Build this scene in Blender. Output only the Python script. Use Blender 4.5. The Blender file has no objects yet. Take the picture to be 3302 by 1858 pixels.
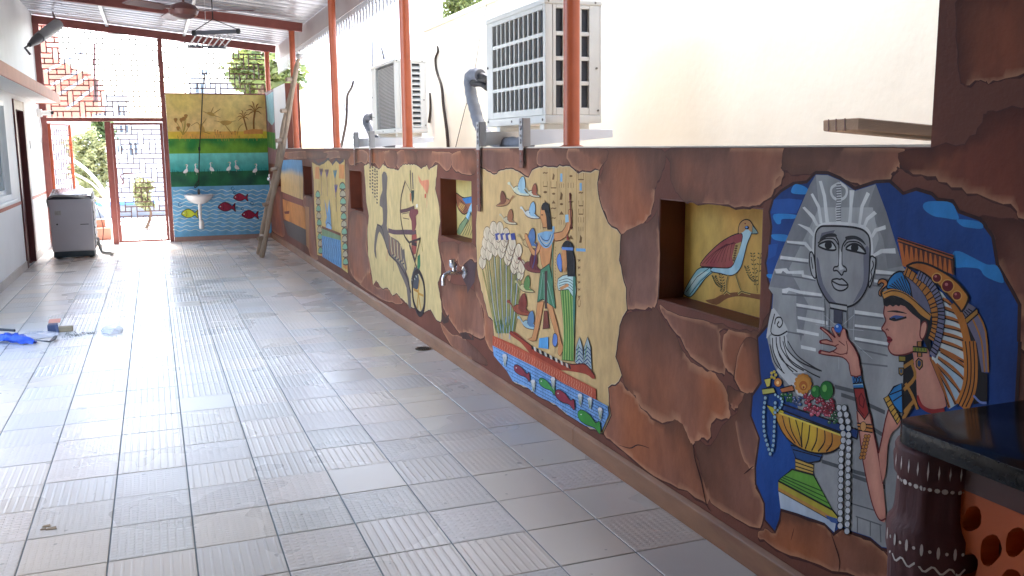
import bpy, bmesh, math, random
from mathutils import Vector, Matrix
from mathutils.geometry import delaunay_2d_cdt, tessellate_polygon
import numpy as np
R = math.radians
random.seed(7)
scene = bpy.context.scene
COL = scene.collection

# ------------------------------------------------------------------ camera
CAM_H = 1.48
FPX, CXP, CYP = 2960.0, 1651.0, 929.0           # focal length / centre in photo pixels (3302 x 1858)
_hd = Vector((1, -0.0095, 0))
_F = Vector((490-CXP, 481-CYP, FPX)).normalized()   # corridor direction seen from the camera
_n = _F.cross(_hd).normalized()
if _n.y < 0: _n = -_n
_U = -_n
_R = _F.cross(_U).normalized()
if _R.x < 0: _R = -_R
M = Matrix((_R, _F, _U))                        # camera (x right, y down, z forward) -> world
cam = bpy.data.cameras.new('camera'); camo = bpy.data.objects.new('camera', cam); COL.objects.link(camo)
ax = M @ Vector((1, 0, 0)); ay = M @ Vector((0, -1, 0)); az = M @ Vector((0, 0, -1))
camo.matrix_world = Matrix(((ax.x, ay.x, az.x, 0), (ax.y, ay.y, az.y, 0), (ax.z, ay.z, az.z, CAM_H), (0, 0, 0, 1)))
cam.sensor_width = 36; cam.lens = 36*FPX/3302; cam.clip_start = 0.05; cam.clip_end = 3000
scene.camera = camo
# ------------------------------------------------------------------ light
SUN_EL, SUN_AZ = 55, 0        # azimuth clockwise from +Y (the corridor runs along +Y)
w = bpy.data.worlds.new('World'); scene.world = w; w.use_nodes = True
nt = w.node_tree; bg = nt.nodes['Background']
sky = nt.nodes.new('ShaderNodeTexSky'); sky.sky_type = 'NISHITA'; sky.sun_disc = False
sky.sun_elevation = R(SUN_EL); sky.sun_rotation = R(SUN_AZ); sky.air_density = 1.0; sky.dust_density = 2.0; sky.ozone_density = 0.6
nt.links.new(sky.outputs[0], bg.inputs[0]); bg.inputs[1].default_value = 0.10
sl = bpy.data.lights.new('sun', 'SUN'); slo = bpy.data.objects.new('sun', sl); COL.objects.link(slo)
sl.energy = 1.5; sl.angle = R(18); sl.color = (1, 0.96, 0.9)
_d = Vector((math.sin(R(SUN_AZ))*math.cos(R(SUN_EL)), math.cos(R(SUN_AZ))*math.cos(R(SUN_EL)), math.sin(R(SUN_EL))))
slo.rotation_euler = _d.to_track_quat('Z', 'Y').to_euler(); slo.location = (0, 0, 30)
vs = scene.view_settings
vs.view_transform = 'Standard'; vs.look = 'None'; vs.gamma = 1; vs.use_curve_mapping = False; vs.exposure = 3.95
scene.cycles.use_guiding = True
scene.cycles.max_bounces = 8; scene.cycles.diffuse_bounces = 7; scene.cycles.glossy_bounces = 3
scene.cycles.sample_clamp_indirect = 1.2; scene.cycles.caustics_reflective = False; scene.cycles.caustics_refractive = False; scene.cycles.blur_glossy = 1.0

# ------------------------------------------------------------------ place measures (metres)
XW = 1.88           # painted half wall, face
XL = -1.64          # house wall on the left, face
YE = 16.6           # end wall / gate line
ZT = 1.466          # top of the half wall
def zf(y): return -0.0065*max(0, y-4)           # the floor falls gently towards the gate
CAMP = Vector((0, 0, CAM_H))
def ray(px, py): return M @ Vector((px-CXP, py-CYP, FPX))
def onx(px, py, X): d = ray(px, py); return CAMP + d*(X/d.x)
def ony(px, py, Y): d = ray(px, py); return CAMP + d*(Y/d.y)
def onz(px, py, Z): d = ray(px, py); return CAMP + d*((Z-CAM_H)/d.z)
def onf(px, py):
    z = 0
    for _ in range(6):
        p = onz(px, py, z); z = zf(p.y)
    return p

# ------------------------------------------------------------------ helpers
def lin(c):
    c = c/255.0
    return c/12.92 if c <= 0.04045 else ((c+0.055)/1.055)**2.4
def rgb(r, g, b): return (lin(r), lin(g), lin(b), 1)
MATS = {}
def pm(name, col, rough=0.6, metal=0.0, var=0.12, scale=6, bump=0.0, bscale=50, spec=0.5, coat=0, rvar=0.0, dirt=0.0, dcol=None, stretch=None):
    """procedural surface: base colour broken up by noise, fine relief, uneven gloss"""
    m = bpy.data.materials.new(name); m.use_nodes = True; n = m.node_tree.nodes; l = m.node_tree.links
    b = n['Principled BSDF']; b.inputs['Roughness'].default_value = rough; b.inputs['Metallic'].default_value = metal
    b.inputs['Specular IOR Level'].default_value = spec; b.inputs['Coat Weight'].default_value = coat
    tc = n.new('ShaderNodeTexCoord'); src = tc.outputs['Object']
    if stretch:
        mp = n.new('ShaderNodeMapping'); mp.inputs['Scale'].default_value = stretch; l.new(src, mp.inputs[0]); src = mp.outputs[0]
    nz = n.new('ShaderNodeTexNoise'); nz.inputs['Scale'].default_value = scale; nz.inputs['Detail'].default_value = 3; l.new(src, nz.inputs['Vector'])
    mr = n.new('ShaderNodeMapRange'); mr.inputs[1].default_value = 0.25; mr.inputs[2].default_value = 0.75
    mr.inputs[3].default_value = 1-var; mr.inputs[4].default_value = 1+var; l.new(nz.outputs[0], mr.inputs[0])
    mx = n.new('ShaderNodeMix'); mx.data_type = 'RGBA'; mx.blend_type = 'MULTIPLY'; mx.inputs[0].default_value = 1
    mx.inputs[6].default_value = col; l.new(mr.outputs[0], mx.inputs[7]); out = mx.outputs[2]
    if dirt > 0:
        n2 = n.new('ShaderNodeTexNoise'); n2.inputs['Scale'].default_value = scale*0.35; n2.inputs['Detail'].default_value = 4; n2.inputs['Roughness'].default_value = 0.7; l.new(src, n2.inputs['Vector'])
        m2 = n.new('ShaderNodeMapRange'); m2.inputs[1].default_value = 0.52; m2.inputs[2].default_value = 0.72; m2.inputs[4].default_value = dirt; l.new(n2.outputs[0], m2.inputs[0])
        mx2 = n.new('ShaderNodeMix'); mx2.data_type = 'RGBA'; l.new(m2.outputs[0], mx2.inputs[0]); l.new(out, mx2.inputs[6]); mx2.inputs[7].default_value = dcol or (0.12, 0.09, 0.07, 1); out = mx2.outputs[2]
    l.new(out, b.inputs['Base Color'])
    if rvar > 0:
        m3 = n.new('ShaderNodeMapRange'); m3.inputs[3].default_value = max(0.02, rough-rvar); m3.inputs[4].default_value = rough+rvar; l.new(nz.outputs[0], m3.inputs[0]); l.new(m3.outputs[0], b.inputs['Roughness'])
    if bump > 0:
        n4 = n.new('ShaderNodeTexNoise'); n4.inputs['Scale'].default_value = bscale; n4.inputs['Detail'].default_value = 2; l.new(src, n4.inputs['Vector'])
        bp = n.new('ShaderNodeBump'); bp.inputs['Strength'].default_value = 1; bp.inputs['Distance'].default_value = bump; l.new(n4.outputs[0], bp.inputs['Height']); l.new(bp.outputs[0], b.inputs['Normal'])
    MATS[name] = m
    return m
ORG = {}
def tag(o, label=None, cat=None, group=None, kind=None):
    if label: o['label'] = label
    if cat: o['category'] = cat
    if group: o['group'] = group
    if kind: o['kind'] = kind
    return o
def thing(name, loc, label, cat, group=None, kind=None):
    o = bpy.data.objects.new(name, None); COL.objects.link(o); o.location = loc; o.empty_display_size = 0.1
    ORG[o.name] = Vector(loc)
    return tag(o, label, cat, group, kind)
class MB:
    """collects shapes in world coordinates and links them as ONE mesh object"""
    def __init__(s): s.v = []; s.f = []
    def add(s, vs, fs):
        k = len(s.v); s.v += [tuple(p) for p in vs]; s.f += [tuple(i+k for i in f) for f in fs]; return s
    def box(s, x0, x1, y0, y1, z0, z1):
        return s.add([(x0,y0,z0),(x1,y0,z0),(x1,y1,z0),(x0,y1,z0),(x0,y0,z1),(x1,y0,z1),(x1,y1,z1),(x0,y1,z1)],
                     [(0,3,2,1),(4,5,6,7),(0,1,5,4),(1,2,6,5),(2,3,7,6),(3,0,4,7)])
    def hexa(s, c8):        # bottom ring of four then top ring of four
        return s.add(c8, [(0,3,2,1),(4,5,6,7),(0,1,5,4),(1,2,6,5),(2,3,7,6),(3,0,4,7)])
    def bar(s, p0, p1, w, h, up=(0,0,1)):     # box section bar from p0 to p1
        p0 = Vector(p0); p1 = Vector(p1); d = (p1-p0).normalized(); u = Vector(up)
        a = d.cross(u)
        if a.length < 1e-4: a = d.cross(Vector((1,0,0)))
        a.normalize(); u = a.cross(d).normalized()
        c = []
        for p in (p0, p1):
            for (i, j) in ((-1,-1),(1,-1),(1,1),(-1,1)): c.append(p + a*(w/2*i) + u*(h/2*j))
        return s.add(c, [(0,3,2,1),(4,5,6,7),(0,1,5,4),(1,2,6,5),(2,3,7,6),(3,0,4,7)])
    def tube(s, pts, r, n=8, cap=True):
        pts = [Vector(p) for p in pts]; k = len(pts)
        rr = r if isinstance(r, (list, tuple)) else [r]*k
        vs = []; fs = []; ref = None
        for i, p in enumerate(pts):
            t = (pts[min(i+1, k-1)] - pts[max(i-1, 0)]).normalized()
            if ref is None:
                ref = t.cross(Vector((0,0,1)))
                if ref.length < 1e-3: ref = t.cross(Vector((0,1,0)))
            a = (ref - t*ref.dot(t)).normalized(); ref = a; b = t.cross(a)
            for j in range(n):
                th = 2*math.pi*j/n; vs.append(p + a*(rr[i]*math.cos(th)) + b*(rr[i]*math.sin(th)))
        for i in range(k-1):
            for j in range(n):
                j2 = (j+1) % n; fs.append((i*n+j, i*n+j2, (i+1)*n+j2, (i+1)*n+j))
        if cap: fs.append(tuple(range(n-1, -1, -1))); fs.append(tuple(range((k-1)*n, k*n)))
        return s.add(vs, fs)
    def lathe(s, prof, c=(0,0,0), n=24, axis='z', cap=True):   # prof: (radius, height)
        vs = []; fs = []; c = Vector(c)
        for r, h in prof:
            for j in range(n):
                th = 2*math.pi*j/n; a, b = r*math.cos(th), r*math.sin(th)
                vs.append(c + (Vector((a, b, h)) if axis == 'z' else Vector((h, a, b)) if axis == 'x' else Vector((b, h, a))))
        for i in range(len(prof)-1):
            for j in range(n):
                j2 = (j+1) % n; fs.append((i*n+j, i*n+j2, (i+1)*n+j2, (i+1)*n+j))
        if cap: fs.append(tuple(range(n-1, -1, -1))); fs.append(tuple(range((len(prof)-1)*n, len(prof)*n)))
        return s.add(vs, fs)
    def prism(s, pts, axis, d0, d1):    # closed outline in the plane normal to axis, extruded d0..d1
        def mk(a, b, d): return (d, a, b) if axis == 'x' else (a, d, b) if axis == 'y' else (a, b, d)
        k = len(pts); vs = [mk(a, b, d0) for a, b in pts] + [mk(a, b, d1) for a, b in pts]
        tri = tessellate_polygon([[Vector((a, b, 0)) for a, b in pts]])
        fs = [tuple(t) for t in tri] + [tuple(i+k for i in reversed(t)) for t in tri]
        fs += [(i, (i+1) % k, (i+1) % k + k, i+k) for i in range(k)]
        return s.add(vs, fs)
    def build(s, name, mat, parent=None, smooth=False, bev=0, seg=2, ang=40):
        o0 = Vector((0,0,0))
        if parent is not None: o0 = ORG[parent.name]
        me = bpy.data.meshes.new(name)
        me.from_pydata([tuple(Vector(p)-o0) for p in s.v], [], s.f)
        bm = bmesh.new(); bm.from_mesh(me)
        bmesh.ops.recalc_face_normals(bm, faces=bm.faces)
        if bev > 0:
            ed = [e for e in bm.edges if len(e.link_faces) == 2 and e.calc_face_angle(0) > R(35)]
            bmesh.ops.bevel(bm, geom=ed, offset=bev, segments=seg, affect='EDGES', clamp_overlap=True, profile=0.5)
        bm.to_mesh(me); bm.free()
        if smooth:
            me.shade_smooth(); me.set_sharp_from_angle(angle=R(ang))
        me.materials.append(mat)
        o = bpy.data.objects.new(name, me); COL.objects.link(o)
        if parent is not None: o.parent = parent
        ORG[o.name] = o0
        return o
def link_copy(o, parent=None, loc=None):
    c = o.copy(); COL.objects.link(c); c.parent = parent
    if loc is not None: c.location = loc
    ORG[c.name] = ORG.get(o.name, Vector((0,0,0)))
    return c
def copy_tree(o, loc, label=None):
    r = link_copy(o, None, loc); ORG[r.name] = Vector(loc)
    if label: r['label'] = label
    for ch in [k for k in COL.objects if k.parent == o]:
        c = link_copy(ch, r)
        for g in [k for k in COL.objects if k.parent == ch]: link_copy(g, c)
    return r
def spline(pts, k=6, closed=False):
    """Catmull-Rom through the points (2D or 3D)"""
    P = [Vector(p) for p in pts]; n = len(P); out = []
    rng = range(n) if closed else range(n-1)
    for i in rng:
        p0 = P[(i-1) % n] if closed else P[max(i-1, 0)]; p1 = P[i]; p2 = P[(i+1) % n]; p3 = P[(i+2) % n] if closed else P[min(i+2, n-1)]
        for j in range(k):
            t = j/k
            out.append(0.5*((2*p1) + (p2-p0)*t + (2*p0-5*p1+4*p2-p3)*t*t + (3*p1-p0-3*p2+p3)*t**3))
    if not closed: out.append(P[-1])
    return out
# ================================================================== materials of the setting
m_ground = pm('ground_concrete', rgb(176,172,166), 0.85, var=0.1, scale=1.5, bump=0.003, bscale=20)
m_grout = pm('grout', rgb(124,134,138), 0.8, var=0.15, scale=4)
m_white = pm('white_wall_paint', rgb(232,233,232), 0.55, var=0.035, scale=2.2, bump=0.0012, bscale=90, dirt=0.12, dcol=rgb(170,168,160))
m_cream = pm('cream_plaster', rgb(238,231,211), 0.85, var=0.04, scale=1.6, bump=0.0008, bscale=22, dirt=0.25, dcol=rgb(204,192,168))
m_redband = pm('brick_red_paint', rgb(176,92,72), 0.5, var=0.1, scale=9, bump=0.0006)
m_beam = pm('red_oxide_steel', rgb(142,80,74), 0.45, var=0.14, scale=7, bump=0.0006, bscale=60, dirt=0.25, dcol=rgb(110,60,52))
m_post = pm('orange_red_enamel', rgb(184,94,62), 0.32, var=0.1, scale=9, bump=0.0005, bscale=40, dirt=0.2, dcol=rgb(150,66,46))
m_zinc = pm('galvanised_sheet', rgb(186,188,194), 0.32, metal=0.6, var=0.12, scale=4, rvar=0.1, bump=0.0008, bscale=14, dirt=0.35, dcol=rgb(120,118,116))
m_fascia = pm('fascia_sheet', rgb(186,176,176), 0.6, var=0.06, scale=2)
m_lace = pm('white_lace_trim', rgb(206,206,210), 0.5, var=0.04)
m_dark = pm('dark_wood', rgb(88,44,44), 0.4, var=0.2, scale=5, stretch=(6,6,0.6), bump=0.0006)
m_steel = pm('bare_steel', rgb(190,190,188), 0.35, metal=0.6, var=0.1, scale=10)
m_rod = pm('grille_rod', rgb(104,72,68), 0.5, var=0.15, scale=12)
m_skirt_grey = pm('grey_skirting', rgb(186,178,172), 0.5, var=0.08, scale=5)

# ================================================================== ground and floor
g = MB().add([(-400,-300,-0.62),(400,-300,-0.62),(400,900,-0.62),(-400,900,-0.62)], [(0,1,2,3)]).build('ground', m_ground)
tag(g, kind='structure')
# slab that carries the tiles
fl = MB()
ys = [-3.0, 4.0, 17.2]
fl.hexa([(XL-0.02,-3,-0.3),(XW+0.1,-3,-0.3),(XW+0.1,4,-0.3),(XL-0.02,4,-0.3),(XL-0.02,-3,-0.004),(XW+0.1,-3,-0.004),(XW+0.1,4,-0.004),(XL-0.02,4,-0.004)])
fl.hexa([(XL-0.02,4,-0.3),(XW+0.1,4,-0.3),(XW+0.1,17.2,-0.3),(XL-0.02,17.2,-0.3),(XL-0.02,4,-0.004),(XW+0.1,4,-0.004),(XW+0.1,17.2,zf(17.2)-0.004),(XL-0.02,17.2,zf(17.2)-0.004)])
floor = fl.build('floor', m_grout); tag(floor, kind='structure')
# ---- ceramic tiles with embossed bars
def tile_mat(name, nu, nv, wu, wv, depth, tone):
    m = bpy.data.materials.new(name); m.use_nodes = True; n = m.node_tree.nodes; l = m.node_tree.links; b = n['Principled BSDF']
    uv = n.new('ShaderNodeUVMap'); uv.uv_map = 'UVMap'; sp = n.new('ShaderNodeSeparateXYZ'); l.new(uv.outputs[0], sp.inputs[0])
    def math_(op, a, bb=None):
        k = n.new('ShaderNodeMath'); k.operation = op
        for i, q in enumerate((a, bb)):
            if q is None: continue
            if isinstance(q, (int, float)): k.inputs[i].default_value = q
            else: l.new(q, k.inputs[i])
        return k.outputs[0]
    def barmask(c, cnt, wd):
        a = math_('ABSOLUTE', math_('SUBTRACT', math_('FRACT', math_('MULTIPLY', c, cnt)), 0.5))
        mr = n.new('ShaderNodeMapRange'); mr.interpolation_type = 'SMOOTHSTEP'; mr.inputs[1].default_value = wd; mr.inputs[2].default_value = wd-0.16; mr.inputs[3].default_value = 0; mr.inputs[4].default_value = 1
        l.new(a, mr.inputs[0]); return mr.outputs[0]
    tc = n.new('ShaderNodeTexCoord'); geo = n.new('ShaderNodeNewGeometry')
    nz = n.new('ShaderNodeTexNoise'); nz.inputs['Scale'].default_value = 1.1; nz.inputs['Detail'].default_value = 3; l.new(geo.outputs['Position'], nz.inputs['Vector'])
    att = n.new('ShaderNodeAttribute'); att.attribute_name = 'tone'
    mr = n.new('ShaderNodeMapRange'); mr.inputs[1].default_value = 0.3; mr.inputs[2].default_value = 0.75; mr.inputs[3].default_value = 0.95; mr.inputs[4].default_value = 1.03; l.new(nz.outputs[0], mr.inputs[0])
    k2 = math_('MULTIPLY', mr.outputs[0], math_('ADD', att.outputs['Fac'], 0.0))
    # scattered specks of dirt and a film of dust
    n3 = n.new('ShaderNodeTexNoise'); n3.inputs['Scale'].default_value = 26; n3.inputs['Detail'].default_value = 1; l.new(geo.outputs['Position'], n3.inputs['Vector'])
    mr3 = n.new('ShaderNodeMapRange'); mr3.inputs[1].default_value = 0.73; mr3.inputs[2].default_value = 0.78; mr3.inputs[4].default_value = 0.5; l.new(n3.outputs[0], mr3.inputs[0])
    mx = n.new('ShaderNodeMix'); mx.data_type = 'RGBA'; mx.blend_type = 'MULTIPLY'; mx.inputs[0].default_value = 1; l.new(k2, mx.inputs[7])
    ah = n.new('ShaderNodeAttribute'); ah.attribute_name = 'hue'; mh = n.new('ShaderNodeMix'); mh.data_type = 'RGBA'; l.new(ah.outputs['Fac'], mh.inputs[0]); mh.inputs[6].default_value = tone; mh.inputs[7].default_value = rgb(212,215,215); l.new(mh.outputs[2], mx.inputs[6])
    mx3 = n.new('ShaderNodeMix'); mx3.data_type = 'RGBA'; l.new(mr3.outputs[0], mx3.inputs[0]); l.new(mx.outputs[2], mx3.inputs[6]); mx3.inputs[7].default_value = rgb(120,112,104)
    l.new(mx3.outputs[2], b.inputs['Base Color'])
    mr2 = n.new('ShaderNodeMapRange'); mr2.inputs[1].default_value = 0.3; mr2.inputs[2].default_value = 0.7; mr2.inputs[3].default_value = 0.22; mr2.inputs[4].default_value = 0.36; l.new(nz.outputs[0], mr2.inputs[0]); l.new(mr2.outputs[0], b.inputs['Roughness'])
    b.inputs['Specular IOR Level'].default_value = 0.55
    if depth > 0:
        hh = math_('MULTIPLY', barmask(sp.outputs[0], nu, wu), barmask(sp.outputs[1], nv, wv)) if nv else barmask(sp.outputs[0], nu, wu)
        bp = n.new('ShaderNodeBump'); bp.inputs['Strength'].default_value = 1; bp.inputs['Distance'].default_value = depth; l.new(hh, bp.inputs['Height']); l.new(bp.outputs[0], b.inputs['Normal'])
    return m
TM = [tile_mat('tile_long_ribs', 9, 0, 0.22, 0, 0.0016, rgb(228,218,206)),
      tile_mat('tile_dashes', 9, 12, 0.40, 0.28, 0.0020, rgb(226,217,208)),
      tile_mat('tile_square_grid', 10, 12, 0.42, 0.40, 0.0021, rgb(228,220,208)),
      tile_mat('tile_fine_dots', 11, 15, 0.34, 0.34, 0.0013, rgb(226,215,201)),
      tile_mat('tile_plain', 1, 0, 0, 0, 0, rgb(228,217,202))]
PX, PY, X0T, Y0T = 0.3015, 0.3265, 0.0565, 3.137
HUES = {0.96: 0.45, 0.98: 0.12, 1.0: 0.28, 1.02: 0.0}
def tile_mesh(kind, tone):
    me = bpy.data.meshes.new('tile'); gx, gy, h, c = PX-0.006, PY-0.006, 0.008, 0.0015
    v = [(0,0,-h),(gx,0,-h),(gx,gy,-h),(0,gy,-h),(0,0,-c),(gx,0,-c),(gx,gy,-c),(0,gy,-c),(c,c,0),(gx-c,c,0),(gx-c,gy-c,0),(c,gy-c,0)]
    f = [(0,1,5,4),(1,2,6,5),(2,3,7,6),(3,0,4,7),(4,5,9,8),(5,6,10,9),(6,7,11,10),(7,4,8,11),(8,9,10,11)]
    me.from_pydata(v, [], f); uvl = me.uv_layers.new(name='UVMap')
    for lp in me.loops: uvl.data[lp.index].uv = (v[lp.vertex_index][0]/gx, v[lp.vertex_index][1]/gy)
    at = me.attributes.new('tone', 'FLOAT', 'POINT'); at.data.foreach_set('value', [tone]*len(v)); ah = me.attributes.new('hue', 'FLOAT', 'POINT'); ah.data.foreach_set('value', [HUES[tone]]*len(v))
    me.materials.append(TM[kind]); return me
TMESH = [[tile_mesh(k, t) for t in (0.96, 0.98, 1.0, 1.02)] for k in range(5)]
rt = random.Random(3)
cells = []
for i in range(-6, 7):
    for j in range(-18, 43):
        x = X0T + i*PX; y = Y0T + j*PY
        if x + PX > XW + 0.02 and x > XW-0.03: continue
        cells.append((x, y, i, j))
def in_view(x, y):
    c = M.transposed() @ (Vector((x+PX/2, y+PY/2, 0))-CAMP)
    if c.z < 0.3: return None
    px = CXP+FPX*c.x/c.z; py = CYP+FPX*c.y/c.z
    return (c.length, px, py) if -150 < px < 3450 and py < 2050 else None
vis = sorted([(in_view(x, y)[0], x, y, i, j) for x, y, i, j in cells if in_view(x, y)])
near = set((a[3], a[4]) for a in vis[:300])
far_v, far_f, far_uv, far_tone, far_mat, far_hue = [], [], [], [], [], []
def kind_at(i, j):
    r = rt.random(); edge = (i >= 4) or (i <= -4)
    if edge: return 4 if r < 0.45 else 3 if r < 0.85 else 1
    if -2 <= i <= 1 and j > 6: return 0 if r < 0.7 else 1 if r < 0.85 else 4
    return 0 if r < 0.26 else 1 if r < 0.62 else 2 if r < 0.78 else 3 if r < 0.9 else 4
for x, y, i, j in cells:
    k = kind_at(i, j); t = rt.randrange(4); zc = zf(y)
    x1 = min(x+PX-0.006, XW-0.005)
    if x+PX < XL+0.03: continue
    if x < XL:
        b0 = len(far_v); src = TMESH[k][t]; xs_ = XL+0.014; sc_ = (x+PX-0.006-xs_)/(PX-0.006)
        for v in src.vertices: far_v.append((xs_+v.co.x*sc_, y+0.003+v.co.y, zf(y+v.co.y)+v.co.z)); far_tone.append(0.97); far_hue.append(0.3)
        for p in src.polygons: far_f.append(tuple(b0+q for q in p.vertices)); far_mat.append(k); far_uv += [tuple(src.uv_layers[0].data[li].uv) for li in p.loop_indices]
        continue
    tilt = -0.0065 if y > 4 else 0
    if (i, j) in near:
        o = bpy.data.objects.new('tile', TMESH[k][t]); COL.objects.link(o); o.parent = floor
        o.location = (x+0.003, y+0.003, zc + rt.uniform(-0.0005, 0.0006)); o.rotation_euler = (math.atan(tilt)+rt.uniform(-0.0012,0.0012), rt.uniform(-0.0012,0.0012), 0)
        if x + PX > XW: o.scale = ((XW-0.004-x)/PX, 1, 1)
    else:
        src = TMESH[k][t]; b0 = len(far_v); sx = min(1, (XW-0.004-x)/PX)
        za, zb = zc, zf(y+PY)
        if x + PX*sx - x < 0.02: continue
        for v in src.vertices: far_v.append((x+0.003+v.co.x*sx, y+0.003+v.co.y, za+(zb-za)*v.co.y/PY+v.co.z)); far_tone.append((0.96, 0.98, 1.0, 1.02)[t]); far_hue.append((0.45, 0.12, 0.28, 0.0)[t])
        for p in src.polygons: far_f.append(tuple(b0+q for q in p.vertices)); far_mat.append(k); far_uv += [tuple(src.uv_layers[0].data[li].uv) for li in p.loop_indices]
# narrow cut tiles along the house wall
me = bpy.data.meshes.new('tile_field'); me.from_pydata(far_v, [], far_f); uvl = me.uv_layers.new(name='UVMap')
uvl.data.foreach_set('uv', [c for q in far_uv for c in q]); at = me.attributes.new('tone', 'FLOAT', 'POINT'); at.data.foreach_set('value', far_tone)
ah = me.attributes.new('hue', 'FLOAT', 'POINT'); ah.data.foreach_set('value', far_hue)
for m_ in TM: me.materials.append(m_)
me.polygons.foreach_set('material_index', far_mat)
tf = bpy.data.objects.new('tile_field', me); COL.objects.link(tf); tf.parent = floor; tag(tf, kind='stuff')

# ================================================================== roof
ZR0, ZR1 = 3.60, 3.24         # underside of the sheets at the house wall / at the post line
XE = 2.10
def zr(x): return ZR0 + (ZR1-ZR0)*(x-XL)/(XE-XL)
roof = thing('roof', (0, 8, 3.4), 'corrugated metal sheet roof over the passage on red steel beams', 'roof')
sheet_w = 1.08
def sheet_mesh():
    b = MB(); xs = [XL-0.05, XL+1.2, 1.0, XE+0.06]; prof = []
    for k in range(4):
        y = 0.27*k; prof += [(y, 0), (y+0.10, 0), (y+0.125, 0.032), (y+0.165, 0.032), (y+0.19, 0), (y+0.225, 0.0), (y+0.232, 0.008), (y+0.243, 0.008), (y+0.25, 0)]
    prof.append((1.1, 0)); vs = [(x, y, zr(x)+0.008+dz) for y, dz in prof for x in xs]
    k = len(xs); fs = [(a*k+q, a*k+q+1, (a+1)*k+q+1, (a+1)*k+q) for a in range(len(prof)-1) for q in range(k-1)]
    b.add(vs, fs); return b
first = None
for q in range(19):
    y = -3.2 + q*1.08
    if first is None:
        first = sheet_mesh().build('roof_sheet', m_zinc, None); first.parent = roof; o = first
    else:
        o = first.copy(); COL.objects.link(o); o.parent = roof
    o.location = Vector((0, y, 0.0025*(q % 2))) - ORG[roof.name]
POST_Y = [4.208, 7.384, 10.50, 13.63, 16.70]
for y in [-2.0, 1.05] + POST_Y:
    b = MB(); b.bar((XL, y, zr(XL)-0.075), (XE, y, zr(XE)-0.075), 0.075, 0.125); b.build('roof_beam', m_beam, roof, bev=0.006)
for x in (-0.55, 0.62):                          # purlins along the passage
    for a, c in zip([-2.0, 1.05]+POST_Y[:-1], [1.05]+POST_Y):
        MB().bar((x, a+0.05, zr(x)-0.03), (x, c-0.05, zr(x)-0.03), 0.045, 0.045).build('purlin', m_steel, roof, bev=0.003)
# eaves board with the scalloped trim
MB().box(XE+0.062, XE+0.08, -3.2, 17.2, 2.99, 3.33).build('eaves_board', m_fascia, roof)
lb = MB(); pitch = 0.15
n_sc = int(20.2/pitch)
for i in range(n_sc):
    y = -3.1+i*pitch
    lb.prism([(y, 2.985), (y, 2.94), (y+0.03, 2.93), (y+0.045, 2.80), (y+0.075, 2.76), (y+0.105, 2.80), (y+0.12, 2.93), (y+pitch-0.004, 2.90), (y+pitch-0.004, 2.985)], 'x', XE+0.064, XE+0.07)
tr = lb.build('lace_trim', m_lace, roof); tag(tr, kind='stuff')

# ================================================================== posts on the half wall
words = ['thick orange steel post on the half wall in front of the nearest air conditioner',
         'orange steel post on the half wall in front of the farther air conditioner',
         'orange steel post on the half wall just past the farther air conditioner',
         'orange steel post on the half wall where the timber ladder leans',
         'farthest orange steel post at the corner above the painted end wall']
for y, lab in zip(POST_Y, words):
    t = thing('roof_post', (1.95, y, ZT), lab, 'post', 'roof posts along the half wall')
    MB().tube([(1.95, y, ZT+0.002), (1.95, y, zr(1.95)-0.14)], 0.041, 20).build('pipe', m_post, t, smooth=True)
    MB().box(1.90, 2.0, y-0.05, y+0.05, zr(1.95)-0.14, zr(1.95)-0.134).build('head_plate', m_beam, t)
    MB().lathe([(0.062, ZT+0.001), (0.06, ZT+0.008), (0.043, ZT+0.014)], (1.95, y, 0), 20).build('weld_collar', m_post, t, smooth=True)

# ================================================================== house wall on the left
hw = thing('house_wall', (XL, 8, 0), 'white painted house wall with red band along the left', 'wall')
DY0, DY1, DZ = 13.62, 14.50, 2.06     # door
WY0, WY1, WZ0, WZ1 = 9.7, 12.6, 0.90, 2.06
zb = -0.2
b = MB(); X1 = XL-0.22; YH = 8.6      # house cut short here; the unseen left side is opened for light
b.box(X1, XL, YH, WY0, zb, 3.62); b.box(X1, XL, WY0, WY1, zb, WZ0); b.box(X1, XL, WY0, WY1, WZ1, 3.62); b.box(X1, XL, WY1, DY0, zb, 3.62)
b.box(X1, XL, DY0, DY1, DZ, 3.62); b.box(X1, XL, DY1, 17.0, zb, 3.62)
b.build('wall_body', m_white, hw)
MB().box(-9.0, X1-0.001, YH, YH+0.22, zb, 3.62).build('side_wall', m_white, hw)
MB().box(-9.0, X1-0.001, 16.8, 17.0, zb, 3.62).build('back_wall', m_white, hw)
MB().box(-9.0, X1-0.001, YH+0.221, 16.799, 3.40, 3.62).build('flat_roof', m_white, hw)
for a, c in ((YH, DY0-0.085), (DY1+0.085, 16.62)):
    MB().box(XL+0.001, XL+0.006, a, c, 0.785, 0.825).build('painted_band', m_redband, hw)
    b = MB(); b.hexa([(XL,a,zf(a)-0.05),(XL+0.012,a,zf(a)-0.05),(XL+0.012,c,zf(c)-0.05),(XL,c,zf(c)-0.05),(XL,a,zf(a)+0.1),(XL+0.012,a,zf(a)+0.1),(XL+0.012,c,zf(c)+0.1),(XL,c,zf(c)+0.1)])
    b.build('skirting', m_skirt_grey, hw, bev=0.003)
d = thing('door', (XL, (DY0+DY1)/2, 0), 'dark red brown door in the white house wall near the washing machine', 'door')
MB().box(XL-0.10, XL-0.06, DY0+0.05, DY1-0.05, -0.06, DZ-0.05).build('door_leaf', m_dark, d, bev=0.004)
for z0, z1 in ((0.15, 0.9), (1.05, 1.85)):
    MB().box(XL-0.06, XL-0.05, DY0+0.17, DY1-0.17, z0, z1).build('door_panel', m_dark, d, bev=0.004)
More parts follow.
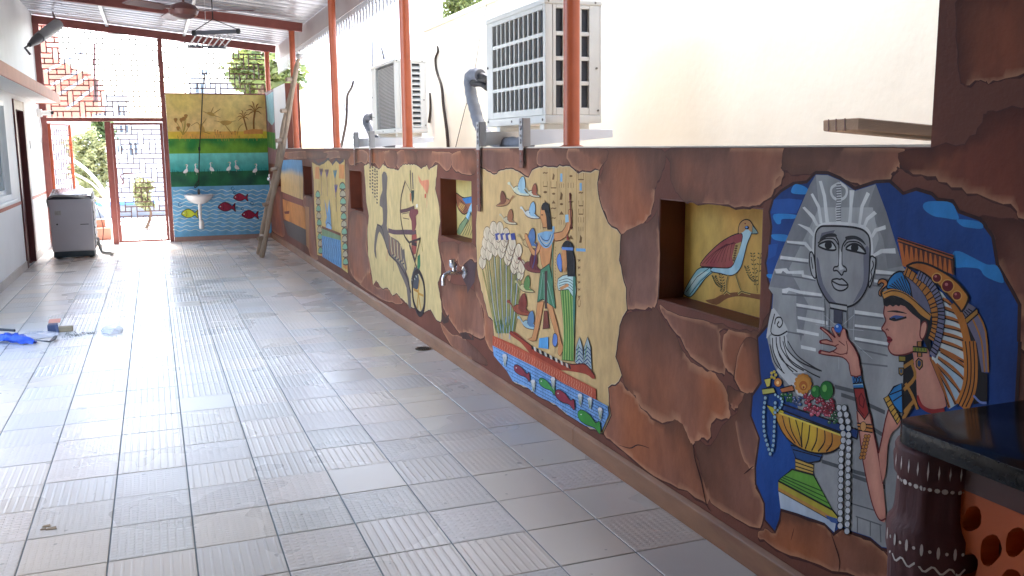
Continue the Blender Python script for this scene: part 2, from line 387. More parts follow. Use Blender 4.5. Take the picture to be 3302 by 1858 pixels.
f = MB(); f.box(XL-0.11, XL+0.02, DY0-0.08, DY0+0.05, -0.1, DZ+0.08); f.box(XL-0.11, XL+0.02, DY1-0.05, DY1+0.08, -0.1, DZ+0.08); f.box(XL-0.11, XL+0.018, DY0+0.05, DY1-0.05, DZ-0.05, DZ+0.079)
f.build('door_frame', m_dark, d, bev=0.004)
MB().tube([(XL-0.055, DY0+0.12, 0.98), (XL-0.02, DY0+0.12, 0.98), (XL-0.015, DY0+0.22, 0.98)], 0.008, 8).build('door_handle', m_steel, d, smooth=True)
wi = thing('window', (XL, (WY0+WY1)/2, WZ0), 'white framed sliding window in the house wall at the left edge', 'window')
m_frame = pm('white_frame', rgb(232,234,234), 0.35, var=0.03)
m_glass = pm('window_glass', rgb(150,165,170), 0.06, var=0.1, scale=1, spec=0.8)
f = MB()
f.box(XL-0.09, XL+0.03, WY0, WY0+0.06, WZ0, WZ1); f.box(XL-0.09, XL+0.03, WY1-0.06, WY1, WZ0, WZ1); f.box(XL-0.09, XL+0.028, WY0+0.06, WY1-0.06, WZ0, WZ0+0.06); f.box(XL-0.09, XL+0.028, WY0+0.06, WY1-0.06, WZ1-0.06, WZ1)
f.build('window_frame', m_frame, wi, bev=0.004)
for k in range(3):
    a = WY0+0.06+k*(WY1-WY0-0.12)/3; c = a+(WY1-WY0-0.12)/3
    p = MB(); p.box(XL-0.05, XL-0.045, a+0.05, c-0.05, WZ0+0.11, WZ1-0.11); po = p.build('pane', m_glass, wi)
    s = MB(); dx = 0.012*(k % 2)
    s.box(XL-0.065+dx, XL-0.03+dx, a, a+0.05, WZ0+0.06, WZ1-0.06); s.box(XL-0.065+dx, XL-0.03+dx, c-0.05, c, WZ0+0.06, WZ1-0.06); s.box(XL-0.064+dx, XL-0.031+dx, a+0.05, c-0.05, WZ0+0.06, WZ0+0.11); s.box(XL-0.064+dx, XL-0.031+dx, a+0.05, c-0.05, WZ1-0.11, WZ1-0.06)
    s.build('sash', m_frame, wi, bev=0.003)
MB().box(XL, XL+0.08, WY0-0.05, WY1+0.05, WZ0-0.035, WZ0-0.002).build('window_sill', m_frame, wi, bev=0.005)
# sun shade slab above door and window
ss = thing('sunshade_slab', (XL+0.3, 12, 2.15), 'concrete sunshade slab with salmon edge above the door and window', 'awning')
YS1 = 16.25
b = MB(); b.box(XL+0.001, XL+0.33, YH, YS1, 2.205, 2.29); b.build('slab', m_white, ss, bev=0.004)
m_salmon = pm('salmon_paint', rgb(206,142,118), 0.6, var=0.08, scale=5)
b = MB(); b.box(XL+0.33, XL+0.345, YH, YS1+0.015, 2.195, 2.335); b.box(XL+0.002, XL+0.33, YS1, YS1+0.014, 2.195, 2.335); b.build('edge_band', m_salmon, ss)
# unseen walls added behind and left of the camera to shade the near passage
rw = MB().box(XL-0.2, XW+1.2, -3.4, -3.2, -0.3, 3.7).build('rear_shade_wall', m_white)
tag(rw, 'unseen white wall added behind the viewer for shade', 'wall')

yd = MB().box(-14, XL-0.021, -6, YH-0.001, -0.4, -0.06).build('added_yard', m_ground); tag(yd, kind='structure')  # unseen open ground added so light enters the passage from the left
nw = MB().box(XL-0.2, XL, -3.2, 4.4, -0.3, 3.6).build('near_shade_wall', m_white); tag(nw, 'unseen white wall added beside the viewer for shade', 'wall')  # unseen wall added to hold side light off the near mural
# ================================================================== painted half wall with niches
m_wallbase = pm('brown_wall_paint', rgb(110,64,50), 0.65, var=0.25, scale=3, bump=0.0012, bscale=70, spec=0.2)
m_nich = pm('niche_brown', rgb(112,56,36), 0.5, var=0.25, scale=4, bump=0.0008)
m_skirt = pm('brown_skirting', rgb(140,98,70), 0.5, var=0.25, scale=7, bump=0.0008, dirt=0.6, dcol=rgb(112,62,48), stretch=(1,0.5,2))
m_cap = pm('bare_wall_top', rgb(214,204,188), 0.8, var=0.1, scale=6, bump=0.003)
XB = 2.09; XN = 2.0
NICHES = [(2.545, 3.22, 0.855, 1.266), (5.57, 6.255, 0.85, 1.262), (8.875, 9.49, 0.85, 1.25), (11.93, 12.63, 0.848, 1.24), (15.03, 15.55, 0.85, 1.0)]
YP = 1.85           # the wall is full height nearer than this
Y_TALL = 14.05      # and raised again at the far corner
ZTALL = 2.42
hwall = thing('half_wall', (XW, 8, 0), 'long brown half wall painted with rocks and Egyptian scenes on the right', 'wall')
b = MB(); zb = -0.25; y = -3.2
for (a, c, z0, z1) in NICHES:
    b.box(XW, XB, y, a, zb, ZT); b.box(XW, XB, a, c, zb, z0); b.box(XW, XB, a, c, z1, ZT); b.box(XN, XB, a, c, z0, z1); y = c
b.box(XW, XB, y, YE+0.12, zb, ZT)
b.box(XW, XB, -3.2, YP, ZT, 3.4)
b.box(XW, XB, Y_TALL, YE+0.12, ZT, ZTALL)
b.build('wall_body', m_wallbase, hwall)
MB().box(XW+0.004, XB-0.002, YP, Y_TALL, ZT, ZT+0.007).build('wall_cap', m_cap, hwall)
for (a, c, z0, z1) in NICHES:       # plastered lining of each niche
    n = MB(); e = 0.0015
    n.box(XW+e, XN, c-0.004, c-0.001, z0+0.001, z1-0.001); n.box(XW+e, XN, a+0.001, a+0.004, z0+0.001, z1-0.001)
    n.box(XW+e, XN, a+0.004, c-0.004, z0+0.001, z0+0.004); n.box(XW+e, XN, a+0.004, c-0.004, z1-0.004, z1-0.001)
    n.build('niche_lining', m_nich, hwall)
    MB().box(XN-0.004, XN-0.001, a+0.004, c-0.004, z0+0.004, z1-0.004).build('niche_back', m_nich, hwall)
for a, c in ((-3.2, 4.0), (4.0, YE)):
    s_ = MB(); x0 = XW-0.018
    s_.hexa([(x0,a,zf(a)-0.06),(XW-0.001,a,zf(a)-0.06),(XW-0.001,c,zf(c)-0.06),(x0,c,zf(c)-0.06),(x0,a,zf(a)+0.085),(XW-0.001,a,zf(a)+0.1),(XW-0.001,c,zf(c)+0.1),(x0,c,zf(c)+0.085)])
    s_.build('skirting', m_skirt, hwall, bev=0.004)
m_wpanel = pm('white_panel_paint', rgb(226,226,224), 0.6, var=0.04, scale=2)
MB().box(XW-0.003, XW-0.0005, Y_TALL+0.002, 15.42, ZT+0.003, ZTALL-0.002).build('white_panel', m_wpanel, hwall)
# ================================================================== painted end wall
ew = thing('end_wall', (1.06, YE, 0), 'end wall painted with Nile marsh, egrets and red fish behind the washbasin', 'wall')
XEL = 0.262
MB().box(XEL, XW-0.001, YE, YE+0.12, -0.3, 2.385).build('wall_body', m_wallbase, ew)
MB().box(XEL-0.005, XW-0.001, YE-0.014, YE+0.125, 2.385, 2.402).build('wall_cap', m_beam, ew)
za = zf(YE)
m_skirt2 = pm('stone_skirting', rgb(170,138,128), 0.5, var=0.12, scale=6)
MB().box(XEL, XW-0.02, YE-0.014, YE-0.001, za-0.03, za+0.075).build('skirting', m_skirt2, ew, bev=0.003)
# ================================================================== gate screen
gs = thing('gate_screen', (-0.6, YE+0.05, za), 'red steel screen of woven bars filling the far end above the gate', 'screen')
YG = YE+0.055
def mbar(p0, p1, w, h, name, parent, mat=None): return MB().bar(p0, p1, w, h, up=(0,1,0)).build(name, mat or m_beam, parent, bev=0.004)
zt_l, zt_m, zt_r = zr(XL)-0.14, zr(0.262)-0.14, zr(1.9)-0.14
mbar((XL+0.05, YG, za-0.03), (XL+0.05, YG, zt_l), 0.09, 0.06, 'post', gs)
mbar((0.225, YG, za-0.03), (0.225, YG, zt_m), 0.07, 0.06, 'post', gs)
mbar((-0.655, YG, za-0.03), (-0.655, YG, 1.93), 0.09, 0.06, 'post', gs)
mbar((XL+0.095, YG, 1.965), (0.19, YG, 1.965), 0.06, 0.09, 'transom', gs)
def weave(x0, x1, z0f, z1f, p, q, y, r=0.0105, phase=0, swap=False, xmap=None):
    """basket weave of round rods between x0..x1 and z0f(x)..z1f(x)"""
    b = MB(); nc = int(round((x1-x0)/p)); p = (x1-x0)/nc; zmin = min(z0f(x0), z0f(x1)); zmax = max(z1f(x0), z1f(x1)); nr = int((zmax-zmin)/q)+1
    W_ = xmap or (lambda x, z: (x, y, z))
    def seg(a, c):
        za_, zc_ = a[1], c[1]
        xm = (a[0]+c[0])/2; lo, hi = z0f(xm), z1f(xm)
        if a[0] == c[0]:
            za_, zc_ = max(za_, lo), min(zc_, hi)
            if zc_-za_ < 0.01: return
        elif not (lo < za_ < hi): return
        b.tube([W_(a[0], za_), W_(c[0], zc_)], r, 5, cap=False)
    isv = lambda c, rr: (c % 2 == 0) and ((rr + phase + (c//2)*2) % 6 in (0, 1, 2))
    for rr in range(nr+1):
        z = zmin + rr*q; run = None
        for c in range(nc+1):
            inside = c < nc and isv(c, rr) and isv(c, rr-1) and ((rr + phase + (c//2)*2) % 6 in (1, 2))
            if c < nc and not inside:
                if run is None: run = c
            else:
                if run is not None: seg((x0+run*p, z), (x0+c*p, z)); run = None
    for c in range(nc):
        rr = 0
        for rr in range(nr):
            k = (rr + phase + (c//2)*2) % 6
            if c % 2 == 0 and k in (0, 1, 2):
                seg((x0+c*p, zmin+rr*q), (x0+c*p, zmin+(rr+1)*q)); seg((x0+(c+1)*p, zmin+rr*q), (x0+(c+1)*p, zmin+(rr+1)*q))
            elif c % 2 == 0 and k == 4:
                seg((x0+(c+0.5)*p, zmin+rr*q), (x0+(c+0.5)*p, zmin+(rr+1)*q))
    return b
lat = weave(XL+0.095, 0.19, lambda x: 2.01, lambda x: zr(x)-0.145, 0.083, 0.083, YG).build('woven_bars', m_rod, gs); tag(lat, kind='stuff')
lat = weave(0.26, 1.88, lambda x: 2.402, lambda x: zr(x)-0.145, 0.083, 0.083, YG, phase=3).build('woven_bars', m_rod, gs); tag(lat, kind='stuff')
# closed leaf
gl = thing('gate_leaf', (-0.2, YE+0.03, za), 'closed red gate leaf of woven bars beside the painted end wall', 'gate')
yg2 = YE+0.03
z0, z1 = za+0.015, 1.91
mbar((-0.585, yg2, z0), (-0.585, yg2, z1), 0.045, 0.035, 'stile', gl); mbar((0.165, yg2, z0), (0.165, yg2, z1), 0.045, 0.035, 'stile', gl)
mbar((-0.562, yg2, z0+0.02), (0.142, yg2, z0+0.02), 0.035, 0.04, 'rail', gl); mbar((-0.562, yg2, z1-0.015), (0.142, yg2, z1-0.015), 0.035, 0.03, 'rail', gl)
lat = weave(-0.5625, 0.1425, lambda x: z0+0.04, lambda x: z1-0.03, 0.083, 0.0795, yg2, r=0.0085).build('woven_bars', m_rod, gl); tag(lat, kind='stuff')
lt = MB(); lt.bar((-0.50, yg2-0.02, 1.07), (-0.30, yg2-0.02, 1.085), 0.02, 0.012); lt.tube([(-0.50, yg2-0.025, 1.07), (-0.515, yg2-0.03, 1.03), (-0.49, yg2-0.03, 0.99), (-0.475, yg2-0.03, 0.94), (-0.495, yg2-0.03, 0.90)], 0.011, 6); lt.build('latch', m_beam, gl)
# open leaf, swung outwards and seen nearly edge on
og = thing('open_gate_leaf', (XL+0.12, YE+0.2, za), 'open red gate leaf swung back at the left of the doorway', 'gate')
hx, hy = XL+0.115, YE+0.10; dirx, diry = 0.300, 0.954
L_ = 0.80
def om(x, z): return (hx+dirx*x, hy+diry*x, z)
for x in (0.0, L_): MB().bar(om(x, z0), om(x, z1), 0.05, 0.05, up=(0,1,0)).build('stile', m_post, og, bev=0.004)
for z in (z0+0.02, z1-0.015): MB().bar(om(0.025, z), om(L_-0.025, z), 0.035, 0.035).build('rail', m_beam, og, bev=0.004)
lat = weave(0.025, L_-0.025, lambda x: z0+0.04, lambda x: z1-0.03, 0.083, 0.0795, 0, r=0.0085, xmap=om).build('woven_bars', m_rod, og); tag(lat, kind='stuff')
# ================================================================== neighbour's wall across the gap
XNB = 3.0
nb = thing('boundary_wall', (XNB, 6, 0), 'tall cream plastered boundary wall behind the air conditioners', 'wall')
MB().box(XNB, XNB+0.22, 7.55, 10.5, -0.6, 2.78).build('wall_body', m_cream, nb)
MB().box(XNB, XNB+0.22, -4, 7.55, -0.6, 4.3).build('shade_raised_wall', m_cream, nb)  # made taller out of view to cut a light streak on the floor
MB().box(XNB-0.02, XNB+0.24, 7.55, 10.52, 2.78, 2.825).build('coping', m_cream, nb, bev=0.004)
nh = thing('neighbour_wall', (3.47, 15, 0), 'tall white painted wall beyond the cream boundary wall', 'wall')
MB().box(3.35, 3.6, 11.7, 19.5, -0.6, 4.6).build('wall_body', m_white, nh)
MB().box(3.32, 3.63, 11.68, 19.52, 4.6, 4.66).build('coping', m_white, nh)
m_dkglass = pm('dark_window', rgb(150,154,158), 0.4, var=0.1)
for k in range(3): MB().box(3.335, 3.349, 17.1+0.27*k, 17.34+0.27*k, 2.15, 2.75).build('vent_slot', m_dkglass, nh)
# passage floor of the gap
MB().add([(XB, -4, -0.3), (XNB, -4, -0.3), (XNB, 17.2, -0.3), (XB, 17.2, -0.3)], [(0,1,2,3)]).build('gap_ground', m_ground); tag(bpy.data.objects['gap_ground'], kind='structure')
# ================================================================== air conditioner outdoor units
m_acw = pm('ac_casing', rgb(222,220,212), 0.42, var=0.05, scale=4, bump=0.0004, dirt=0.18, dcol=rgb(180,172,160))
m_acd = pm('ac_dark_coil', rgb(58,60,66), 0.55, var=0.25, scale=14)
m_fin = pm('coil_fins', rgb(150,152,158), 0.4, metal=0.5, var=0.15, scale=8)
m_screw = pm('screw', rgb(110,104,98), 0.4, metal=0.6)
m_foam = pm('grey_pipe_wrap', rgb(124,126,134), 0.7, var=0.12, scale=20, bump=0.002, bscale=30)
m_black = pm('black_rubber', rgb(34,34,36), 0.5, var=0.2)
m_angle_p = pm('painted_angle', rgb(112,60,46), 0.5, var=0.15)
def ac_unit(label, x0, x1, y0, y1, z0, z1, style):
    t = thing('air_conditioner_unit', ((x0+x1)/2, (y0+y1)/2, z0), label, 'air conditioner', 'air conditioner outdoor units on the half wall')
    c = 0.02
    core = MB().box(x0+0.03, x1-0.012, y0+0.03, y1-0.012, z0+0.02, z1-0.02).build('coil', m_acd if style == 'grid' else m_acd, t)
    top = MB().box(x0-0.004, x1+0.004, y0-0.004, y1+0.004, z1-0.03, z1).build('top_cover', m_acw, t, bev=0.008, seg=3, smooth=True)
    base = MB().box(x0-0.002, x1+0.002, y0-0.002, y1+0.002, z0, z0+0.045).build('base_pan', m_acw, t, bev=0.006, smooth=True)
    MB().box(x1-0.012, x1, y0+0.001, y1-0.001, z0+0.045, z1-0.03).build('front_panel', m_acw, t)
    MB().box(x0+0.031, x1-0.013, y1-0.012, y1, z0+0.045, z1-0.03).build('end_panel', m_acw, t)
    cp = MB(); cp.box(x0, x0+0.045, y0, y0+0.035, z0+0.045, z1-0.03); cp.build('corner_post', m_acw, t, bev=0.006, smooth=True)
    if style == 'grid':
        # rear guard facing the passage: frame and slender bars
        MB().box(x0, x0+0.03, y1-0.11, y1, z0+0.045, z1-0.03).build('side_panel', m_acw, t, bev=0.004)
        gd = MB(); gd.box(x0, x0+0.028, y0+0.036, y1-0.111, z0+0.046, z0+0.085); gd = gd.build('rear_guard', m_acw, t, bev=0.003); MB().box(x0, x0+0.028, y0+0.036, y1-0.111, z1-0.055, z1-0.031).build('guard_bar', m_acw, gd, bev=0.003)
        ya, yb, za_, zb_ = y0+0.036, y1-0.111, z0+0.085, z1-0.055
        n = 11; pt = (yb-ya)/n
        for k in range(1, n): MB().box(x0+0.003, x0+0.022, ya+k*pt-0.007, ya+k*pt+0.007, za_, zb_).build('guard_bar', m_acw, gd, bev=0.003)
        for k in range(1, 4): z = za_+(zb_-za_)*k/4; MB().box(x0+0.001, x0+0.018, ya, yb, z-0.011, z+0.011).build('guard_bar', m_acw, gd, bev=0.003)
        eg = MB(); eg.box(x0+0.046, x0+0.065, y0, y0+0.028, z0+0.046, z1-0.031); eg.box(x1-0.075, x1-0.013, y0, y0+0.028, z0+0.046, z1-0.031); eg.box(x0+0.066, x1-0.076, y0, y0+0.028, z0+0.046, z0+0.085); eg.box(x0+0.066, x1-0.076, y0, y0+0.028, z1-0.05, z1-0.031); eg = eg.build('end_guard', m_acw, t, bev=0.003)
        xa, xb = x0+0.066, x1-0.076; pt = (xb-xa)/4
        for k in range(1, 4): MB().box(xa+k*pt-0.006, xa+k*pt+0.006, y0+0.003, y0+0.022, za_, z1-0.05).build('guard_bar', m_acw, eg, bev=0.003)
        for k in range(1, 4): z = za_+(z1-0.05-za_)*k/4; MB().box(xa, xb, y0+0.001, y0+0.018, z-0.011, z+0.011).build('guard_bar', m_acw, eg, bev=0.003)
    else:
        MB().box(x0, x0+0.03, y1-0.2, y1, z0+0.045, z1-0.03).build('side_panel', m_acw, t, bev=0.004)
        fb = MB(); ya, yb = y0+0.036, y1-0.2; nf = 44
        for k in range(nf): z = z0+0.055+(z1-z0-0.1)*k/nf; fb.box(x0+0.012, x0+0.02, ya, yb, z, z+0.0055)
        fo = fb.build('coil_fins', m_fin, t); tag(fo, kind='stuff')
        eg = MB(); eg.box(x0+0.046, x0+0.07, y0, y0+0.028, z0+0.046, z1-0.031); eg.box(x1-0.06, x1-0.013, y0, y0+0.028, z0+0.046, z1-0.031); eg = eg.build('end_guard', m_acw, t, bev=0.003)
        xa, xb = x0+0.07, x1-0.06; n = 12
        for k in range(n+1):
            z = z0+0.05+(z1-z0-0.09)*k/n; MB().hexa([(xa,y0+0.002,z),(xb,y0+0.002,z),(xb,y0+0.03,z+0.02),(xa,y0+0.03,z+0.02),(xa,y0+0.002,z+0.014),(xb,y0+0.002,z+0.014),(xb,y0+0.03,z+0.03),(xa,y0+0.03,z+0.03)]).build('louvre', m_acw, eg)
        MB().box((xa+xb)/2-0.008, (xa+xb)/2+0.008, y0, y0+0.012, z0+0.046, z1-0.031).build('louvre_mullion', m_acw, eg)
    for (yy, zz) in ((y0+0.03, z0+0.02), (y0+0.5, z0+0.022), (y1-0.03, z0+0.03), (y1-0.03, z1-0.3)):
        MB().tube([(x0-0.006, yy, zz), (x0+0.003, yy, zz)], 0.007, 8).build('screw', m_screw, t)
    for (xx, zz) in ((x0+0.02, z1-0.016), (x1-0.04, z1-0.016), (x1-0.03, z0+0.3), (x1-0.02, z0+0.07)):
        MB().tube([(xx, y0-0.006, zz), (xx, y0+0.003, zz)], 0.006, 8).build('screw', m_screw, t)
    for yy in (y0+0.12, y1-0.12):
        MB().box(x0+0.03, x1-0.03, yy-0.03, yy+0.03, z0-0.035, z0).build('foot', m_acw, t, bev=0.004)
    return t
ac_unit('big air conditioner unit with four rows of guard bars behind the nearest post', 2.02, 2.36, 4.70, 5.645, 1.600, 2.265, 'grid')
ac_unit('smaller louvred air conditioner unit farther along the half wall', 2.10, 2.40, 8.35, 9.32, 1.605, 2.27, 'fin')
m_lbr = pm('bracket_enamel', rgb(226,228,232), 0.35, var=0.05, scale=6)
m_gal = pm('galvanised_angle', rgb(170,170,172), 0.4, metal=0.6, var=0.15, scale=9)
def bracket(y, zlow, label, reach):
    t = thing('wall_bracket', (XW, y, ZT), label, 'bracket', 'steel brackets carrying the air conditioners')
    MB().hexa([(1.905,y-0.02,ZT+0.012),(reach,y-0.02,ZT+0.055),(reach,y+0.02,ZT+0.055),(1.905,y+0.02,ZT+0.012),(1.905,y-0.02,ZT+0.10),(reach,y-0.02,ZT+0.10),(reach,y+0.02,ZT+0.10),(1.905,y+0.02,ZT+0.10)]).build('arm', m_lbr, t, bev=0.003)
    a = MB(); a.box(XW-0.022, XW-0.017, y-0.075, y-0.022, ZT-0.01, ZT+0.16); a.box(XW-0.022, 1.905, y-0.075, y-0.07, ZT+0.009, ZT+0.16); a.build('upright', m_gal, t, bev=0.0015)
    h = MB(); 
    for k in range(4): z = ZT+0.03+k*0.036; h.tube([(XW-0.0245, y-0.05, z), (XW-0.0215, y-0.05, z)], 0.0075, 8)
    for k in range(int((ZT-zlow)/0.04)): z = ZT-0.03-k*0.04; h.tube([(XW-0.0245, y-0.05, z), (XW-0.0215, y-0.05, z)], 0.006, 8)
    tag(h.build('bolt_holes', m_screw, t), kind='stuff')
    MB().box(XW-0.022, XW-0.017, y-0.075, y-0.022, zlow, ZT-0.01).build('lower_strap', m_angle_p, t, bev=0.0015)
    for k in range(2): MB().tube([(XW-0.028, y-0.05, ZT+0.04+0.07*k), (XW-0.02, y-0.05, ZT+0.04+0.07*k)], 0.011, 6).build('bolt', m_gal, t)
bracket(4.71, 1.36, 'steel bracket under the near end of the big air conditioner', 2.43)
bracket(5.42, 1.08, 'steel bracket under the far end of the big air conditioner', 2.40)
bracket(8.45, 1.30, 'steel bracket under the near end of the smaller air conditioner', 2.48)
bracket(9.15, 1.30, 'steel bracket under the far end of the smaller air conditioner', 2.46)
def hose(pts, r, name, mat, label, cat, X, sm=7):
    P = [onx(a, b, X if not isinstance(X, list) else X[i]) for i, (a, b) in enumerate(pts)]
    o = MB().tube(spline(P, sm), r, 10).build(name, mat, None, smooth=True, ang=80); tag(o, label, cat); return o
def acpipe(pts, X, r, label, stub):
    P = spline([onx(a, b, X) for a, b in pts], 7)
    t = thing('insulated_pipe', P[-1], label, 'pipe', 'wrapped pipes of the air conditioners')
    MB().tube(P, [r*(1+0.05*math.sin(i*1.7)) for i in range(len(P))], 12).build('wrapped_pipe', m_foam, t, smooth=True, ang=80)
    for i, s in enumerate(stub):
        MB().tube(spline([onx(a, b, X) for a, b in s], 6), r*0.55, 8).build('black_hose', m_black, t, smooth=True, ang=80)
acpipe([(1549,243), (1527,240), (1514,256), (1520,310), (1532,355), (1545,400), (1570,440), (1610,460), (1650,463), (1705,464)], 2.06, 0.040, 'thick grey wrapped pipe looping from the big air conditioner onto the wall', [[(1538,243), (1560,247), (1572,254)], [(1530,270), (1552,270), (1572,284)], [(1524,268), (1548,257), (1572,258)]])
acpipe([(1200,377), (1186,378), (1180,393), (1190,415), (1200,435), (1215,452), (1240,462), (1262,470)], 2.12, 0.038, 'grey wrapped pipe looping from the smaller air conditioner onto the wall', [[(1193,378), (1205,378), (1214,379)]])
# ================================================================== ceiling fan
m_fan = pm('brown_fan_enamel', rgb(96,58,52), 0.35, var=0.1)
fc = ony(592, 34, 8.6)
t = thing('ceiling_fan', (fc.x, fc.y, fc.z), 'brown ceiling fan hanging under the metal roof', 'ceiling fan')
MB().lathe([(0.012, -0.07), (0.06, -0.065), (0.11, -0.04), (0.125, 0.0), (0.10, 0.04), (0.05, 0.06), (0.02, 0.07)], fc, 24).build('motor_housing', m_fan, t, smooth=True)
MB().tube([fc+Vector((0,0,0.06)), (fc.x, fc.y, zr(fc.x)+0.005)], 0.012, 10).build('down_rod', m_fan, t, smooth=True)
MB().lathe([(0.05, 0.0), (0.03, -0.07)], (fc.x, fc.y, zr(fc.x)-0.0), 16).build('canopy_cup', m_fan, t, smooth=True)
for k in range(3):
    a = R(-18+120*k); d = Vector((math.cos(a), math.sin(a), 0)); s_ = Vector((-d.y, d.x, 0))
    q = []
    for (u, wd) in ((0.19, 0.05), (0.3, 0.062), (0.55, 0.068), (0.60, 0.05)):
        for sg in (-1, 1): q.append(fc + d*u + s_*(wd*sg) + Vector((0, 0, 0.012*sg)))
    v = [p+Vector((0,0,0.003)) for p in q] + [p-Vector((0,0,0.003)) for p in q]
    fs = [(0,1,3,2),(2,3,5,4),(4,5,7,6)] + [(8+0,8+2,8+3,8+1),(10,12,13,11),(12,14,15,13)] + [(0,2,10,8),(2,4,12,10),(4,6,14,12),(6,7,15,14),(7,5,13,15),(5,3,11,13),(3,1,9,11),(1,0,8,9)]
    bl = MB().add(v, fs).build('blade', m_fan, t)
    MB().bar(fc+d*0.09, fc+d*0.22, 0.035, 0.008).build('blade_bracket', m_fan, t)
# ================================================================== hanging clothes dryer
m_dry = pm('dryer_grey', rgb(92,94,104), 0.4, var=0.1); m_dryw = pm('dryer_white', rgb(226,226,228), 0.4, var=0.05)
na, nb_ = ony(625, 107, 11.2), ony(768, 101, 11.2); fa, fb_ = ony(605, 148, 12.6), ony(729, 152, 12.6)
t = thing('clothes_dryer', (na+nb_+fa+fb_)/4, 'ceiling clothes drying rack hung on cords from the roof', 'drying rack')
MB().bar(na, nb_, 0.03, 0.045).build('end_bar', m_dry, t, bev=0.004); MB().bar(fa, fb_, 0.025, 0.03).build('end_bar', m_dry, t, bev=0.004)
for k in range(7):
    u = 0.05+0.9*k/6; MB().tube([na.lerp(nb_, u)-Vector((0,0,0.02)), fa.lerp(fb_, u)], 0.008, 8).build('drying_rod', m_dryw, t, smooth=True)
hk = ony(686, 62, 11.2); hk2 = (fa+fb_)/2+Vector((0,0,0.3))
for p in (na, nb_): MB().tube([p+Vector((0,0,0.02)), hk], 0.005, 6).build('cord', m_black, t)
MB().tube([hk, (hk.x, hk.y, zr(hk.x)-0.02)], 0.006, 6).build('cord', m_black, t)
for p in (fa, fb_): MB().tube([p, hk2], 0.003, 6).build('cord', m_dryw, t)
MB().tube([hk2, (hk2.x, hk2.y, zr(hk2.x)-0.02)], 0.003, 6).build('cord', m_dryw, t)
for p in (na, nb_): MB().lathe([(0.02, -0.03), (0.028, 0), (0.02, 0.03)], p, 10).build('end_knob', m_black, t, smooth=True)
# ================================================================== tube lamp under the first beam
m_lampg = pm('lamp_grey', rgb(138,140,142), 0.45, var=0.1); m_lampd = pm('lamp_dark', rgb(84,84,88), 0.45, var=0.1)
p0, p1 = onx(88, 150, -1.5), ony(188, 78, 15.4)
t = thing('tube_lamp', p1, 'grey tube shaped floodlight slung below the roof near the house wall', 'lamp')
d = (p1-p0)
MB().tube([p0+d*0.36, p0+d*0.97, p1], [0.075, 0.085, 0.06], 14).build('lamp_body', m_lampg, t, smooth=True)
MB().tube([p0+d*0.06, p0+d*0.24, p0+d*0.36], [0.03, 0.062, 0.066], 12).build('lamp_neck', m_lampd, t, smooth=True)
MB().tube([p0+d*0.07, p0+Vector((-0.03,0,-0.02)), p0+Vector((0.03,0,-0.11))], 0.016, 8).build('clamp', m_lampd, t)
MB().tube([p1, p1+Vector((-0.06, 0.1, 0.12)), (p1.x-0.1, p1.y+0.5, zr(p1.x)-0.02)], 0.014, 8).build('hanger', m_rod, t)
# ================================================================== security camera on the corner of the house wall
cp = ony(165, 365, 16.3)
t = thing('security_camera', cp, 'small white security camera on the corner above the gate', 'camera')
m_cctv = pm('camera_white', rgb(232,232,232), 0.35, var=0.03)
MB().box(XL, XL+0.07, cp.y-0.05, cp.y+0.05, cp.z-0.06, cp.z+0.06).build('mount_box', m_cctv, t, bev=0.008, smooth=True)
MB().tube([(XL+0.07, cp.y, cp.z), (cp.x+0.02, cp.y-0.10, cp.z), ], 0.036, 14).build('housing', m_cctv, t, smooth=True)
MB().tube([(cp.x+0.02, cp.y-0.10, cp.z), (cp.x+0.028, cp.y-0.11, cp.z)], 0.026, 14).build('lens', m_black, t, smooth=True)
P = spline([(XL+0.02, cp.y+0.06, cp.z-0.05), (XL+0.03, cp.y+0.08, cp.z-0.25), (XL+0.015, cp.y+0.07, cp.z-0.45)], 6)
MB().tube(P, 0.012, 8).build('cable_conduit', m_cctv, t, smooth=True)
# switch plate by the door
sp = onx(98, 466, XL); t_ = MB().box(XL, XL+0.012, sp.y-0.06, sp.y+0.06, sp.z-0.06, sp.z+0.06).build('switch_plate', m_cctv, None, bev=0.003)
tag(t_, 'white switch plate on the house wall beyond the door', 'switch')
# ================================================================== washing machine
m_wm = pm('washer_grey', rgb(188,186,192), 0.4, metal=0.0, var=0.05, scale=3); m_wmd = pm('washer_base', rgb(46,58,64), 0.45, var=0.1); m_wms = pm('washer_side', rgb(92,94,102), 0.45, var=0.1); m_lid = pm('washer_lid', rgb(66,66,72), 0.25, var=0.1); m_stick = pm('sticker', rgb(170,166,160), 0.5, var=0.2, scale=30)
m_hose = pm('grey_hose', rgb(168,170,170), 0.5, var=0.1)
wx0, wx1, wy0, wy1 = -1.42, -0.86, 14.55, 15.2; z0 = zf(14.6); zt = 0.80
t = thing('washing_machine', ((wx0+wx1)/2, (wy0+wy1)/2, z0), 'grey top loading washing machine standing near the gate', 'washing machine')
MB().box(wx0, wx1, wy0, wy1, z0+0.1, zt).build('body', m_wm, t, bev=0.025, seg=3, smooth=True)
MB().box(wx0+0.012, wx1-0.012, wy0+0.008, wy1-0.01, z0+0.02, z0+0.105).build('plinth', m_wmd, t, bev=0.01, smooth=True)
for (a, c) in ((wx0+0.06, wy0+0.06), (wx1-0.06, wy0+0.06), (wx0+0.06, wy1-0.06), (wx1-0.06, wy1-0.06)): MB().tube([(a, c, z0+0.002), (a, c, z0+0.03)], 0.025, 10).build('foot', m_black, t)
MB().box(wx1-0.001, wx1+0.01, wy0+0.07, wy1-0.04, z0+0.13, zt-0.06).build('side_panel', m_wms, t, bev=0.004)
for k in range(5): MB().box(wx1+0.0095, wx1+0.018, wy0+0.1, wy1-0.08, z0+0.2+k*0.11, z0+0.225+k*0.11).build('side_rib', m_wms, t, bev=0.003)
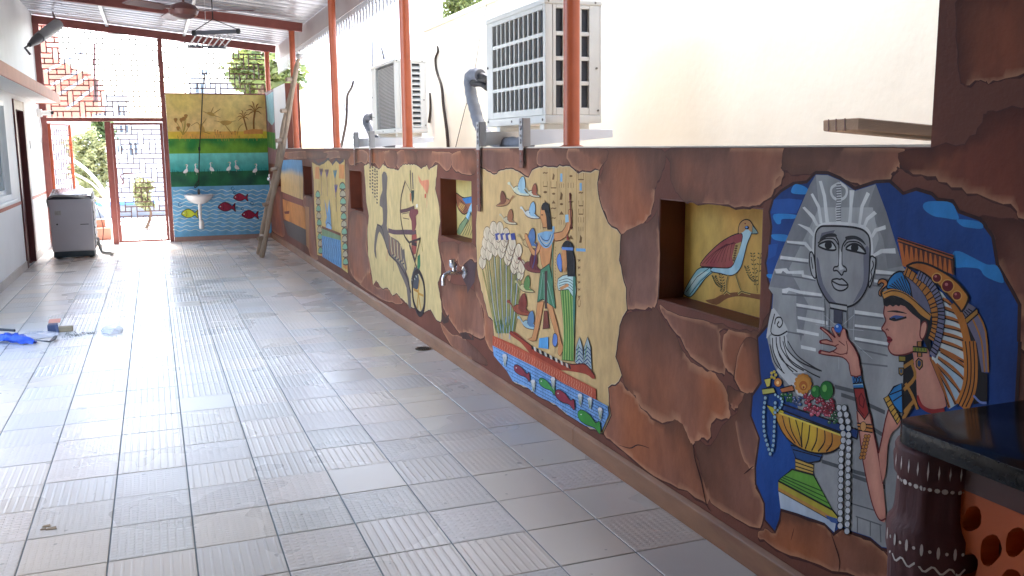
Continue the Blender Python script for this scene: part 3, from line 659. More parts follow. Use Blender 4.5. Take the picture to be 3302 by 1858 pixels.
MB().hexa([(wx0-0.01,wy0-0.005,zt-0.02),(wx1+0.01,wy0-0.005,zt-0.02),(wx1+0.01,wy1,zt-0.02),(wx0-0.01,wy1,zt-0.02),(wx0+0.01,wy0+0.02,zt+0.025),(wx1-0.01,wy0+0.02,zt+0.025),(wx1-0.01,wy1-0.01,zt+0.11),(wx0+0.01,wy1-0.01,zt+0.11)]).build('top_deck', m_lid, t, bev=0.012, smooth=True)
MB().hexa([(wx0+0.05,wy0+0.06,zt+0.03),(wx1-0.05,wy0+0.06,zt+0.03),(wx1-0.05,wy1-0.16,zt+0.085),(wx0+0.05,wy1-0.16,zt+0.085),(wx0+0.06,wy0+0.07,zt+0.045),(wx1-0.06,wy0+0.07,zt+0.045),(wx1-0.06,wy1-0.17,zt+0.10),(wx0+0.06,wy1-0.17,zt+0.10)]).build('lid', m_lid, t, bev=0.008, smooth=True)
MB().box(wx0+0.07, wx0+0.15, wy0-0.002, wy0+0.001, zt-0.24, zt-0.18).build('sticker', m_stick, t)
MB().box(wx0+0.39, wx0+0.5, wy0-0.003, wy0+0.001, zt-0.385, zt-0.375).build('name_strip', m_black, t)
MB().tube([(wx0+0.09, wy0-0.004, zt-0.37), (wx0+0.09, wy0+0.002, zt-0.37)], 0.012, 12).build('knob', m_black, t)
P = spline([(wx0-0.01, wy0+0.1, zt-0.12), (wx0-0.01, wy0+0.04, zt-0.02), (wx0+0.08, wy0+0.0, zt+0.04), (wx0+0.3, wy0-0.01, zt+0.03), (wx1-0.1, wy0, zt-0.0), (wx1+0.015, wy0+0.05, zt-0.01), (wx1+0.01, wy0+0.3, zt+0.06)], 7)
MB().tube(P, 0.016, 8).build('inlet_hose', m_hose, t, smooth=True, ang=80)
P = spline([(wx1+0.01, wy1-0.2, z0+0.25), (wx1+0.06, wy1-0.25, z0+0.06), (wx1+0.12, wy0+0.3, z0+0.03), (wx1+0.22, wy0+0.22, z0+0.03), (wx1+0.2, wy0+0.1, z0+0.03)], 7)
MB().tube(P, 0.026, 10).build('drain_hose', m_hose, t, smooth=True, ang=80)
P = spline([(wx1+0.02, wy1-0.1, zt-0.1), (wx1+0.07, wy1-0.15, zt-0.3), (wx1+0.1, wy1-0.1, zt-0.5), (wx1+0.06, wy1-0.1, z0+0.1)], 7)
MB().tube(P, 0.006, 6).build('power_cord', m_black, t, smooth=True)
# ================================================================== washbasin
m_por = pm('porcelain', rgb(236,236,238), 0.12, var=0.02, spec=0.6, coat=0.3)
bx, bz = 0.695, 0.70
t = thing('washbasin', (bx, YE, bz), 'white wall hung washbasin in front of the painted water', 'washbasin')
prof = [(0.19, -0.155, 0.45), (0.5, -0.135, 0.6), (0.82, -0.08, 0.85), (0.97, -0.03, 0.97), (1.0, 0.0, 1.0), (0.985, 0.006, 0.99), (0.86, 0.0, 0.87), (0.7, -0.06, 0.7), (0.3, -0.10, 0.3)]
vs_ = []; fs_ = []; n = 28
for (rx, h, ry) in prof:
    for j in range(n+1):
        a = math.pi*j/n; vs_.append((bx+0.235*rx*math.cos(a), YE-0.02-0.30*ry*math.sin(a)**0.8, bz+h))
for i in range(len(prof)-1):
    for j in range(n): fs_.append((i*(n+1)+j, i*(n+1)+j+1, (i+1)*(n+1)+j+1, (i+1)*(n+1)+j))
bs = MB().add(vs_, fs_); bs.add([(bx+0.07*math.cos(math.pi*j/n), YE-0.02-0.09*math.sin(math.pi*j/n), bz-0.10) for j in range(n+1)], [tuple(range(n+1))]); bs.box(bx-0.235, bx+0.235, YE-0.05, YE-0.001, bz-0.03, bz+0.012)
bs.build('bowl', m_por, t, smooth=True, ang=60)
MB().lathe([(0.03, -0.15), (0.026, -0.3), (0.024, -0.43)], (bx, YE-0.12, bz), 16).build('waste_pipe', m_por, t, smooth=True)
MB().lathe([(0.026, -0.58), (0.042, -0.56), (0.046, -0.48), (0.035, -0.44), (0.024, -0.42)], (bx+0.01, YE-0.12, bz), 16).build('bottle_trap', m_por, t, smooth=True)
tp = MB(); tp.tube([(bx+0.0, YE-0.07, bz+0.01), (bx+0.0, YE-0.07, bz+0.09)], 0.02, 10); tp.tube(spline([(bx, YE-0.075, bz+0.08), (bx, YE-0.15, bz+0.10), (bx, YE-0.19, bz+0.06)], 5), 0.012, 8); tp.build('tap', m_lampd, t, smooth=True)
# cable hanging over the basin from the top of the wall
c0 = ony(658, 240, YE-0.03); c1 = ony(653, 305, YE-0.03); c2 = ony(643, 480, YE-0.03); c3 = ony(641, 590, YE-0.06)
t = thing('hanging_cable', c1, 'black cable hanging down the painted end wall over the washbasin', 'cable')
MB().tube([c0, c1, c1.lerp(c2, 0.5)+Vector((0.006,0,0)), c2, c3], 0.009, 6).build('cable', m_black, t)
MB().tube([c2+Vector((0,0,0.03)), c2-Vector((0,0,0.03))], 0.017, 8).build('joint', m_black, t)
P = spline([c3+Vector((0,0,0.04)), c3+Vector((-0.05,0,-0.02)), c3+Vector((-0.07,0,-0.08)), c3+Vector((-0.02,0,-0.05)), c3+Vector((0.01,0,0.0))], 6)
MB().tube(P, 0.008, 6).build('cable_loop', m_black, t)
# taps
m_chr = pm('chrome', rgb(205,205,208), 0.14, metal=0.95, var=0.05)
def bibtap(p, label, dirv, s=1.0):
    t = thing('water_tap', p, label, 'tap', 'chrome bib taps')
    d = Vector(dirv); up = Vector((0,0,1)); p = Vector(p)
    MB().tube([p, p+d*0.012*s, p+d*0.02*s], [0.036*s, 0.034*s, 0.016*s], 18).build('flange', m_chr, t, smooth=True)
    MB().tube(spline([p+d*0.015*s, p+d*0.06*s, p+d*0.10*s, p+d*0.125*s-up*0.02*s, p+d*0.128*s-up*0.065*s], 5), [0.014*s]*10+[0.012*s]*11, 12).build('spout', m_chr, t, smooth=True)
    MB().tube([p+d*0.065*s, p+d*0.065*s+up*0.035*s], 0.013*s, 12).build('valve', m_chr, t, smooth=True)
    MB().tube([p+d*0.068*s+up*0.033*s, p+d*0.07*s+up*0.045*s, p+d*0.075*s+up*0.075*s], [0.02*s, 0.024*s, 0.018*s], 12).build('handle', m_chr, t, smooth=True)
bibtap(onx(1501, 878, XW), 'chrome tap on the brown wall below the winged bird niche', (-1, 0, 0), 1.2)
bibtap(ony(868, 577, YE-0.002), 'small chrome tap at the right edge of the painted end wall', (0, -1, 0), 1.2)
# floor drain
dp = onf(1365, 1126)
t = thing('floor_drain', dp, 'round dark metal floor drain beside the half wall', 'drain')
m_drain = pm('dull_drain_metal', rgb(96,86,72), 0.4, metal=0.5, var=0.3, scale=30)
MB().lathe([(0.06, 0.001), (0.062, 0.006), (0.05, 0.009), (0.045, 0.006), (0.01, 0.005)], dp, 24).build('rim', m_drain, t, smooth=True)
for k in range(5):
    x = dp.x-0.032+0.016*k; hl = math.sqrt(max(0.0, 0.042**2-(x-dp.x)**2)); MB().box(x-0.004, x+0.004, dp.y-hl, dp.y+hl, dp.z+0.0075, dp.z+0.0095).build('slot', m_black, t)
# ================================================================== timber climbing ladder
m_pole = pm('weathered_pole', rgb(158,138,118), 0.75, var=0.22, scale=5, bump=0.003, bscale=14, stretch=(4,4,0.7))
b1, b2 = onf(846, 832), onf(830, 820)
t1_ = Vector((1.80, 12.95, 0)); tp1 = onx(966, 182, 1.84); tp2 = onx(958, 205, 1.84)
t = thing('timber_ladder', b1, 'rough timber pole ladder leaning on the half wall', 'ladder')
def wob(a, c, n, amp, seed):
    r_ = random.Random(seed); return [a.lerp(c, i/n)+Vector((r_.uniform(-amp, amp), r_.uniform(-amp, amp), 0)) for i in range(n+1)]
A = spline(wob(b1+Vector((0,0,0.02)), tp1, 7, 0.012, 4), 4); MB().tube(A, [0.036-0.010*i/len(A)+0.003*math.sin(i*1.3) for i in range(len(A))], 10).build('pole', m_pole, t, smooth=True, ang=80)
vd = Vector((b1.x, b1.y, 0)).normalized(); Bq = spline(wob(b1+vd*0.40+Vector((-0.05,0,0.02)), tp1+vd*0.40+Vector((-0.025,0,-0.06)), 7, 0.012, 9), 4); MB().tube(Bq, [0.036-0.010*i/len(Bq)+0.003*math.sin(i*1.7) for i in range(len(Bq))], 10).build('pole', m_pole, t, smooth=True, ang=80)
for u in (0.12, 0.30, 0.47, 0.63, 0.77, 0.90):
    a = A[int(u*(len(A)-1))]; c = Bq[int(u*(len(Bq)-1))]; d = (c-a).normalized()
    MB().tube([a+Vector((-0.115,-0.03,-0.01)), a+Vector((-0.02,0.02,0)), c+d*0.06], [0.026, 0.03, 0.027], 9).build('rung', m_pole, t, smooth=True)
MB().lathe([(0.034, -0.035), (0.044, -0.02), (0.044, 0.02), (0.034, 0.035)], tp1, 10).build('rope_lashing', m_skirt_grey, t, smooth=True)
# ================================================================== litter on the floor
m_cardb = pm('blue_card', rgb(64,74,104), 0.55, var=0.15, scale=20); m_cardo = pm('orange_flap', rgb(226,160,136), 0.6, var=0.1); m_tan = pm('tan_block', rgb(156,138,110), 0.7, var=0.2, scale=20)
def at_floor(px, py): p = onf(px, py); return p
cp = at_floor(171, 1073); t = thing('small_carton', cp, 'small dark blue carton with open orange flap on the floor', 'box')
MB().box(cp.x-0.04, cp.x+0.035, cp.y, cp.y+0.09, cp.z, cp.z+0.065).build('carton', m_cardb, t, bev=0.002)
MB().hexa([(cp.x-0.04,cp.y+0.09,cp.z+0.066),(cp.x+0.05,cp.y+0.09,cp.z+0.066),(cp.x+0.055,cp.y+0.15,cp.z+0.09),(cp.x-0.035,cp.y+0.15,cp.z+0.09),(cp.x-0.04,cp.y+0.09,cp.z+0.068),(cp.x+0.05,cp.y+0.09,cp.z+0.068),(cp.x+0.055,cp.y+0.15,cp.z+0.092),(cp.x-0.035,cp.y+0.15,cp.z+0.092)]).build('flap', m_cardo, t)
MB().hexa([(cp.x+0.03,cp.y-0.03,cp.z+0.002),(cp.x+0.05,cp.y-0.03,cp.z+0.002),(cp.x+0.04,cp.y,cp.z+0.06),(cp.x+0.015,cp.y,cp.z+0.06),(cp.x+0.03,cp.y-0.032,cp.z+0.004),(cp.x+0.05,cp.y-0.032,cp.z+0.004),(cp.x+0.04,cp.y-0.003,cp.z+0.062),(cp.x+0.015,cp.y-0.003,cp.z+0.062)]).build('flap', m_cardb, t)
cp = at_floor(212, 1071); o = MB().box(cp.x-0.055, cp.x+0.055, cp.y, cp.y+0.06, cp.z+0.001, cp.z+0.045).build('sanding_block', m_tan, None, bev=0.006); tag(o, 'tan block lying beside the small carton on the floor', 'block')
# mortar crumbs
cr = MB(); r_ = random.Random(5); ca, cb = at_floor(210, 1085), at_floor(310, 1075)
for k in range(240):
    u = r_.random()**1.3; p = ca.lerp(cb, u)+Vector((r_.gauss(0, 0.012), r_.gauss(0, 0.075*(1-0.7*u)), 0)); s_ = r_.uniform(0.003, 0.009)
    q = [Vector((r_.uniform(-1,1), r_.uniform(-1,1), r_.uniform(-0.2,1)))*s_ for _ in range(4)]
    cr.add([Vector((p.x, p.y, zf(p.y)+s_*0.35))+x for x in q], [(0,1,2),(0,3,1),(1,3,2),(2,3,0)])
o = cr.build('mortar_crumbs', pm('mortar', rgb(130,130,122), 0.9, var=0.2)); tag(o, 'grey mortar crumbs swept in a streak on the tiles', 'crumbs', kind='stuff')
# crumpled plastic bag
def crumple(name, c, sx, sy, sz, mat, label, cat, seed):
    bm = bmesh.new(); bmesh.ops.create_icosphere(bm, subdivisions=4, radius=1); rr = random.Random(seed)
    dirs = [Vector((rr.gauss(0,1), rr.gauss(0,1), rr.gauss(0,1))).normalized() for _ in range(26)]
    for v in bm.verts:
        n_ = v.co.normalized(); k = 1+0.24*sum(abs(math.sin(4*n_.dot(dd)+i)) for i, dd in enumerate(dirs[:8]))/8*2-0.3
        k += 0.12*min(abs(n_.dot(dd)) for dd in dirs)
        v.co = Vector((n_.x*sx*k, n_.y*sy*k, max(-0.35, n_.z)*sz*k+0.35*sz))
    me = bpy.data.meshes.new(name); bm.to_mesh(me); bm.free(); me.materials.append(mat)
    o = bpy.data.objects.new(name, me); COL.objects.link(o); o.location = c; ORG[o.name] = Vector(c); tag(o, label, cat); return o
m_bag = pm('plastic_film', rgb(226,228,236), 0.2, var=0.05); m_bag.node_tree.nodes['Principled BSDF'].inputs['Alpha'].default_value = 0.55
crumple('plastic_bag', at_floor(362, 1070), 0.085, 0.12, 0.036, m_bag, 'crumpled clear plastic bag on the floor past the crumbs', 'bag', 3)
crumple('plastic_sheet', at_floor(118, 1085), 0.16, 0.16, 0.02, m_bag, 'flat crumpled plastic sheet between the umbrella and the carton', 'plastic', 8)
# folded blue umbrella
m_blue = pm('blue_nylon', rgb(52,92,200), 0.5, var=0.2, scale=14, bump=0.004, bscale=18)
e0, e1 = at_floor(-30, 1100), at_floor(112, 1112)
t = thing('folded_umbrella', (e0+e1)/2, 'folded blue umbrella lying on the tiles at the left edge', 'umbrella')
n = 22; P = [e0.lerp(e1, i/n)+Vector((0, 0.01*math.sin(i), 0.045)) for i in range(n+1)]
um = MB(); nr_ = 18; ru = random.Random(6); vs_ = []; fs_ = []
for i, p in enumerate(P):
    u = i/n; r0 = 0.008+0.036*math.sin(math.pi*min(1, 0.10+0.86*u))**0.7*(1+0.25*math.sin(i*1.9)*ru.random())
    for j in range(nr_):
        th = 2*math.pi*j/nr_; fold = 1+0.28*math.sin(5*th+i*0.35)+0.12*math.sin(9*th-i*0.6); q = Vector((-(e1-e0).normalized().y, (e1-e0).normalized().x, 0))
        vs_.append(Vector((p.x, p.y, zf(p.y)+0.004))+q*(1.35*r0*fold*math.cos(th))+Vector((0, 0, 0.62*r0*fold*math.sin(th)+0.85*r0)))
for i in range(n):
    for j in range(nr_): fs_.append((i*nr_+j, i*nr_+(j+1) % nr_, (i+1)*nr_+(j+1) % nr_, (i+1)*nr_+j))
um.add(vs_, fs_).build('canopy', m_blue, t, smooth=True, ang=70)
MB().tube([e0+Vector((-0.1, 0.08, 0.10)), e0.lerp(e1, 0.55)+Vector((0,0.06,0.09))], 0.011, 8).build('rib', m_black, t, smooth=True)
hkp = [e1+Vector((0,0,0.04)), e1+Vector((0.08,-0.05,0.03)), e1+Vector((0.11,-0.03,0.02)), e1+Vector((0.13,0.09,0.02)), e1+Vector((0.135,0.16,0.02))]
MB().tube(hkp, [0.006, 0.006, 0.006, 0.014, 0.014], 8).build('handle', m_lampd, t, smooth=True)
# loose scraps
for k, (a, c, s_) in enumerate(((150, 1698, 0.016), (166, 1706, 0.02), (140, 1708, 0.012))):
    p = at_floor(a, c); o = MB().hexa([(p.x-s_,p.y-s_*0.4,p.z+0.001),(p.x+s_,p.y-s_*0.6,p.z+0.001),(p.x+s_*0.8,p.y+s_*0.5,p.z+0.001),(p.x-s_*0.7,p.y+s_*0.6,p.z+0.001),(p.x-s_,p.y-s_*0.4,p.z+0.003),(p.x+s_,p.y-s_*0.6,p.z+0.004),(p.x+s_*0.8,p.y+s_*0.5,p.z+0.006),(p.x-s_*0.7,p.y+s_*0.6,p.z+0.003)]).build('paper_scrap', m_tan)
    tag(o, ('small torn scrap on a tile in the left foreground, farthest of three', 'largest and nearest of three torn scraps on a left foreground tile', 'tiny leftmost torn scrap on a tile in the left foreground')[k], 'scrap', 'torn scraps on the foreground tile')
# ================================================================== counter, carved post and pierced panel
m_gran = pm('black_granite', rgb(20,21,24), 0.15, var=0.35, scale=60, spec=0.2, coat=0.0, dirt=0.25, dcol=rgb(58,58,60))
ZC = 0.885
ct = thing('counter_top', (1.66, 0.4, ZC), 'black polished granite counter top at the right edge', 'counter')
xa, yb_ = 1.445, 1.50; rr = 0.07
out = [(XW-0.003, yb_), (XW-0.003, -1.4), (xa, -1.4)] + [(xa+rr-rr*math.cos(a), yb_-rr+rr*math.sin(a)) for a in [R(q) for q in range(0, 91, 9)]]
MB().prism(out, 'z', ZC-0.04, ZC).build('slab', m_gran, ct, bev=0.006, seg=3, smooth=True)
m_marn = pm('maroon_paint', rgb(84,40,42), 0.6, var=0.22, scale=9, bump=0.0015, bscale=30, stretch=(3,3,0.6))
m_wmark = pm('white_brush_paint', rgb(214,206,200), 0.6, var=0.15)
m_mar2 = pm('maroon_apron', rgb(72,28,24), 0.45, var=0.2, scale=5)
cc = Vector((1.533, 1.430, 0))
cpst = thing('carved_post', (cc.x, cc.y, 0), 'dark maroon carved post with white brush marks under the counter', 'post')
prof = [(0.0942, 0.0), (0.0942, 0.08), (0.0856, 0.10), (0.0888, 0.36), (0.0930, 0.575), (0.1006, 0.612), (0.1006, 0.662), (0.0899, 0.678), (0.0845, 0.70), (0.0824, 0.75), (0.0824, 0.768), (0.0915, 0.778), (0.0945, 0.812), (0.0905, 0.822), (0.0925, 0.832), (0.088, 0.842), (0.075, 0.8448)]
n = 48; vs_ = []; fs_ = []
fine = []
for (r0, h0), (r1, h1) in zip(prof, prof[1:]):
    k = max(1, int((h1-h0)/0.03)); fine += [(r0+(r1-r0)*i/k, h0+(h1-h0)*i/k) for i in range(k)]
fine.append(prof[-1]); rr_ = random.Random(2); ph = [rr_.uniform(0, 6) for _ in range(5)]
for (r0, h0) in fine:
    groove = 0.0035 if (0.11 < h0 < 0.60 or 0.69 < h0 < 0.77) else 0.0008
    for j in range(n):
        a = 2*math.pi*j/n; q = r0 + groove*(math.sin(9*a+ph[0]+2*h0)+0.6*math.sin(17*a+ph[1]-3*h0)); vs_.append((cc.x+q*math.cos(a), cc.y+q*math.sin(a), h0))
for i in range(len(fine)-1):
    for j in range(n): fs_.append((i*n+j, i*n+(j+1) % n, (i+1)*n+(j+1) % n, (i+1)*n+j))
fs_.append(tuple(range((len(fine)-1)*n, len(fine)*n)))
MB().add(vs_, fs_).build('shaft', m_marn, cpst, smooth=True, ang=70)
def on_post(ang, z, r): return Vector((cc.x+r*math.cos(R(ang)), cc.y+r*math.sin(R(ang)), z))
# angles: 180 faces the passage, 270 faces the viewer's side
for k in range(9):
    a = 160+k*12.5; q = MB(); hh = 0.016+0.006*(k == 4); q.add([on_post(a-1.2, 0.808-hh*0.2, 0.0965), on_post(a, 0.808-hh, 0.0965), on_post(a+1.2, 0.808, 0.0965), on_post(a, 0.808+hh, 0.0965)], [(0,1,2,3)]); q.build('white_dash', m_wmark, cpst)
for k in range(12):
    a = 155+k*9.5; q = MB(); s_ = 0.004+0.001*(k % 3); q.add([on_post(a+math.degrees(s_*math.cos(u)/0.08), 0.766+s_*math.sin(u), 0.0868) for u in [i*math.pi/4 for i in range(8)]], [tuple(range(8))]); q.build('white_dot', m_wmark, cpst)
for k in range(12):
    a = 155+k*9.0; q = MB(); s_ = 0.004 if k % 2 else 0.014
    q.add([on_post(a+math.degrees(0.003*math.cos(u)/0.09), 0.638+s_*math.sin(u), 0.1028) for u in [i*math.pi/4 for i in range(8)]], [tuple(range(8))]); q.build('white_dash', m_wmark, cpst)
def brush(pts, wdt, r):
    q = MB(); vs = []; fs = []
    for i, (a, z) in enumerate(pts):
        a2, z2 = pts[min(i+1, len(pts)-1)]; a1, z1_ = pts[max(i-1, 0)]; du = (a2-a1)*R(1)*r; dz = z2-z1_; L = math.hypot(du, dz) or 1; nu, nz_ = -dz/L*wdt/2, du/L*wdt/2
        vs += [on_post(a+math.degrees(nu/r), z+nz_, r), on_post(a-math.degrees(nu/r), z-nz_, r)]
    fs = [(2*i, 2*i+1, 2*i+3, 2*i+2) for i in range(len(pts)-1)]; q.add(vs, fs).build('white_brush_line', m_wmark, cpst)
brush([(160+i*3.2, 0.598+0.007*math.sin(i*1.05)) for i in range(32)], 0.0045, 0.1000)
for k, st in enumerate([[(200,0.535),(203,0.560),(206,0.550),(209,0.515)], [(210,0.575),(210,0.525)], [(214,0.580),(215,0.525)], [(218,0.565),(224,0.560),(222,0.530)], [(200,0.515),(208,0.510),(220,0.515),(226,0.530)], [(206,0.510),(210,0.475),(216,0.460)], [(214,0.505),(208,0.475),(202,0.460)], [(205,0.460),(212,0.450),(220,0.457)], [(185,0.545),(188,0.515),(184,0.495)], [(234,0.475),(240,0.455),(236,0.435)], [(240,0.475),(233,0.445)], [(245,0.475),(246,0.435)], [(212,0.445),(206,0.415)], [(214,0.445),(220,0.415)]]): brush(spline([(a, z) for a, z in st], 4) if len(st) > 2 else st, 0.0045, 0.0965)
# apron and pierced panel
MB().box(1.505, 1.55, -1.3, 1.34, 0.775, ZC-0.041).build('counter_apron', m_mar2, ct)
pp = thing('pierced_panel', (1.53, 0.2, 0), 'orange panel pierced with dark oval holes under the counter', 'panel')
m_orng = pm('orange_panel_paint', rgb(192,86,32), 0.5, var=0.15, scale=5, bump=0.0012, bscale=25); m_hole = pm('hole_shadow_side', rgb(60,30,18), 0.7, var=0.2)
y0_, y1_, z0_, z1_ = -0.6, 1.365, 0.0, 0.774
verts = [(y0_, z0_), (y1_, z0_), (y1_, z1_), (y0_, z1_)]; edges = [(0,1),(1,2),(2,3),(3,0)]; loops = []
rh = random.Random(11)
row = 0; z = 0.055
while z < 0.74:
    y = y1_-0.045-(0.049 if row % 2 else 0)
    while y > y0_+0.05:
        cy_, cz_ = y+rh.uniform(-0.006, 0.006), z+rh.uniform(-0.006, 0.006); k0 = len(verts); a0 = rh.uniform(0, 6); wv = rh.uniform(0.9, 1.1)
        lp = [(cy_+0.023*wv*math.cos(u)*(1+0.1*math.cos(3*u+a0))-0.008*math.sin(u), cz_+0.034*wv*math.sin(u)*(1+0.07*math.sin(2*u+a0))) for u in [i*2*math.pi/14 for i in range(14)]]
        lp = [(a, min(b_, z1_-0.004)) for a, b_ in lp]
        verts += lp; edges += [(k0+i, k0+(i+1) % 14) for i in range(14)]; loops.append((k0, cy_, cz_)); y -= 0.098
    row += 1; z += 0.047
vo, eo, fo, *_ = delaunay_2d_cdt([Vector(v) for v in verts], edges, [], 1, 1e-6)
def inside(p, poly):
    c = False; j = len(poly)-1
    for i in range(len(poly)):
        if (poly[i][1] > p[1]) != (poly[j][1] > p[1]) and p[0] < (poly[j][0]-poly[i][0])*(p[1]-poly[i][1])/(poly[j][1]-poly[i][1])+poly[i][0]: c = not c
        j = i
    return c
lps = [[verts[k0+i] for i in range(14)] for k0, _, _ in loops]
keep = []
for f_ in fo:
    c_ = (sum(vo[i][0] for i in f_)/3, sum(vo[i][1] for i in f_)/3)
    if not any(abs(c_[0]-l[1]) < 0.07 and abs(c_[1]-l[2]) < 0.07 and inside(c_, q) for l, q in zip(loops, lps)): keep.append(tuple(f_))
pb = MB(); pb.add([(1.512, v[0], v[1]) for v in vo], keep)
for q in lps:
    k = len(q); pb.add([(1.512, a, b_) for a, b_ in q]+[(1.553, a-0.008, b_) for a, b_ in q], [(i, (i+1) % k, k+(i+1) % k, k+i) for i in range(k)])
pb.build('pierced_board', m_orng, pp)
MB().box(1.5535, 1.57, y0_, y1_, z0_, z1_).build('hole_shade_back', m_hole, pp)  # dark brown back gives the holes their shade by colour
MB().box(1.5125, 1.553, y1_, y1_+0.002, z0_, z1_).build('edge_strip', m_orng, pp)
# ================================================================== timber offcut sticking out behind the tall wall
m_timb = pm('old_timber', rgb(112,88,68), 0.75, var=0.25, scale=4, bump=0.001, stretch=(5,0.8,5))
q = [onx(2654, 421, 2.10), onx(2765, 420, 2.02), onx(3160, 478, 2.02), onx(3060, 490, 2.4), onx(2656, 383, 2.10), onx(2768, 379, 2.02), onx(3160, 428, 2.02), onx(3060, 440, 2.4)]
c8 = [onx(2768, 421, 2.03), onx(3165, 455, 2.03), None, None, onx(2768, 379, 2.03), onx(3165, 418, 2.03), None, None]
dv = Vector((0.20, 0.12, 0))
dl_ = ((onx(2654, 383, 2.13)-onx(2768, 379, 2.03))); dl_.z *= 0.3
c8[3] = c8[0]+dl_; c8[2] = c8[1]+dl_; c8[7] = c8[4]+dl_; c8[6] = c8[5]+dl_
t = thing('timber_offcut', c8[1], 'short wooden beam sticking out past the edge of the tall painted wall', 'beam')
MB().hexa(c8).build('beam', m_timb, t, bev=0.004)
for k in (0.35, 0.6, 0.82):
    a = c8[4].lerp(c8[7], k); b_ = c8[0].lerp(c8[3], k); nrm = (c8[4]-c8[5]).normalized()
    MB().bar(a+nrm*0.001, b_+nrm*0.001, 0.003, 0.003).build('saw_groove', m_dark, t)
# ================================================================== wall painting: flat paint laid on the walls
from mathutils import noise as mnoise
def paint_mat():
    m = bpy.data.materials.new('mural_paint'); m.use_nodes = True; n = m.node_tree.nodes; l = m.node_tree.links; b = n['Principled BSDF']
    at = n.new('ShaderNodeAttribute'); at.attribute_name = 'Col'
    tc = n.new('ShaderNodeNewGeometry'); nz = n.new('ShaderNodeTexNoise'); nz.inputs['Scale'].default_value = 9; nz.inputs['Detail'].default_value = 4; nz.inputs['Roughness'].default_value = 0.62
    mp = n.new('ShaderNodeMapping'); mp.inputs['Scale'].default_value = (1, 1.6, 0.8); l.new(tc.outputs['Position'], mp.inputs[0]); l.new(mp.outputs[0], nz.inputs['Vector'])
    mr = n.new('ShaderNodeMapRange'); mr.inputs[1].default_value = 0.28; mr.inputs[2].default_value = 0.72; mr.inputs[3].default_value = 0.80; mr.inputs[4].default_value = 1.16; l.new(nz.outputs[0], mr.inputs[0])
    mx = n.new('ShaderNodeMix'); mx.data_type = 'RGBA'; mx.blend_type = 'MULTIPLY'; mx.inputs[0].default_value = 1; l.new(at.outputs['Color'], mx.inputs[6]); l.new(mr.outputs[0], mx.inputs[7]); l.new(mx.outputs[2], b.inputs['Base Color'])
    n2 = n.new('ShaderNodeTexNoise'); n2.inputs['Scale'].default_value = 70; n2.inputs['Detail'].default_value = 2; l.new(tc.outputs['Position'], n2.inputs['Vector'])
    bp = n.new('ShaderNodeBump'); bp.inputs['Strength'].default_value = 1; bp.inputs['Distance'].default_value = 0.0009; l.new(n2.outputs[0], bp.inputs['Height']); l.new(bp.outputs[0], b.inputs['Normal'])
    b.inputs['Roughness'].default_value = 0.6; b.inputs['Specular IOR Level'].default_value = 0.18
    return m
M_PAINT = paint_mat()
CA, CB, CC, CD, CE, CF, CG, CH, CI, CJ, CK, CL = ((2400,500,.48313), (2400,1100,.52320), (2000,400,.69045), (1450,450,.69034), (850,450,.48309), (500,250,.41391), (1160,500,.37975), (870,480,.28972), (1530,530,.34516), (1560,950,.31052), (2500,0,.41404), (1300,1100,.52310))
def dist_seg(p, a, b):
    ab = b-a; L = ab.length_squared
    t = 0 if L == 0 else max(0, min(1, (p-a).dot(ab)/L)); return (p-(a+ab*t)).length
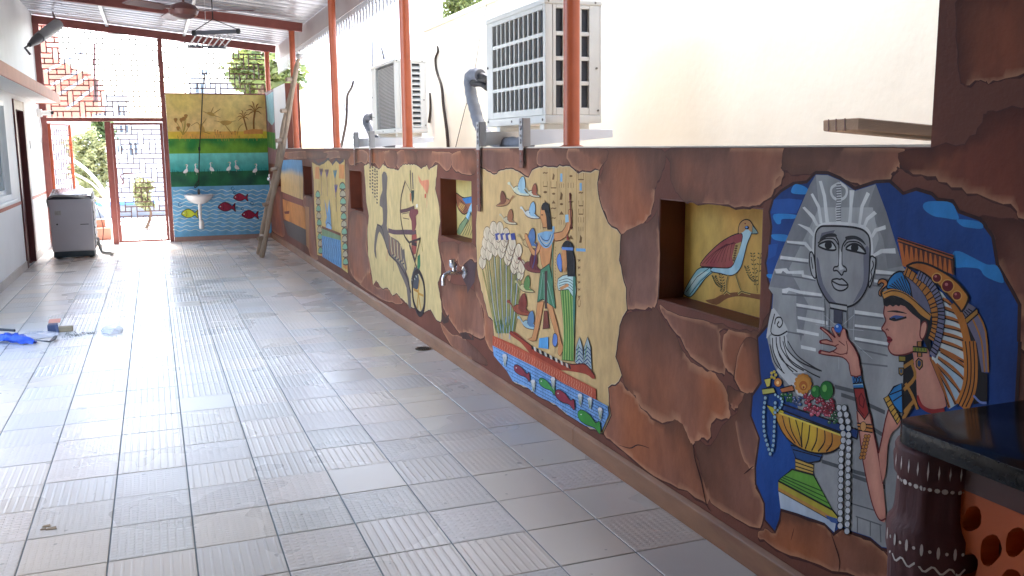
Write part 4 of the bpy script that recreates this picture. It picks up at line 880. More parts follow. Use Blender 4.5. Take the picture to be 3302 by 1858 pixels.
class Paint:
    """paint on the plane x = D (axis 'x', plane coords y,z) or y = D (axis 'y', plane coords x,z)"""
    def __init__(s, axis, D, crop, step=4e-5, base=6e-4):
        s.axis = axis; s.D = D; s.crop = crop; s.step = step; s.k = base; s.v = []; s.f = []; s.c = []
        s.box = None
    def T(s, pts, crop=None):
        x0, y0, sc = crop or s.crop; out = []
        for (a, b) in pts:
            p = onx(x0+a*sc, y0+b*sc, s.D) if s.axis == 'x' else ony(x0+a*sc, y0+b*sc, s.D)
            out.append(Vector((p.y, p.z)) if s.axis == 'x' else Vector((p.x, p.z)))
        return out
    def raw(s, P2, tris, cols):
        s.k += s.step; b = len(s.v)
        for p in P2: s.v.append((s.D-s.k, p[0], p[1]) if s.axis == 'x' else (p[0], s.D-s.k, p[1]))
        s.f += [tuple(i+b for i in t) for t in tris]; s.c += cols
    def clipz(s, P2):
        return [Vector((p.x, min(max(p.y, s.box[2]), s.box[3]))) if s.box else p for p in P2]
    def fill(s, pts, col, sm=0, crop=None, w=False):
        P2 = pts if w else s.T(pts, crop)
        if sm: P2 = spline(P2, sm, True)
        P2 = s.clipz(P2)
        if callable(col): return s.shade(P2, col)
        tri = tessellate_polygon([[Vector((p.x, p.y, 0)) for p in P2]])
        s.raw(P2, tri, [col]*len(P2))
    def shade(s, P2, fn, gap=None):
        """polygon filled with a fine triangle net whose colours come from fn(point, distance to edge, inward normal)"""
        xs = [p.x for p in P2]; ys = [p.y for p in P2]; w_, h_ = max(xs)-min(xs), max(ys)-min(ys); gap = gap or max(0.012, min(w_, h_)/14)
        P = []
        for i, p in enumerate(P2):
            q = P2[(i+1) % len(P2)]; n = max(1, int((q-p).length/gap)); P += [p.lerp(q, j/n) for j in range(n)]
        nb = len(P); ed = [(i, (i+1) % nb) for i in range(nb)]; poly = [(p.x, p.y) for p in P2]
        inner = []
        segs = [(P2[i], P2[(i+1) % len(P2)]) for i in range(len(P2))]
        ny, nx = int(h_/gap)+1, int(w_/gap)+1
        for j in range(ny+1):
            for i in range(nx+1):
                p = Vector((min(xs)+gap*(i+0.5*(j % 2)), min(ys)+gap*j))
                if inside((p.x, p.y), poly):
                    d = min(dist_seg(p, a, b) for a, b in segs)
                    if d > gap*0.35: inner.append((p, d))
        allp = P+[q[0] for q in inner]
        vo, eo, fo, ov, *_ = delaunay_2d_cdt([Vector((p.x, p.y)) for p in allp], ed, [], 1, 1e-7)
        dd = [0.0]*nb+[q[1] for q in inner]; cols = []
        for i, v in enumerate(vo):
            d = dd[ov[i][0]] if ov[i] else 0.0
            cols.append(fn(Vector((v[0], v[1])), d))
        s.raw([Vector((v[0], v[1])) for v in vo], [tuple(f) for f in fo], cols)
    def line(s, pts, wd, col, sm=0, crop=None, closed=False, w=False, taper=False):
        P2 = pts if w else s.T(pts, crop)
        if sm: P2 = spline(P2, sm, closed)
        elif closed: P2 = list(P2)
        n = len(P2); vs = []; tr = []
        for i, p in enumerate(P2):
            a = P2[(i-1) % n] if closed else P2[max(i-1, 0)]; b = P2[(i+1) % n] if closed else P2[min(i+1, n-1)]
            t = (b-a); L = t.length or 1; nn = Vector((-t.y, t.x))/L; ww = wd/2*((1-0.75*abs(2*i/(n-1)-1)) if taper and n > 1 else 1); vs += [p+nn*ww, p-nn*ww]
        m = n if closed else n-1
        for i in range(m):
            j = (i+1) % n; tr += [(2*i, 2*i+1, 2*j+1), (2*i, 2*j+1, 2*j)]
        s.raw(s.clipz(vs), tr, [col]*len(vs))
    def ell(s, c, rx, ry, col, n=14, rot=0, crop=None):
        pts = [(c[0]+rx*math.cos(u)*math.cos(rot)-ry*math.sin(u)*math.sin(rot), c[1]+rx*math.cos(u)*math.sin(rot)+ry*math.sin(u)*math.cos(rot)) for u in [2*math.pi*i/n for i in range(n)]]
        s.fill(pts, col, crop=crop)
    def out(s, pts, fillc, linec, wd, sm=0, crop=None):
        s.fill(pts, fillc, sm, crop); s.line(pts, wd, linec, sm, crop, closed=True)
    def many(s, polys, col, crop=None):      # separate shapes that do not overlap, one coat
        P2 = []; tr = []
        for q in polys:
            b = len(P2); T_ = s.T(q, crop); P2 += T_; tr += [tuple(i+b for i in t) for t in tessellate_polygon([[Vector((p.x, p.y, 0)) for p in T_]])]
        s.raw(P2, tr, [col]*len(P2))
    def build(s, name, parent, label=None):
        me = bpy.data.meshes.new(name); o0 = ORG[parent.name]
        me.from_pydata([(a-o0.x, b-o0.y, c-o0.z) for a, b, c in s.v], [], s.f)
        ca = me.color_attributes.new('Col', 'FLOAT_COLOR', 'POINT'); ca.data.foreach_set('color', [q for c in s.c for q in c])
        # faces look out of the wall
        nrm = Vector((-1,0,0)) if s.axis == 'x' else Vector((0,-1,0))
        bm = bmesh.new(); bm.from_mesh(me)
        fl_ = [f for f in bm.faces if f.normal.dot(nrm) < 0]; bmesh.ops.reverse_faces(bm, faces=fl_); bm.to_mesh(me); bm.free()
        me.materials.append(M_PAINT); o = bpy.data.objects.new(name, me); COL.objects.link(o); o.parent = parent; ORG[o.name] = o0
        if label: o['label'] = label
        return o
def mixc(a, b, t): t = max(0, min(1, t)); return tuple(a[i]+(b[i]-a[i])*t for i in range(3))+(1,)
def mulc(a, k): return (a[0]*k, a[1]*k, a[2]*k, 1)
BLK = rgb(26,22,24)
def nz2(p, s, o=0): return mnoise.noise(Vector((p.x*s+o, p.y*s-o, o*1.7)))
ROCK_N = 0
def rock(pts, crop, base=None, rim=None, sm=0, seed=None, jag=0.006, w=False, dark=True):
    """one painted boulder: mottled body, pale chipped rim, dark cleft round it"""
    global ROCK_N; ROCK_N += 1; sd = ROCK_N*3.7
    P = Paint('x', XW, crop, base=4e-4+1.6e-5*(ROCK_N % 40)); P.box = (0, 0, zf(12)+0.09, 3.4)
    P2 = pts if w else P.T(pts, crop)
    P2 = spline(P2, 4, True); rj = random.Random(ROCK_N)
    P2 = [p+Vector((rj.uniform(-jag, jag), rj.uniform(-jag, jag))) for p in P2]
    def lim(p):
        if p.x > YP+0.03: return Vector((p.x, min(p.y, ZT-0.002)))
        return Vector((min(p.x, YP-0.002), p.y)) if p.y > ZT-0.02 else p
    P2 = [lim(p) for p in P2]; P2 = [p for i, p in enumerate(P2) if (p-P2[i-1]).length > 1e-4]
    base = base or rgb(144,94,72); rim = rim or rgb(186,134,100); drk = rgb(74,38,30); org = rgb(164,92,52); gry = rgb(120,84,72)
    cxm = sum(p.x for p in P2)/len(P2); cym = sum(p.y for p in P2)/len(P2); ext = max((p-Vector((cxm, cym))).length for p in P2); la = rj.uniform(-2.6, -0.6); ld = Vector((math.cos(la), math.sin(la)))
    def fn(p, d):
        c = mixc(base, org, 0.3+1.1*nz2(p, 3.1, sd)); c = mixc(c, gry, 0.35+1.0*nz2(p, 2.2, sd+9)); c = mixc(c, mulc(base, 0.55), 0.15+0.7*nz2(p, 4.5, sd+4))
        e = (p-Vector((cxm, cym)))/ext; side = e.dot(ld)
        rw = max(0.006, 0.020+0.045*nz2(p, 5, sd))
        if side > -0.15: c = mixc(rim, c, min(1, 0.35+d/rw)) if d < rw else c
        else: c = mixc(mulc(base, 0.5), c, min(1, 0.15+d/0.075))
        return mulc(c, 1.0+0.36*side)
    sh_ = Vector((-ld.x, -ld.y))*-0.008
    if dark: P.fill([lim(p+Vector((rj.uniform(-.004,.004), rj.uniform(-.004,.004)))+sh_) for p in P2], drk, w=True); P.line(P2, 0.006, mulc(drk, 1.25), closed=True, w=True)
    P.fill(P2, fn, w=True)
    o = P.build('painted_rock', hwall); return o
# ---------------------------------------------------------------- painted boulders
NR = rgb(144,88,62)
R4 = Paint('x', XW, CC)
r4 = R4.T([(20,890),(130,872),(168,862),(240,960),(290,1050),(330,1110),(400,1150),(440,1165),(490,1230),(508,1310)], CC)+R4.T([(2005,470),(1910,490),(1890,605),(1840,590),(1790,640),(1750,580),(1690,480),(1600,500),(1480,420),(1430,340),(1370,280),(1340,190),(1305,110),(1320,0)], CL)
for ent in [
    ([(-60,1130),(140,1140),(65,1250),(60,1330),(20,1449),(-150,1449),(-200,1200)], CK, None),
    ([(240,115),(235,180),(240,260),(270,330),(330,365),(470,380),(600,388),(655,378),(715,320),(738,250),(768,240),(762,190),(800,115)], CC, None),
    ([(735,45),(990,45),(995,150),(965,210),(955,290),(930,360),(880,410),(830,430),(800,440),(750,405),(735,360),(695,280),(690,210),(720,140)], CD, None),
    ([(10,510),(130,460),(178,430),(178,800),(135,860),(60,865),(30,850),(20,760),(5,650)], CC, None),
    ([(185,850),(240,880),(440,930),(560,960),(640,975),(630,1000),(480,955),(470,1010),(490,1150),(440,1160),(330,1090),(280,1000),(220,920)], CC, NR),
    ([(510,965),(640,985),(680,900),(716,890),(690,960),(645,1010),(645,1100),(660,1200),(650,1240),(590,1255),(530,1180),(490,1130),(475,1030)], CC, NR),
    'R4',
    ([(500,1230),(560,1250),(600,1280),(590,1310),(540,1330),(512,1310)], CC, NR),
    ([(1270,260),(1340,250),(1380,300),(1440,360),(1480,430),(1590,510),(1700,490),(1760,600),(1790,660),(1850,850),(1880,1000),(1700,900),(1500,800),(1330,650),(1240,570),(1265,420),(1260,300)], CL, NR),
    ([(1800,620),(1900,640),(2000,490),(2130,430),(2150,520),(2205,600),(2190,760),(2170,880),(2220,1000),(2200,1150),(2050,1090),(1900,990),(1840,800)], CL, NR),
    ([(0,0),(80,10),(105,200),(90,300),(0,320),(-60,200)], CB, NR),
    ([(0,335),(40,330),(50,450),(95,600),(70,770),(0,740),(-50,500)], CB, NR),
    ([(60,1330),(60,1250),(140,1145),(930,1145),(965,1280),(950,1320),(910,1340),(880,1400),(760,1440),(600,1430),(450,1370),(330,1340),(200,1360)], CK, None),
    ([(1465,-60),(2200,-60),(2200,480),(1937,560),(1700,640),(1610,620),(1490,650),(1440,580),(1430,400)], CK, rgb(126,60,36)),
    ([(1420,1125),(1530,1085),(1640,905),(1720,862),(2000,850),(2250,900),(2250,1600),(1937,1700),(1850,1600),(1500,1500),(1290,1400),(1100,1350),(990,1300),(1000,1180)], CK, rgb(122,58,38)),
    ([(1450,440),(1600,430),(1680,560),(1690,740),(1800,930),(1835,1010),(1830,1250),(1940,1300),(2100,1000),(2050,600),(1800,420)], CA, rgb(116,56,38)),
    ([(225,1045),(330,1075),(430,1115),(500,1135),(550,1195),(600,1155),(700,1205),(850,1285),(900,1449),(700,1449),(400,1360),(190,1270),(90,1200),(130,1150),(190,1185)], CB, NR),
    ([(120,45),(410,45),(405,130),(370,178),(330,150),(265,132),(215,160),(150,128)], CD, None), ([(425,45),(550,45),(558,128),(420,128)], CD, None), ([(556,45),(735,45),(698,140),(635,155),(570,128)], CD, None),
    ([(1030,80),(1160,80),(1258,90),(1250,180),(1220,212),(1160,150),(1110,198),(1050,188),(1015,130)], CE, None), ([(895,80),(1010,80),(1018,168),(935,168),(905,198),(880,150)], CE, None), ([(812,80),(885,80),(890,168),(862,198),(815,160)], CE, None),
    ([(690,80),(805,80),(800,168),(776,198),(742,160),(700,150)], CE, None), ([(572,80),(688,80),(688,160),(640,150),(576,168)], CE, None), ([(400,82),(565,80),(565,132),(490,125),(430,128)], CE, None), ([(150,84),(395,82),(400,125),(260,128),(150,125)], CE, None), ([(1265,88),(1410,80),(1408,235),(1300,215),(1262,180)], CE, None),
    ([(1185,690),(1300,700),(1300,790),(1260,850),(1240,950),(1195,800)], CE, None), ([(1305,700),(1410,705),(1425,820),(1380,800),(1310,850)], CE, None),
    ([(1192,880),(1240,955),(1400,1000),(1460,1150),(1470,1330),(1350,1285),(1310,1300),(1232,1180),(1196,1100)], CE, None),
    ([(1410,830),(1500,860),(1540,1000),(1560,1200),(1540,1420),(1480,1330),(1470,1150),(1410,1000)], CE, None),
    ([(580,490),(668,500),(695,560),(688,700),(715,870),(690,900),(650,960),(580,880),(562,700)], CE, rgb(148,94,76)), ([(560,890),(640,960),(700,880),(740,975),(850,1005),(930,1090),(860,1090),(760,1050),(620,950)], CE, rgb(148,94,76)),
    ([(265,395),(320,390),(335,520),(345,700),(365,800),(320,790),(295,700),(285,550)], CE, rgb(150,98,82)), ([(60,340),(112,350),(125,500),(140,640),(100,640),(55,600),(50,450)], CE, rgb(146,92,78)), ([(545,180),(570,190),(572,300),(565,440),(558,600),(545,400)], CE, rgb(172,132,96)),
    ([(1180,1220),(1260,1300),(1330,1320),(1440,1420),(1500,1500),(1400,1470),(1250,1370)], CE, None)]:
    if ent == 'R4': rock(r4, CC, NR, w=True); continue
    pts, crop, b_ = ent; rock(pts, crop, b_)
# dark cracks
cr_ = Paint('x', XW, CL, base=1.6e-3)
for pts, crop, wd in [([(1790,640),(1800,720),(1840,860),(1870,1000),(1900,1050)], CL, 0.010), ([(1330,640),(1400,660),(1450,640),(1520,660)], CL, 0.006), ([(540,1190),(560,1250),(590,1350),(585,1420)], CB, 0.006), ([(310,1150),(290,1230)], CB, 0.003), ([(1300,790),(1305,700)], CE, 0.006), ([(60,740),(45,790),(50,830)], CC, 0.003), ([(1240,950),(1200,830)], CE, 0.008), ([(0,820),(60,770)], CB, 0.006), ([(560,870),(600,960),(650,1000)], CE, 0.01)]:
    cr_.line(pts, wd, rgb(58,28,22), 5, crop, taper=True)
cr_.fill([(1340,840),(1380,800),(1420,830),(1410,950),(1370,1010),(1362,1030),(1360,980),(1335,940)], rgb(84,62,62), 0, CE)
cr_.fill([(1190,1150),(1215,1190),(1240,1165),(1235,1220),(1205,1230),(1188,1210)], rgb(74,50,44), 0, CE)
cr_.fill([(1310,1290),(1355,1285),(1390,1330),(1400,1290),(1405,1340),(1330,1330)], rgb(74,50,44), 0, CE)
cr_.build('painted_cracks', hwall, 'dark painted cracks between the painted rocks')
# jagged torn plaster border used by the picture panels
def panel(P, pts, crop, col, seed):
    P2 = P.T(pts, crop); rj = random.Random(seed); Q = []
    for i, p in enumerate(P2):
        q = P2[(i+1) % len(P2)]; n = max(1, int((q-p).length/0.035)); Q += [p.lerp(q, j/n)+Vector((rj.uniform(-0.006, 0.006), rj.uniform(-0.006, 0.006))) for j in range(n)]
    P.line(Q, 0.022, rgb(70,42,38), closed=True, w=True); P.line(Q, 0.007, rgb(200,176,140), closed=True, w=True)
    P.fill(Q, lambda p, d: mulc(col, 0.98+0.10*nz2(p, 1.7, seed)), w=True)
YEL = rgb(200,165,112)
# ---------------------------------------------------------------- stone king and princess
P = Paint('x', XW, CA, step=1e-5, base=1.2e-3)
op = P.T([(480,128),(420,190),(330,200),(250,250),(200,300),(175,380),(190,480),(178,600),(150,720),(165,830),(192,930),(185,1020),(165,1140),(95,1220),(100,1300),(110,1449)]) + \
     P.T([(110,260),(55,340),(47,460),(100,600),(75,780),(77,880),(130,1000),(132,1100),(190,1168),(215,1100),(226,1032),(330,1062),(400,1092),(440,1100),(500,1122),(550,1182),(600,1142),(660,1172),(780,1212),(850,1272),(1000,1300),(1400,1100),(1655,600),(1668,390),(1690,0)], CB) + \
     P.T([(1822,1250),(1828,1000),(1790,930),(1682,740),(1650,550),(1570,440),(1430,390),(1390,320),(1290,310),(1250,270),(1150,240),(1060,268),(970,185),(880,190),(740,235),(640,165),(560,130)])
P.line(op, 0.02, rgb(58,30,26), closed=True, w=True)
NAVY = rgb(26,58,116)
P.fill(op, lambda p, d: mixc(rgb(22,52,112), rgb(34,86,166), 0.4+0.8*nz2(p, 2.6, 3)), w=True)
for q in [[(315,250),(330,205),(360,195),(420,220),(425,258),(370,262)], [(200,395),(350,400),(335,425),(255,428),(245,458),(215,455)], [(190,530),(290,535),(280,575),(220,570),(190,555)], [(155,795),(205,800),(200,825),(160,818)], [(1200,360),(1205,320),(1270,308),(1380,318),(1420,380),(1430,430),(1340,420),(1260,405)], [(1425,430),(1570,445),(1592,490),(1500,485),(1450,470)], [(1395,655),(1440,643),(1520,680),(1620,730),(1690,740),(1735,850),(1650,830),(1600,800),(1570,760),(1480,750),(1405,745)]]: P.fill(q, rgb(48,136,206), 4)
for q in [[(200,300),(300,290),(390,300),(350,390),(180,390)], [(165,600),(230,590),(210,670),(160,700)]]: P.fill(q, rgb(36,88,166))
G1, G2, G3, G4 = rgb(150,151,152), rgb(180,181,180), rgb(206,207,205), rgb(112,113,116)
body = P.T([(480,132),(440,200),(400,300),(340,430),(280,580),(235,680),(190,800),(165,890),(195,930),(188,1050),(150,1200),(190,1380)]) + P.T([(200,180),(260,300),(330,400),(420,740),(440,850),(560,1080),(600,1135),(660,1168),(780,1208),(850,1268),(930,1280),(1000,900),(1000,0)], CB) + P.T([(1100,1200),(1100,800),(1060,740),(1000,560),(950,380),(880,195),(740,240),(640,170),(560,135)])
def stone(p, d): return mulc(mixc(G1, G2, 0.35+0.9*nz2(p, 3.3, 5)), 0.9+0.25*nz2(p, 9, 2))
P.fill(body, stone, w=True)
P.fill([(480,132),(440,200),(340,430),(235,680),(170,880),(350,900),(350,1100),(380,1250),(430,1000),(300,760),(420,520),(500,350)], rgb(134,135,138))
P.fill([(880,195),(950,380),(1060,740),(960,760),(930,560),(830,340)], rgb(132,133,135))
P.fill([(500,350),(860,350),(900,560),(850,700),(840,520),(500,480),(470,700),(430,560)], G2)
for q in [[(185,1030),(230,1062),(290,1160),(280,1205),(225,1210),(180,1190),(150,1220)], [(175,1210),(280,1205),(290,1290),(350,1370),(420,1449),(300,1449),(230,1380)]]: P.fill(q, G3, 3)
P.fill([(200,180),(230,140),(300,200),(380,260),(560,340),(520,400),(330,330)], G3, 0, CB)
for c in [[(190,1220),(200,1320),(260,1449)], [(215,1215),(225,1300),(290,1410),(330,1449)], [(240,1212),(250,1290),(320,1390),(400,1440)], [(268,1208),(285,1290),(360,1370),(460,1420),(510,1440)], [(205,1060),(180,1180),(230,1205),(290,1175)], [(205,1130),(215,1090),(245,1085),(258,1120),(240,1150),(222,1135),(235,1110)]]: P.line(c, 0.005, BLK, 5)
for c in [[(160,20),(190,130),(250,200)], [(200,10),(230,110),(330,190)], [(240,0),(280,110),(400,190),(470,225)], [(270,0),(330,90),(430,160),(480,185)]]: P.line(c, 0.0045, BLK, 5, CB)
LS = rgb(224,225,222)
for q in [[(500,175),(520,172),(548,270),(570,455),(545,455),(528,280)], [(445,262),(460,255),(508,340),(525,455),(505,455),(490,350)], [(390,352),(405,345),(468,405),(500,470),(482,475),(450,420)], [(358,462),(370,460),(440,485),(478,535),(465,550),(425,505)], [(705,235),(738,235),(725,340),(718,460),(695,455),(705,340)], [(820,245),(842,260),(800,345),(780,470),(762,462),(778,340)], [(870,372),(888,392),(830,438),(812,482),(795,472),(815,420)], [(945,468),(948,495),(888,512),(860,555),(848,540),(872,492)], [(1010,622),(1015,658),(925,655),(855,688),(850,670),(915,628)], [(285,572),(290,588),(405,602),(458,660),(462,640),(415,580)], [(245,672),(240,695),(430,718),(432,695)], [(205,762),(285,755),(300,775),(398,770),(402,798),(478,815),(478,832),(390,815),(385,795),(285,792),(260,772),(250,790),(215,790)], [(255,895),(300,885),(375,905),(520,925),(520,945),(370,925),(300,905),(285,925),(255,920)], [(880,765),(1015,780),(1010,800),(880,792)], [(870,830),(960,840),(960,860),(870,850)], [(350,990),(540,1020),(540,1040),(352,1010)], [(358,1075),(560,1110),(560,1135),(360,1095)], [(352,1160),(500,1190),(500,1210),(354,1182)], [(380,1268),(480,1290),(480,1312),(382,1292)], [(740,1035),(935,1062),(935,1085),(740,1060)], [(740,1130),(930,1150),(930,1170),(740,1148)], [(740,1215),(960,1250),(960,1270),(740,1235)]]: P.fill(q, LS)
for c in [[(205,795),(390,820),(478,838)], [(250,700),(430,722)], [(290,592),(405,606)], [(255,928),(520,950)], [(350,1015),(540,1046)], [(740,1065),(930,1090)], [(740,1152),(930,1176)], [(740,1240),(960,1278)], [(880,798),(1010,806)], [(290,1180),(400,1200)], [(780,1390),(960,1410)], [(780,1300),(960,1340)], [(860,870),(930,878)]]: P.line(c, 0.005, G4)
for c in [[(480,740),(700,810),(860,850)], [(670,830),(870,900)], [(700,480),(860,580)], [(740,380),(870,440)], [(600,330),(720,370)], [(560,280),(720,320)]]: P.line(c, 0.012, rgb(92,94,96), 0, CB)
for c in [[(690,1080),(850,1135)], [(660,1000),(830,1050)], [(700,1080),(700,1180)], [(780,1110),(780,1200)], [(840,1130),(845,1240)]]: P.line(c, 0.004, rgb(98,100,102), 0, CB)
P.line([(468,660),(470,560),(490,500),(530,470),(650,465),(790,485),(840,540),(852,680)], 0.016, LS, 5)
P.line([(635,190),(590,215),(583,250),(600,285),(635,298),(672,285),(688,250),(680,215),(640,185)], 0.009, LS, 4)
P.line([(632,185),(638,300),(628,360),(632,455)], 0.020, LS)
for i in range(15): P.line([(618,200+i*17),(650,197+i*17)], 0.004, G4)
# face
for e, sg in (([(440,662),(455,648),(470,690),(482,815),(458,805),(442,740)], 0), ([(845,690),(872,684),(882,700),(875,770),(852,860),(835,872)], 1)): P.out(e, G2, BLK, 0.005, 4)
P.line([(860,705),(866,740),(850,780),(856,810),(842,850)], 0.004, BLK, 4); P.line([(450,680),(455,720),(462,760)], 0.004, BLK, 4)
face = [(482,520),(512,480),(560,474),(660,476),(760,488),(815,515),(842,570),(842,700),(832,850),(800,930),(755,985),(700,1012),(620,1012),(568,982),(520,910),(490,830),(476,700),(476,600)]
P.fill(face, lambda p, d: mixc(rgb(140,140,142), rgb(164,164,164), 0.5+1.0*nz2(p, 6, 8)), 4); 
P.fill([(500,700),(530,860),(600,970),(640,1000),(600,1000),(540,940),(500,850),(485,700)], rgb(112,112,124), 3); P.fill([(800,650),(835,620),(830,840),(790,930),(730,990),(760,930),(800,840)], rgb(114,114,126), 3); P.fill([(520,520),(610,500),(600,520),(530,540),(500,590)], rgb(104,104,116)); 
P.line(face, 0.006, BLK, 4, closed=True)
P.fill([(500,592),(518,548),(560,526),(608,524),(620,545),(560,548),(528,565)], rgb(44,44,46), 3); P.fill([(680,545),(740,538),(790,562),(816,602),(782,578),(740,562),(690,567)], rgb(44,44,46), 3)
for e, c, r in (([(498,606),(540,580),(588,580),(616,630),(560,633)], (565,602), 25), ([(683,627),(720,595),(770,602),(816,656),(750,646)], (741,619), 26)):
    P.out(e, rgb(186,188,188), BLK, 0.006, 4); P.ell(c, r, r*1.05, BLK)
P.line([(495,588),(540,560),(600,560),(632,600)], 0.004, BLK, 5); P.line([(670,610),(700,580),(770,585),(815,640)], 0.004, BLK, 5)
P.line([(615,545),(632,580),(636,640),(634,735),(605,748),(600,772),(625,772),(655,803),(668,778),(686,775),(682,752),(656,735)], 0.005, BLK, 3); P.line([(690,560),(662,600),(655,650),(656,735)], 0.005, BLK, 3)
P.fill([(640,620),(654,650),(654,730),(670,760),(640,770),(636,740)], G3)
lip = [(588,838),(620,826),(642,830),(660,828),(697,866),(680,896),(640,906),(602,885)]
P.out(lip, rgb(168,168,170), BLK, 0.005, 3); P.line([(588,840),(640,866),(697,868)], 0.005, BLK, 3)
P.out([(572,985),(690,1005),(692,1045),(578,1022)], G2, BLK, 0.006); P.fill([(600,1030),(660,1042),(658,1130),(600,1120)], rgb(70,70,84))
for c in [[(572,1020),(570,1200)], [(690,1040),(690,1190)], [(540,960),(545,1150)]]: P.line(c, 0.004, G4)
for c in [[(530,980),(525,1300)], [(740,1020),(730,1250)], [(637,1155),(635,1430)], [(540,1070),(637,1155)], [(637,1155),(740,1065)], [(480,1130),(637,1155)], [(637,1155),(800,1172)], [(700,1220),(860,1360)], [(560,1240),(637,1155)]]: P.line(c, 0.0035, rgb(214,218,222), taper=True)
P.build('king_painting', hwall, 'grey stone king face with striped headcloth painted on deep blue')
# ---- fruit bowl and beads
P = Paint('x', XW, CB, step=6e-6, base=3.0e-3)
P.fill([(215,925),(570,1115),(560,1178),(500,1120),(440,1098),(330,1060),(228,1030)], lambda p, d: mixc(rgb(150,170,196), rgb(196,206,214), 0.5+nz2(p, 8, 1)))
P.out([(214,860),(300,790),(432,826),(548,1038)], rgb(104,164,62), BLK, 0.006); P.out([(214,862),(548,1040),(582,1082),(576,1122),(214,920)], rgb(184,168,60), BLK, 0.006)
for k in (0.25, 0.5, 0.75): P.line([(214+(300-214)*k*0.6,860-40*k),(548-80*k,1038-150*k)], 0.004, rgb(40,80,30))
P.fill([(214,900),(570,1095),(576,1122),(214,920)], rgb(190,140,70)); P.fill([(500,1070),(582,1095),(576,1125),(540,1115)], rgb(60,90,150))
P.out([(318,722),(432,762),(430,822),(320,792)], rgb(202,164,80), BLK, 0.005); P.line([(320,770),(430,805)], 0.004, BLK); P.line([(320,745),(430,783)], 0.004, BLK)
P.out([(290,640),(490,690),(470,738),(400,752),(322,722)], rgb(38,76,132), BLK, 0.005); P.line([(305,668),(480,715)], 0.004, BLK)
P.out([(140,392),(250,430),(225,505),(190,470)], rgb(206,190,58), BLK, 0.004)
bowl = [(200,440),(330,478),(600,572),(602,640),(535,686),(440,690),(340,656),(262,592),(216,512)]
P.fill(bowl, lambda p, d: mixc(rgb(214,178,58), rgb(196,130,52), 0.4+1.2*nz2(p, 9, 4)), 3); P.line(bowl, 0.006, BLK, 3, closed=True)
for c in [[(240,462),(262,540),(320,630)], [(280,470),(300,560),(350,645)], [(320,480),(350,590),(358,655)], [(365,495),(358,590),(362,655)], [(410,510),(400,600),(380,665)], [(455,528),(450,610),(420,675)], [(500,545),(500,620),(460,680)], [(545,560),(545,630),(510,680)]]: P.line(c, 0.005, BLK, 5)
P.out([(240,388),(706,546),(698,602),(600,562),(244,428)], rgb(30,58,116), BLK, 0.006); P.line([(215,440),(600,580)], 0.006, rgb(220,200,90))
rg = random.Random(4)
for (cx_, cy_, n_, sx, sy, col, r_) in ((262,352,14,38,26,rgb(48,112,60),12), (338,366,12,32,30,rgb(66,88,128),12), (425,375,26,48,50,rgb(166,52,70),14), (480,430,18,60,28,rgb(196,92,110),13), (520,400,22,42,42,rgb(140,38,52),14), (560,470,12,30,34,rgb(52,96,62),12)):
    for k in range(n_):
        c = (cx_+rg.uniform(-sx, sx), cy_+rg.uniform(-sy, sy)); P.ell(c, r_, r_, BLK, 10); P.ell(c, r_*0.84, r_*0.84, mulc(col, rg.uniform(0.8, 1.25)), 10); P.ell((c[0]-3, c[1]-4), 3, 3, rgb(214,200,206), 6)
for c, rx, ry in (((450,310),30,36), ((515,304),40,58)): P.ell(c, rx+3, ry+3, BLK, 18); P.ell(c, rx, ry, rgb(34,112,44), 18); P.ell((c[0]-12,c[1]-14), rx*0.35, ry*0.4, rgb(110,180,90), 12)
for i in range(12): P.ell((370+42*math.cos(i*math.pi/6), 262+50*math.sin(i*math.pi/6)), 14, 15, rgb(196,128,50), 8)
P.ell((370,264),40,48,rgb(204,140,58),16); P.ell((372,274),26,30,rgb(176,96,40),14); P.ell((374,280),13,15,rgb(214,160,70),12); P.ell((374,284),6,8,rgb(140,40,40),8)
P.out([(228,292),(302,272),(318,305),(240,318)], rgb(190,110,62), BLK, 0.004); P.ell((216,254),26,29,BLK,14); P.ell((216,254),23,26,rgb(206,128,62),14); P.ell((214,256),9,11,rgb(240,200,130),10)
P.out([(130,235),(172,226),(166,278),(146,284)], rgb(214,198,90), BLK, 0.004); P.out([(116,296),(188,286),(200,318),(122,330)], rgb(190,184,96), BLK, 0.004)
for i in range(5): P.ell((188+14*math.cos(i*1.256), 208+20*math.sin(i*1.256)), 9, 10, rgb(214,188,74), 8)
def beads(path, r, col, n):
    Q = spline([Vector(p) for p in path], 12); L = [0]
    for a, b in zip(Q, Q[1:]): L.append(L[-1]+(b-a).length)
    for k in range(n):
        t_ = L[-1]*k/(n-1); i = next((i for i in range(len(L)-1) if L[i+1] >= t_), len(L)-2); u = (t_-L[i])/((L[i+1]-L[i]) or 1); c = Q[i].lerp(Q[i+1], u)
        P.ell((c.x, c.y), r, r*1.2, BLK, 12); P.ell((c.x, c.y), r*0.82, r*0.82*1.2, col, 12)
beads([(592,410),(606,500),(620,590),(606,700),(604,830),(602,960),(600,1080),(600,1138)], 19, rgb(196,198,200), 19)
beads([(625,412),(648,500),(652,600),(650,720),(648,850),(648,980),(645,1100),(642,1170)], 19, rgb(196,198,200), 19)
beads([(138,350),(128,440),(132,560),(158,660),(172,694),(188,630),(194,520),(200,380)], 11, rgb(150,186,206), 24); beads([(200,330),(240,360),(236,400),(200,440)], 9, rgb(150,186,206), 8)
P.build('fruit_bowl_painting', hwall, 'golden bowl of grapes and green fruit with strings of beads, painted')
# ---- princess
P = Paint('x', XW, CA, step=1e-5, base=3.2e-3)
SK = rgb(212,150,128); SKD = rgb(196,128,112); GOLD = rgb(200,132,52); LN = rgb(104,34,34)
def skin(p, d): return mixc(SKD, SK, 0.2+d/0.03)
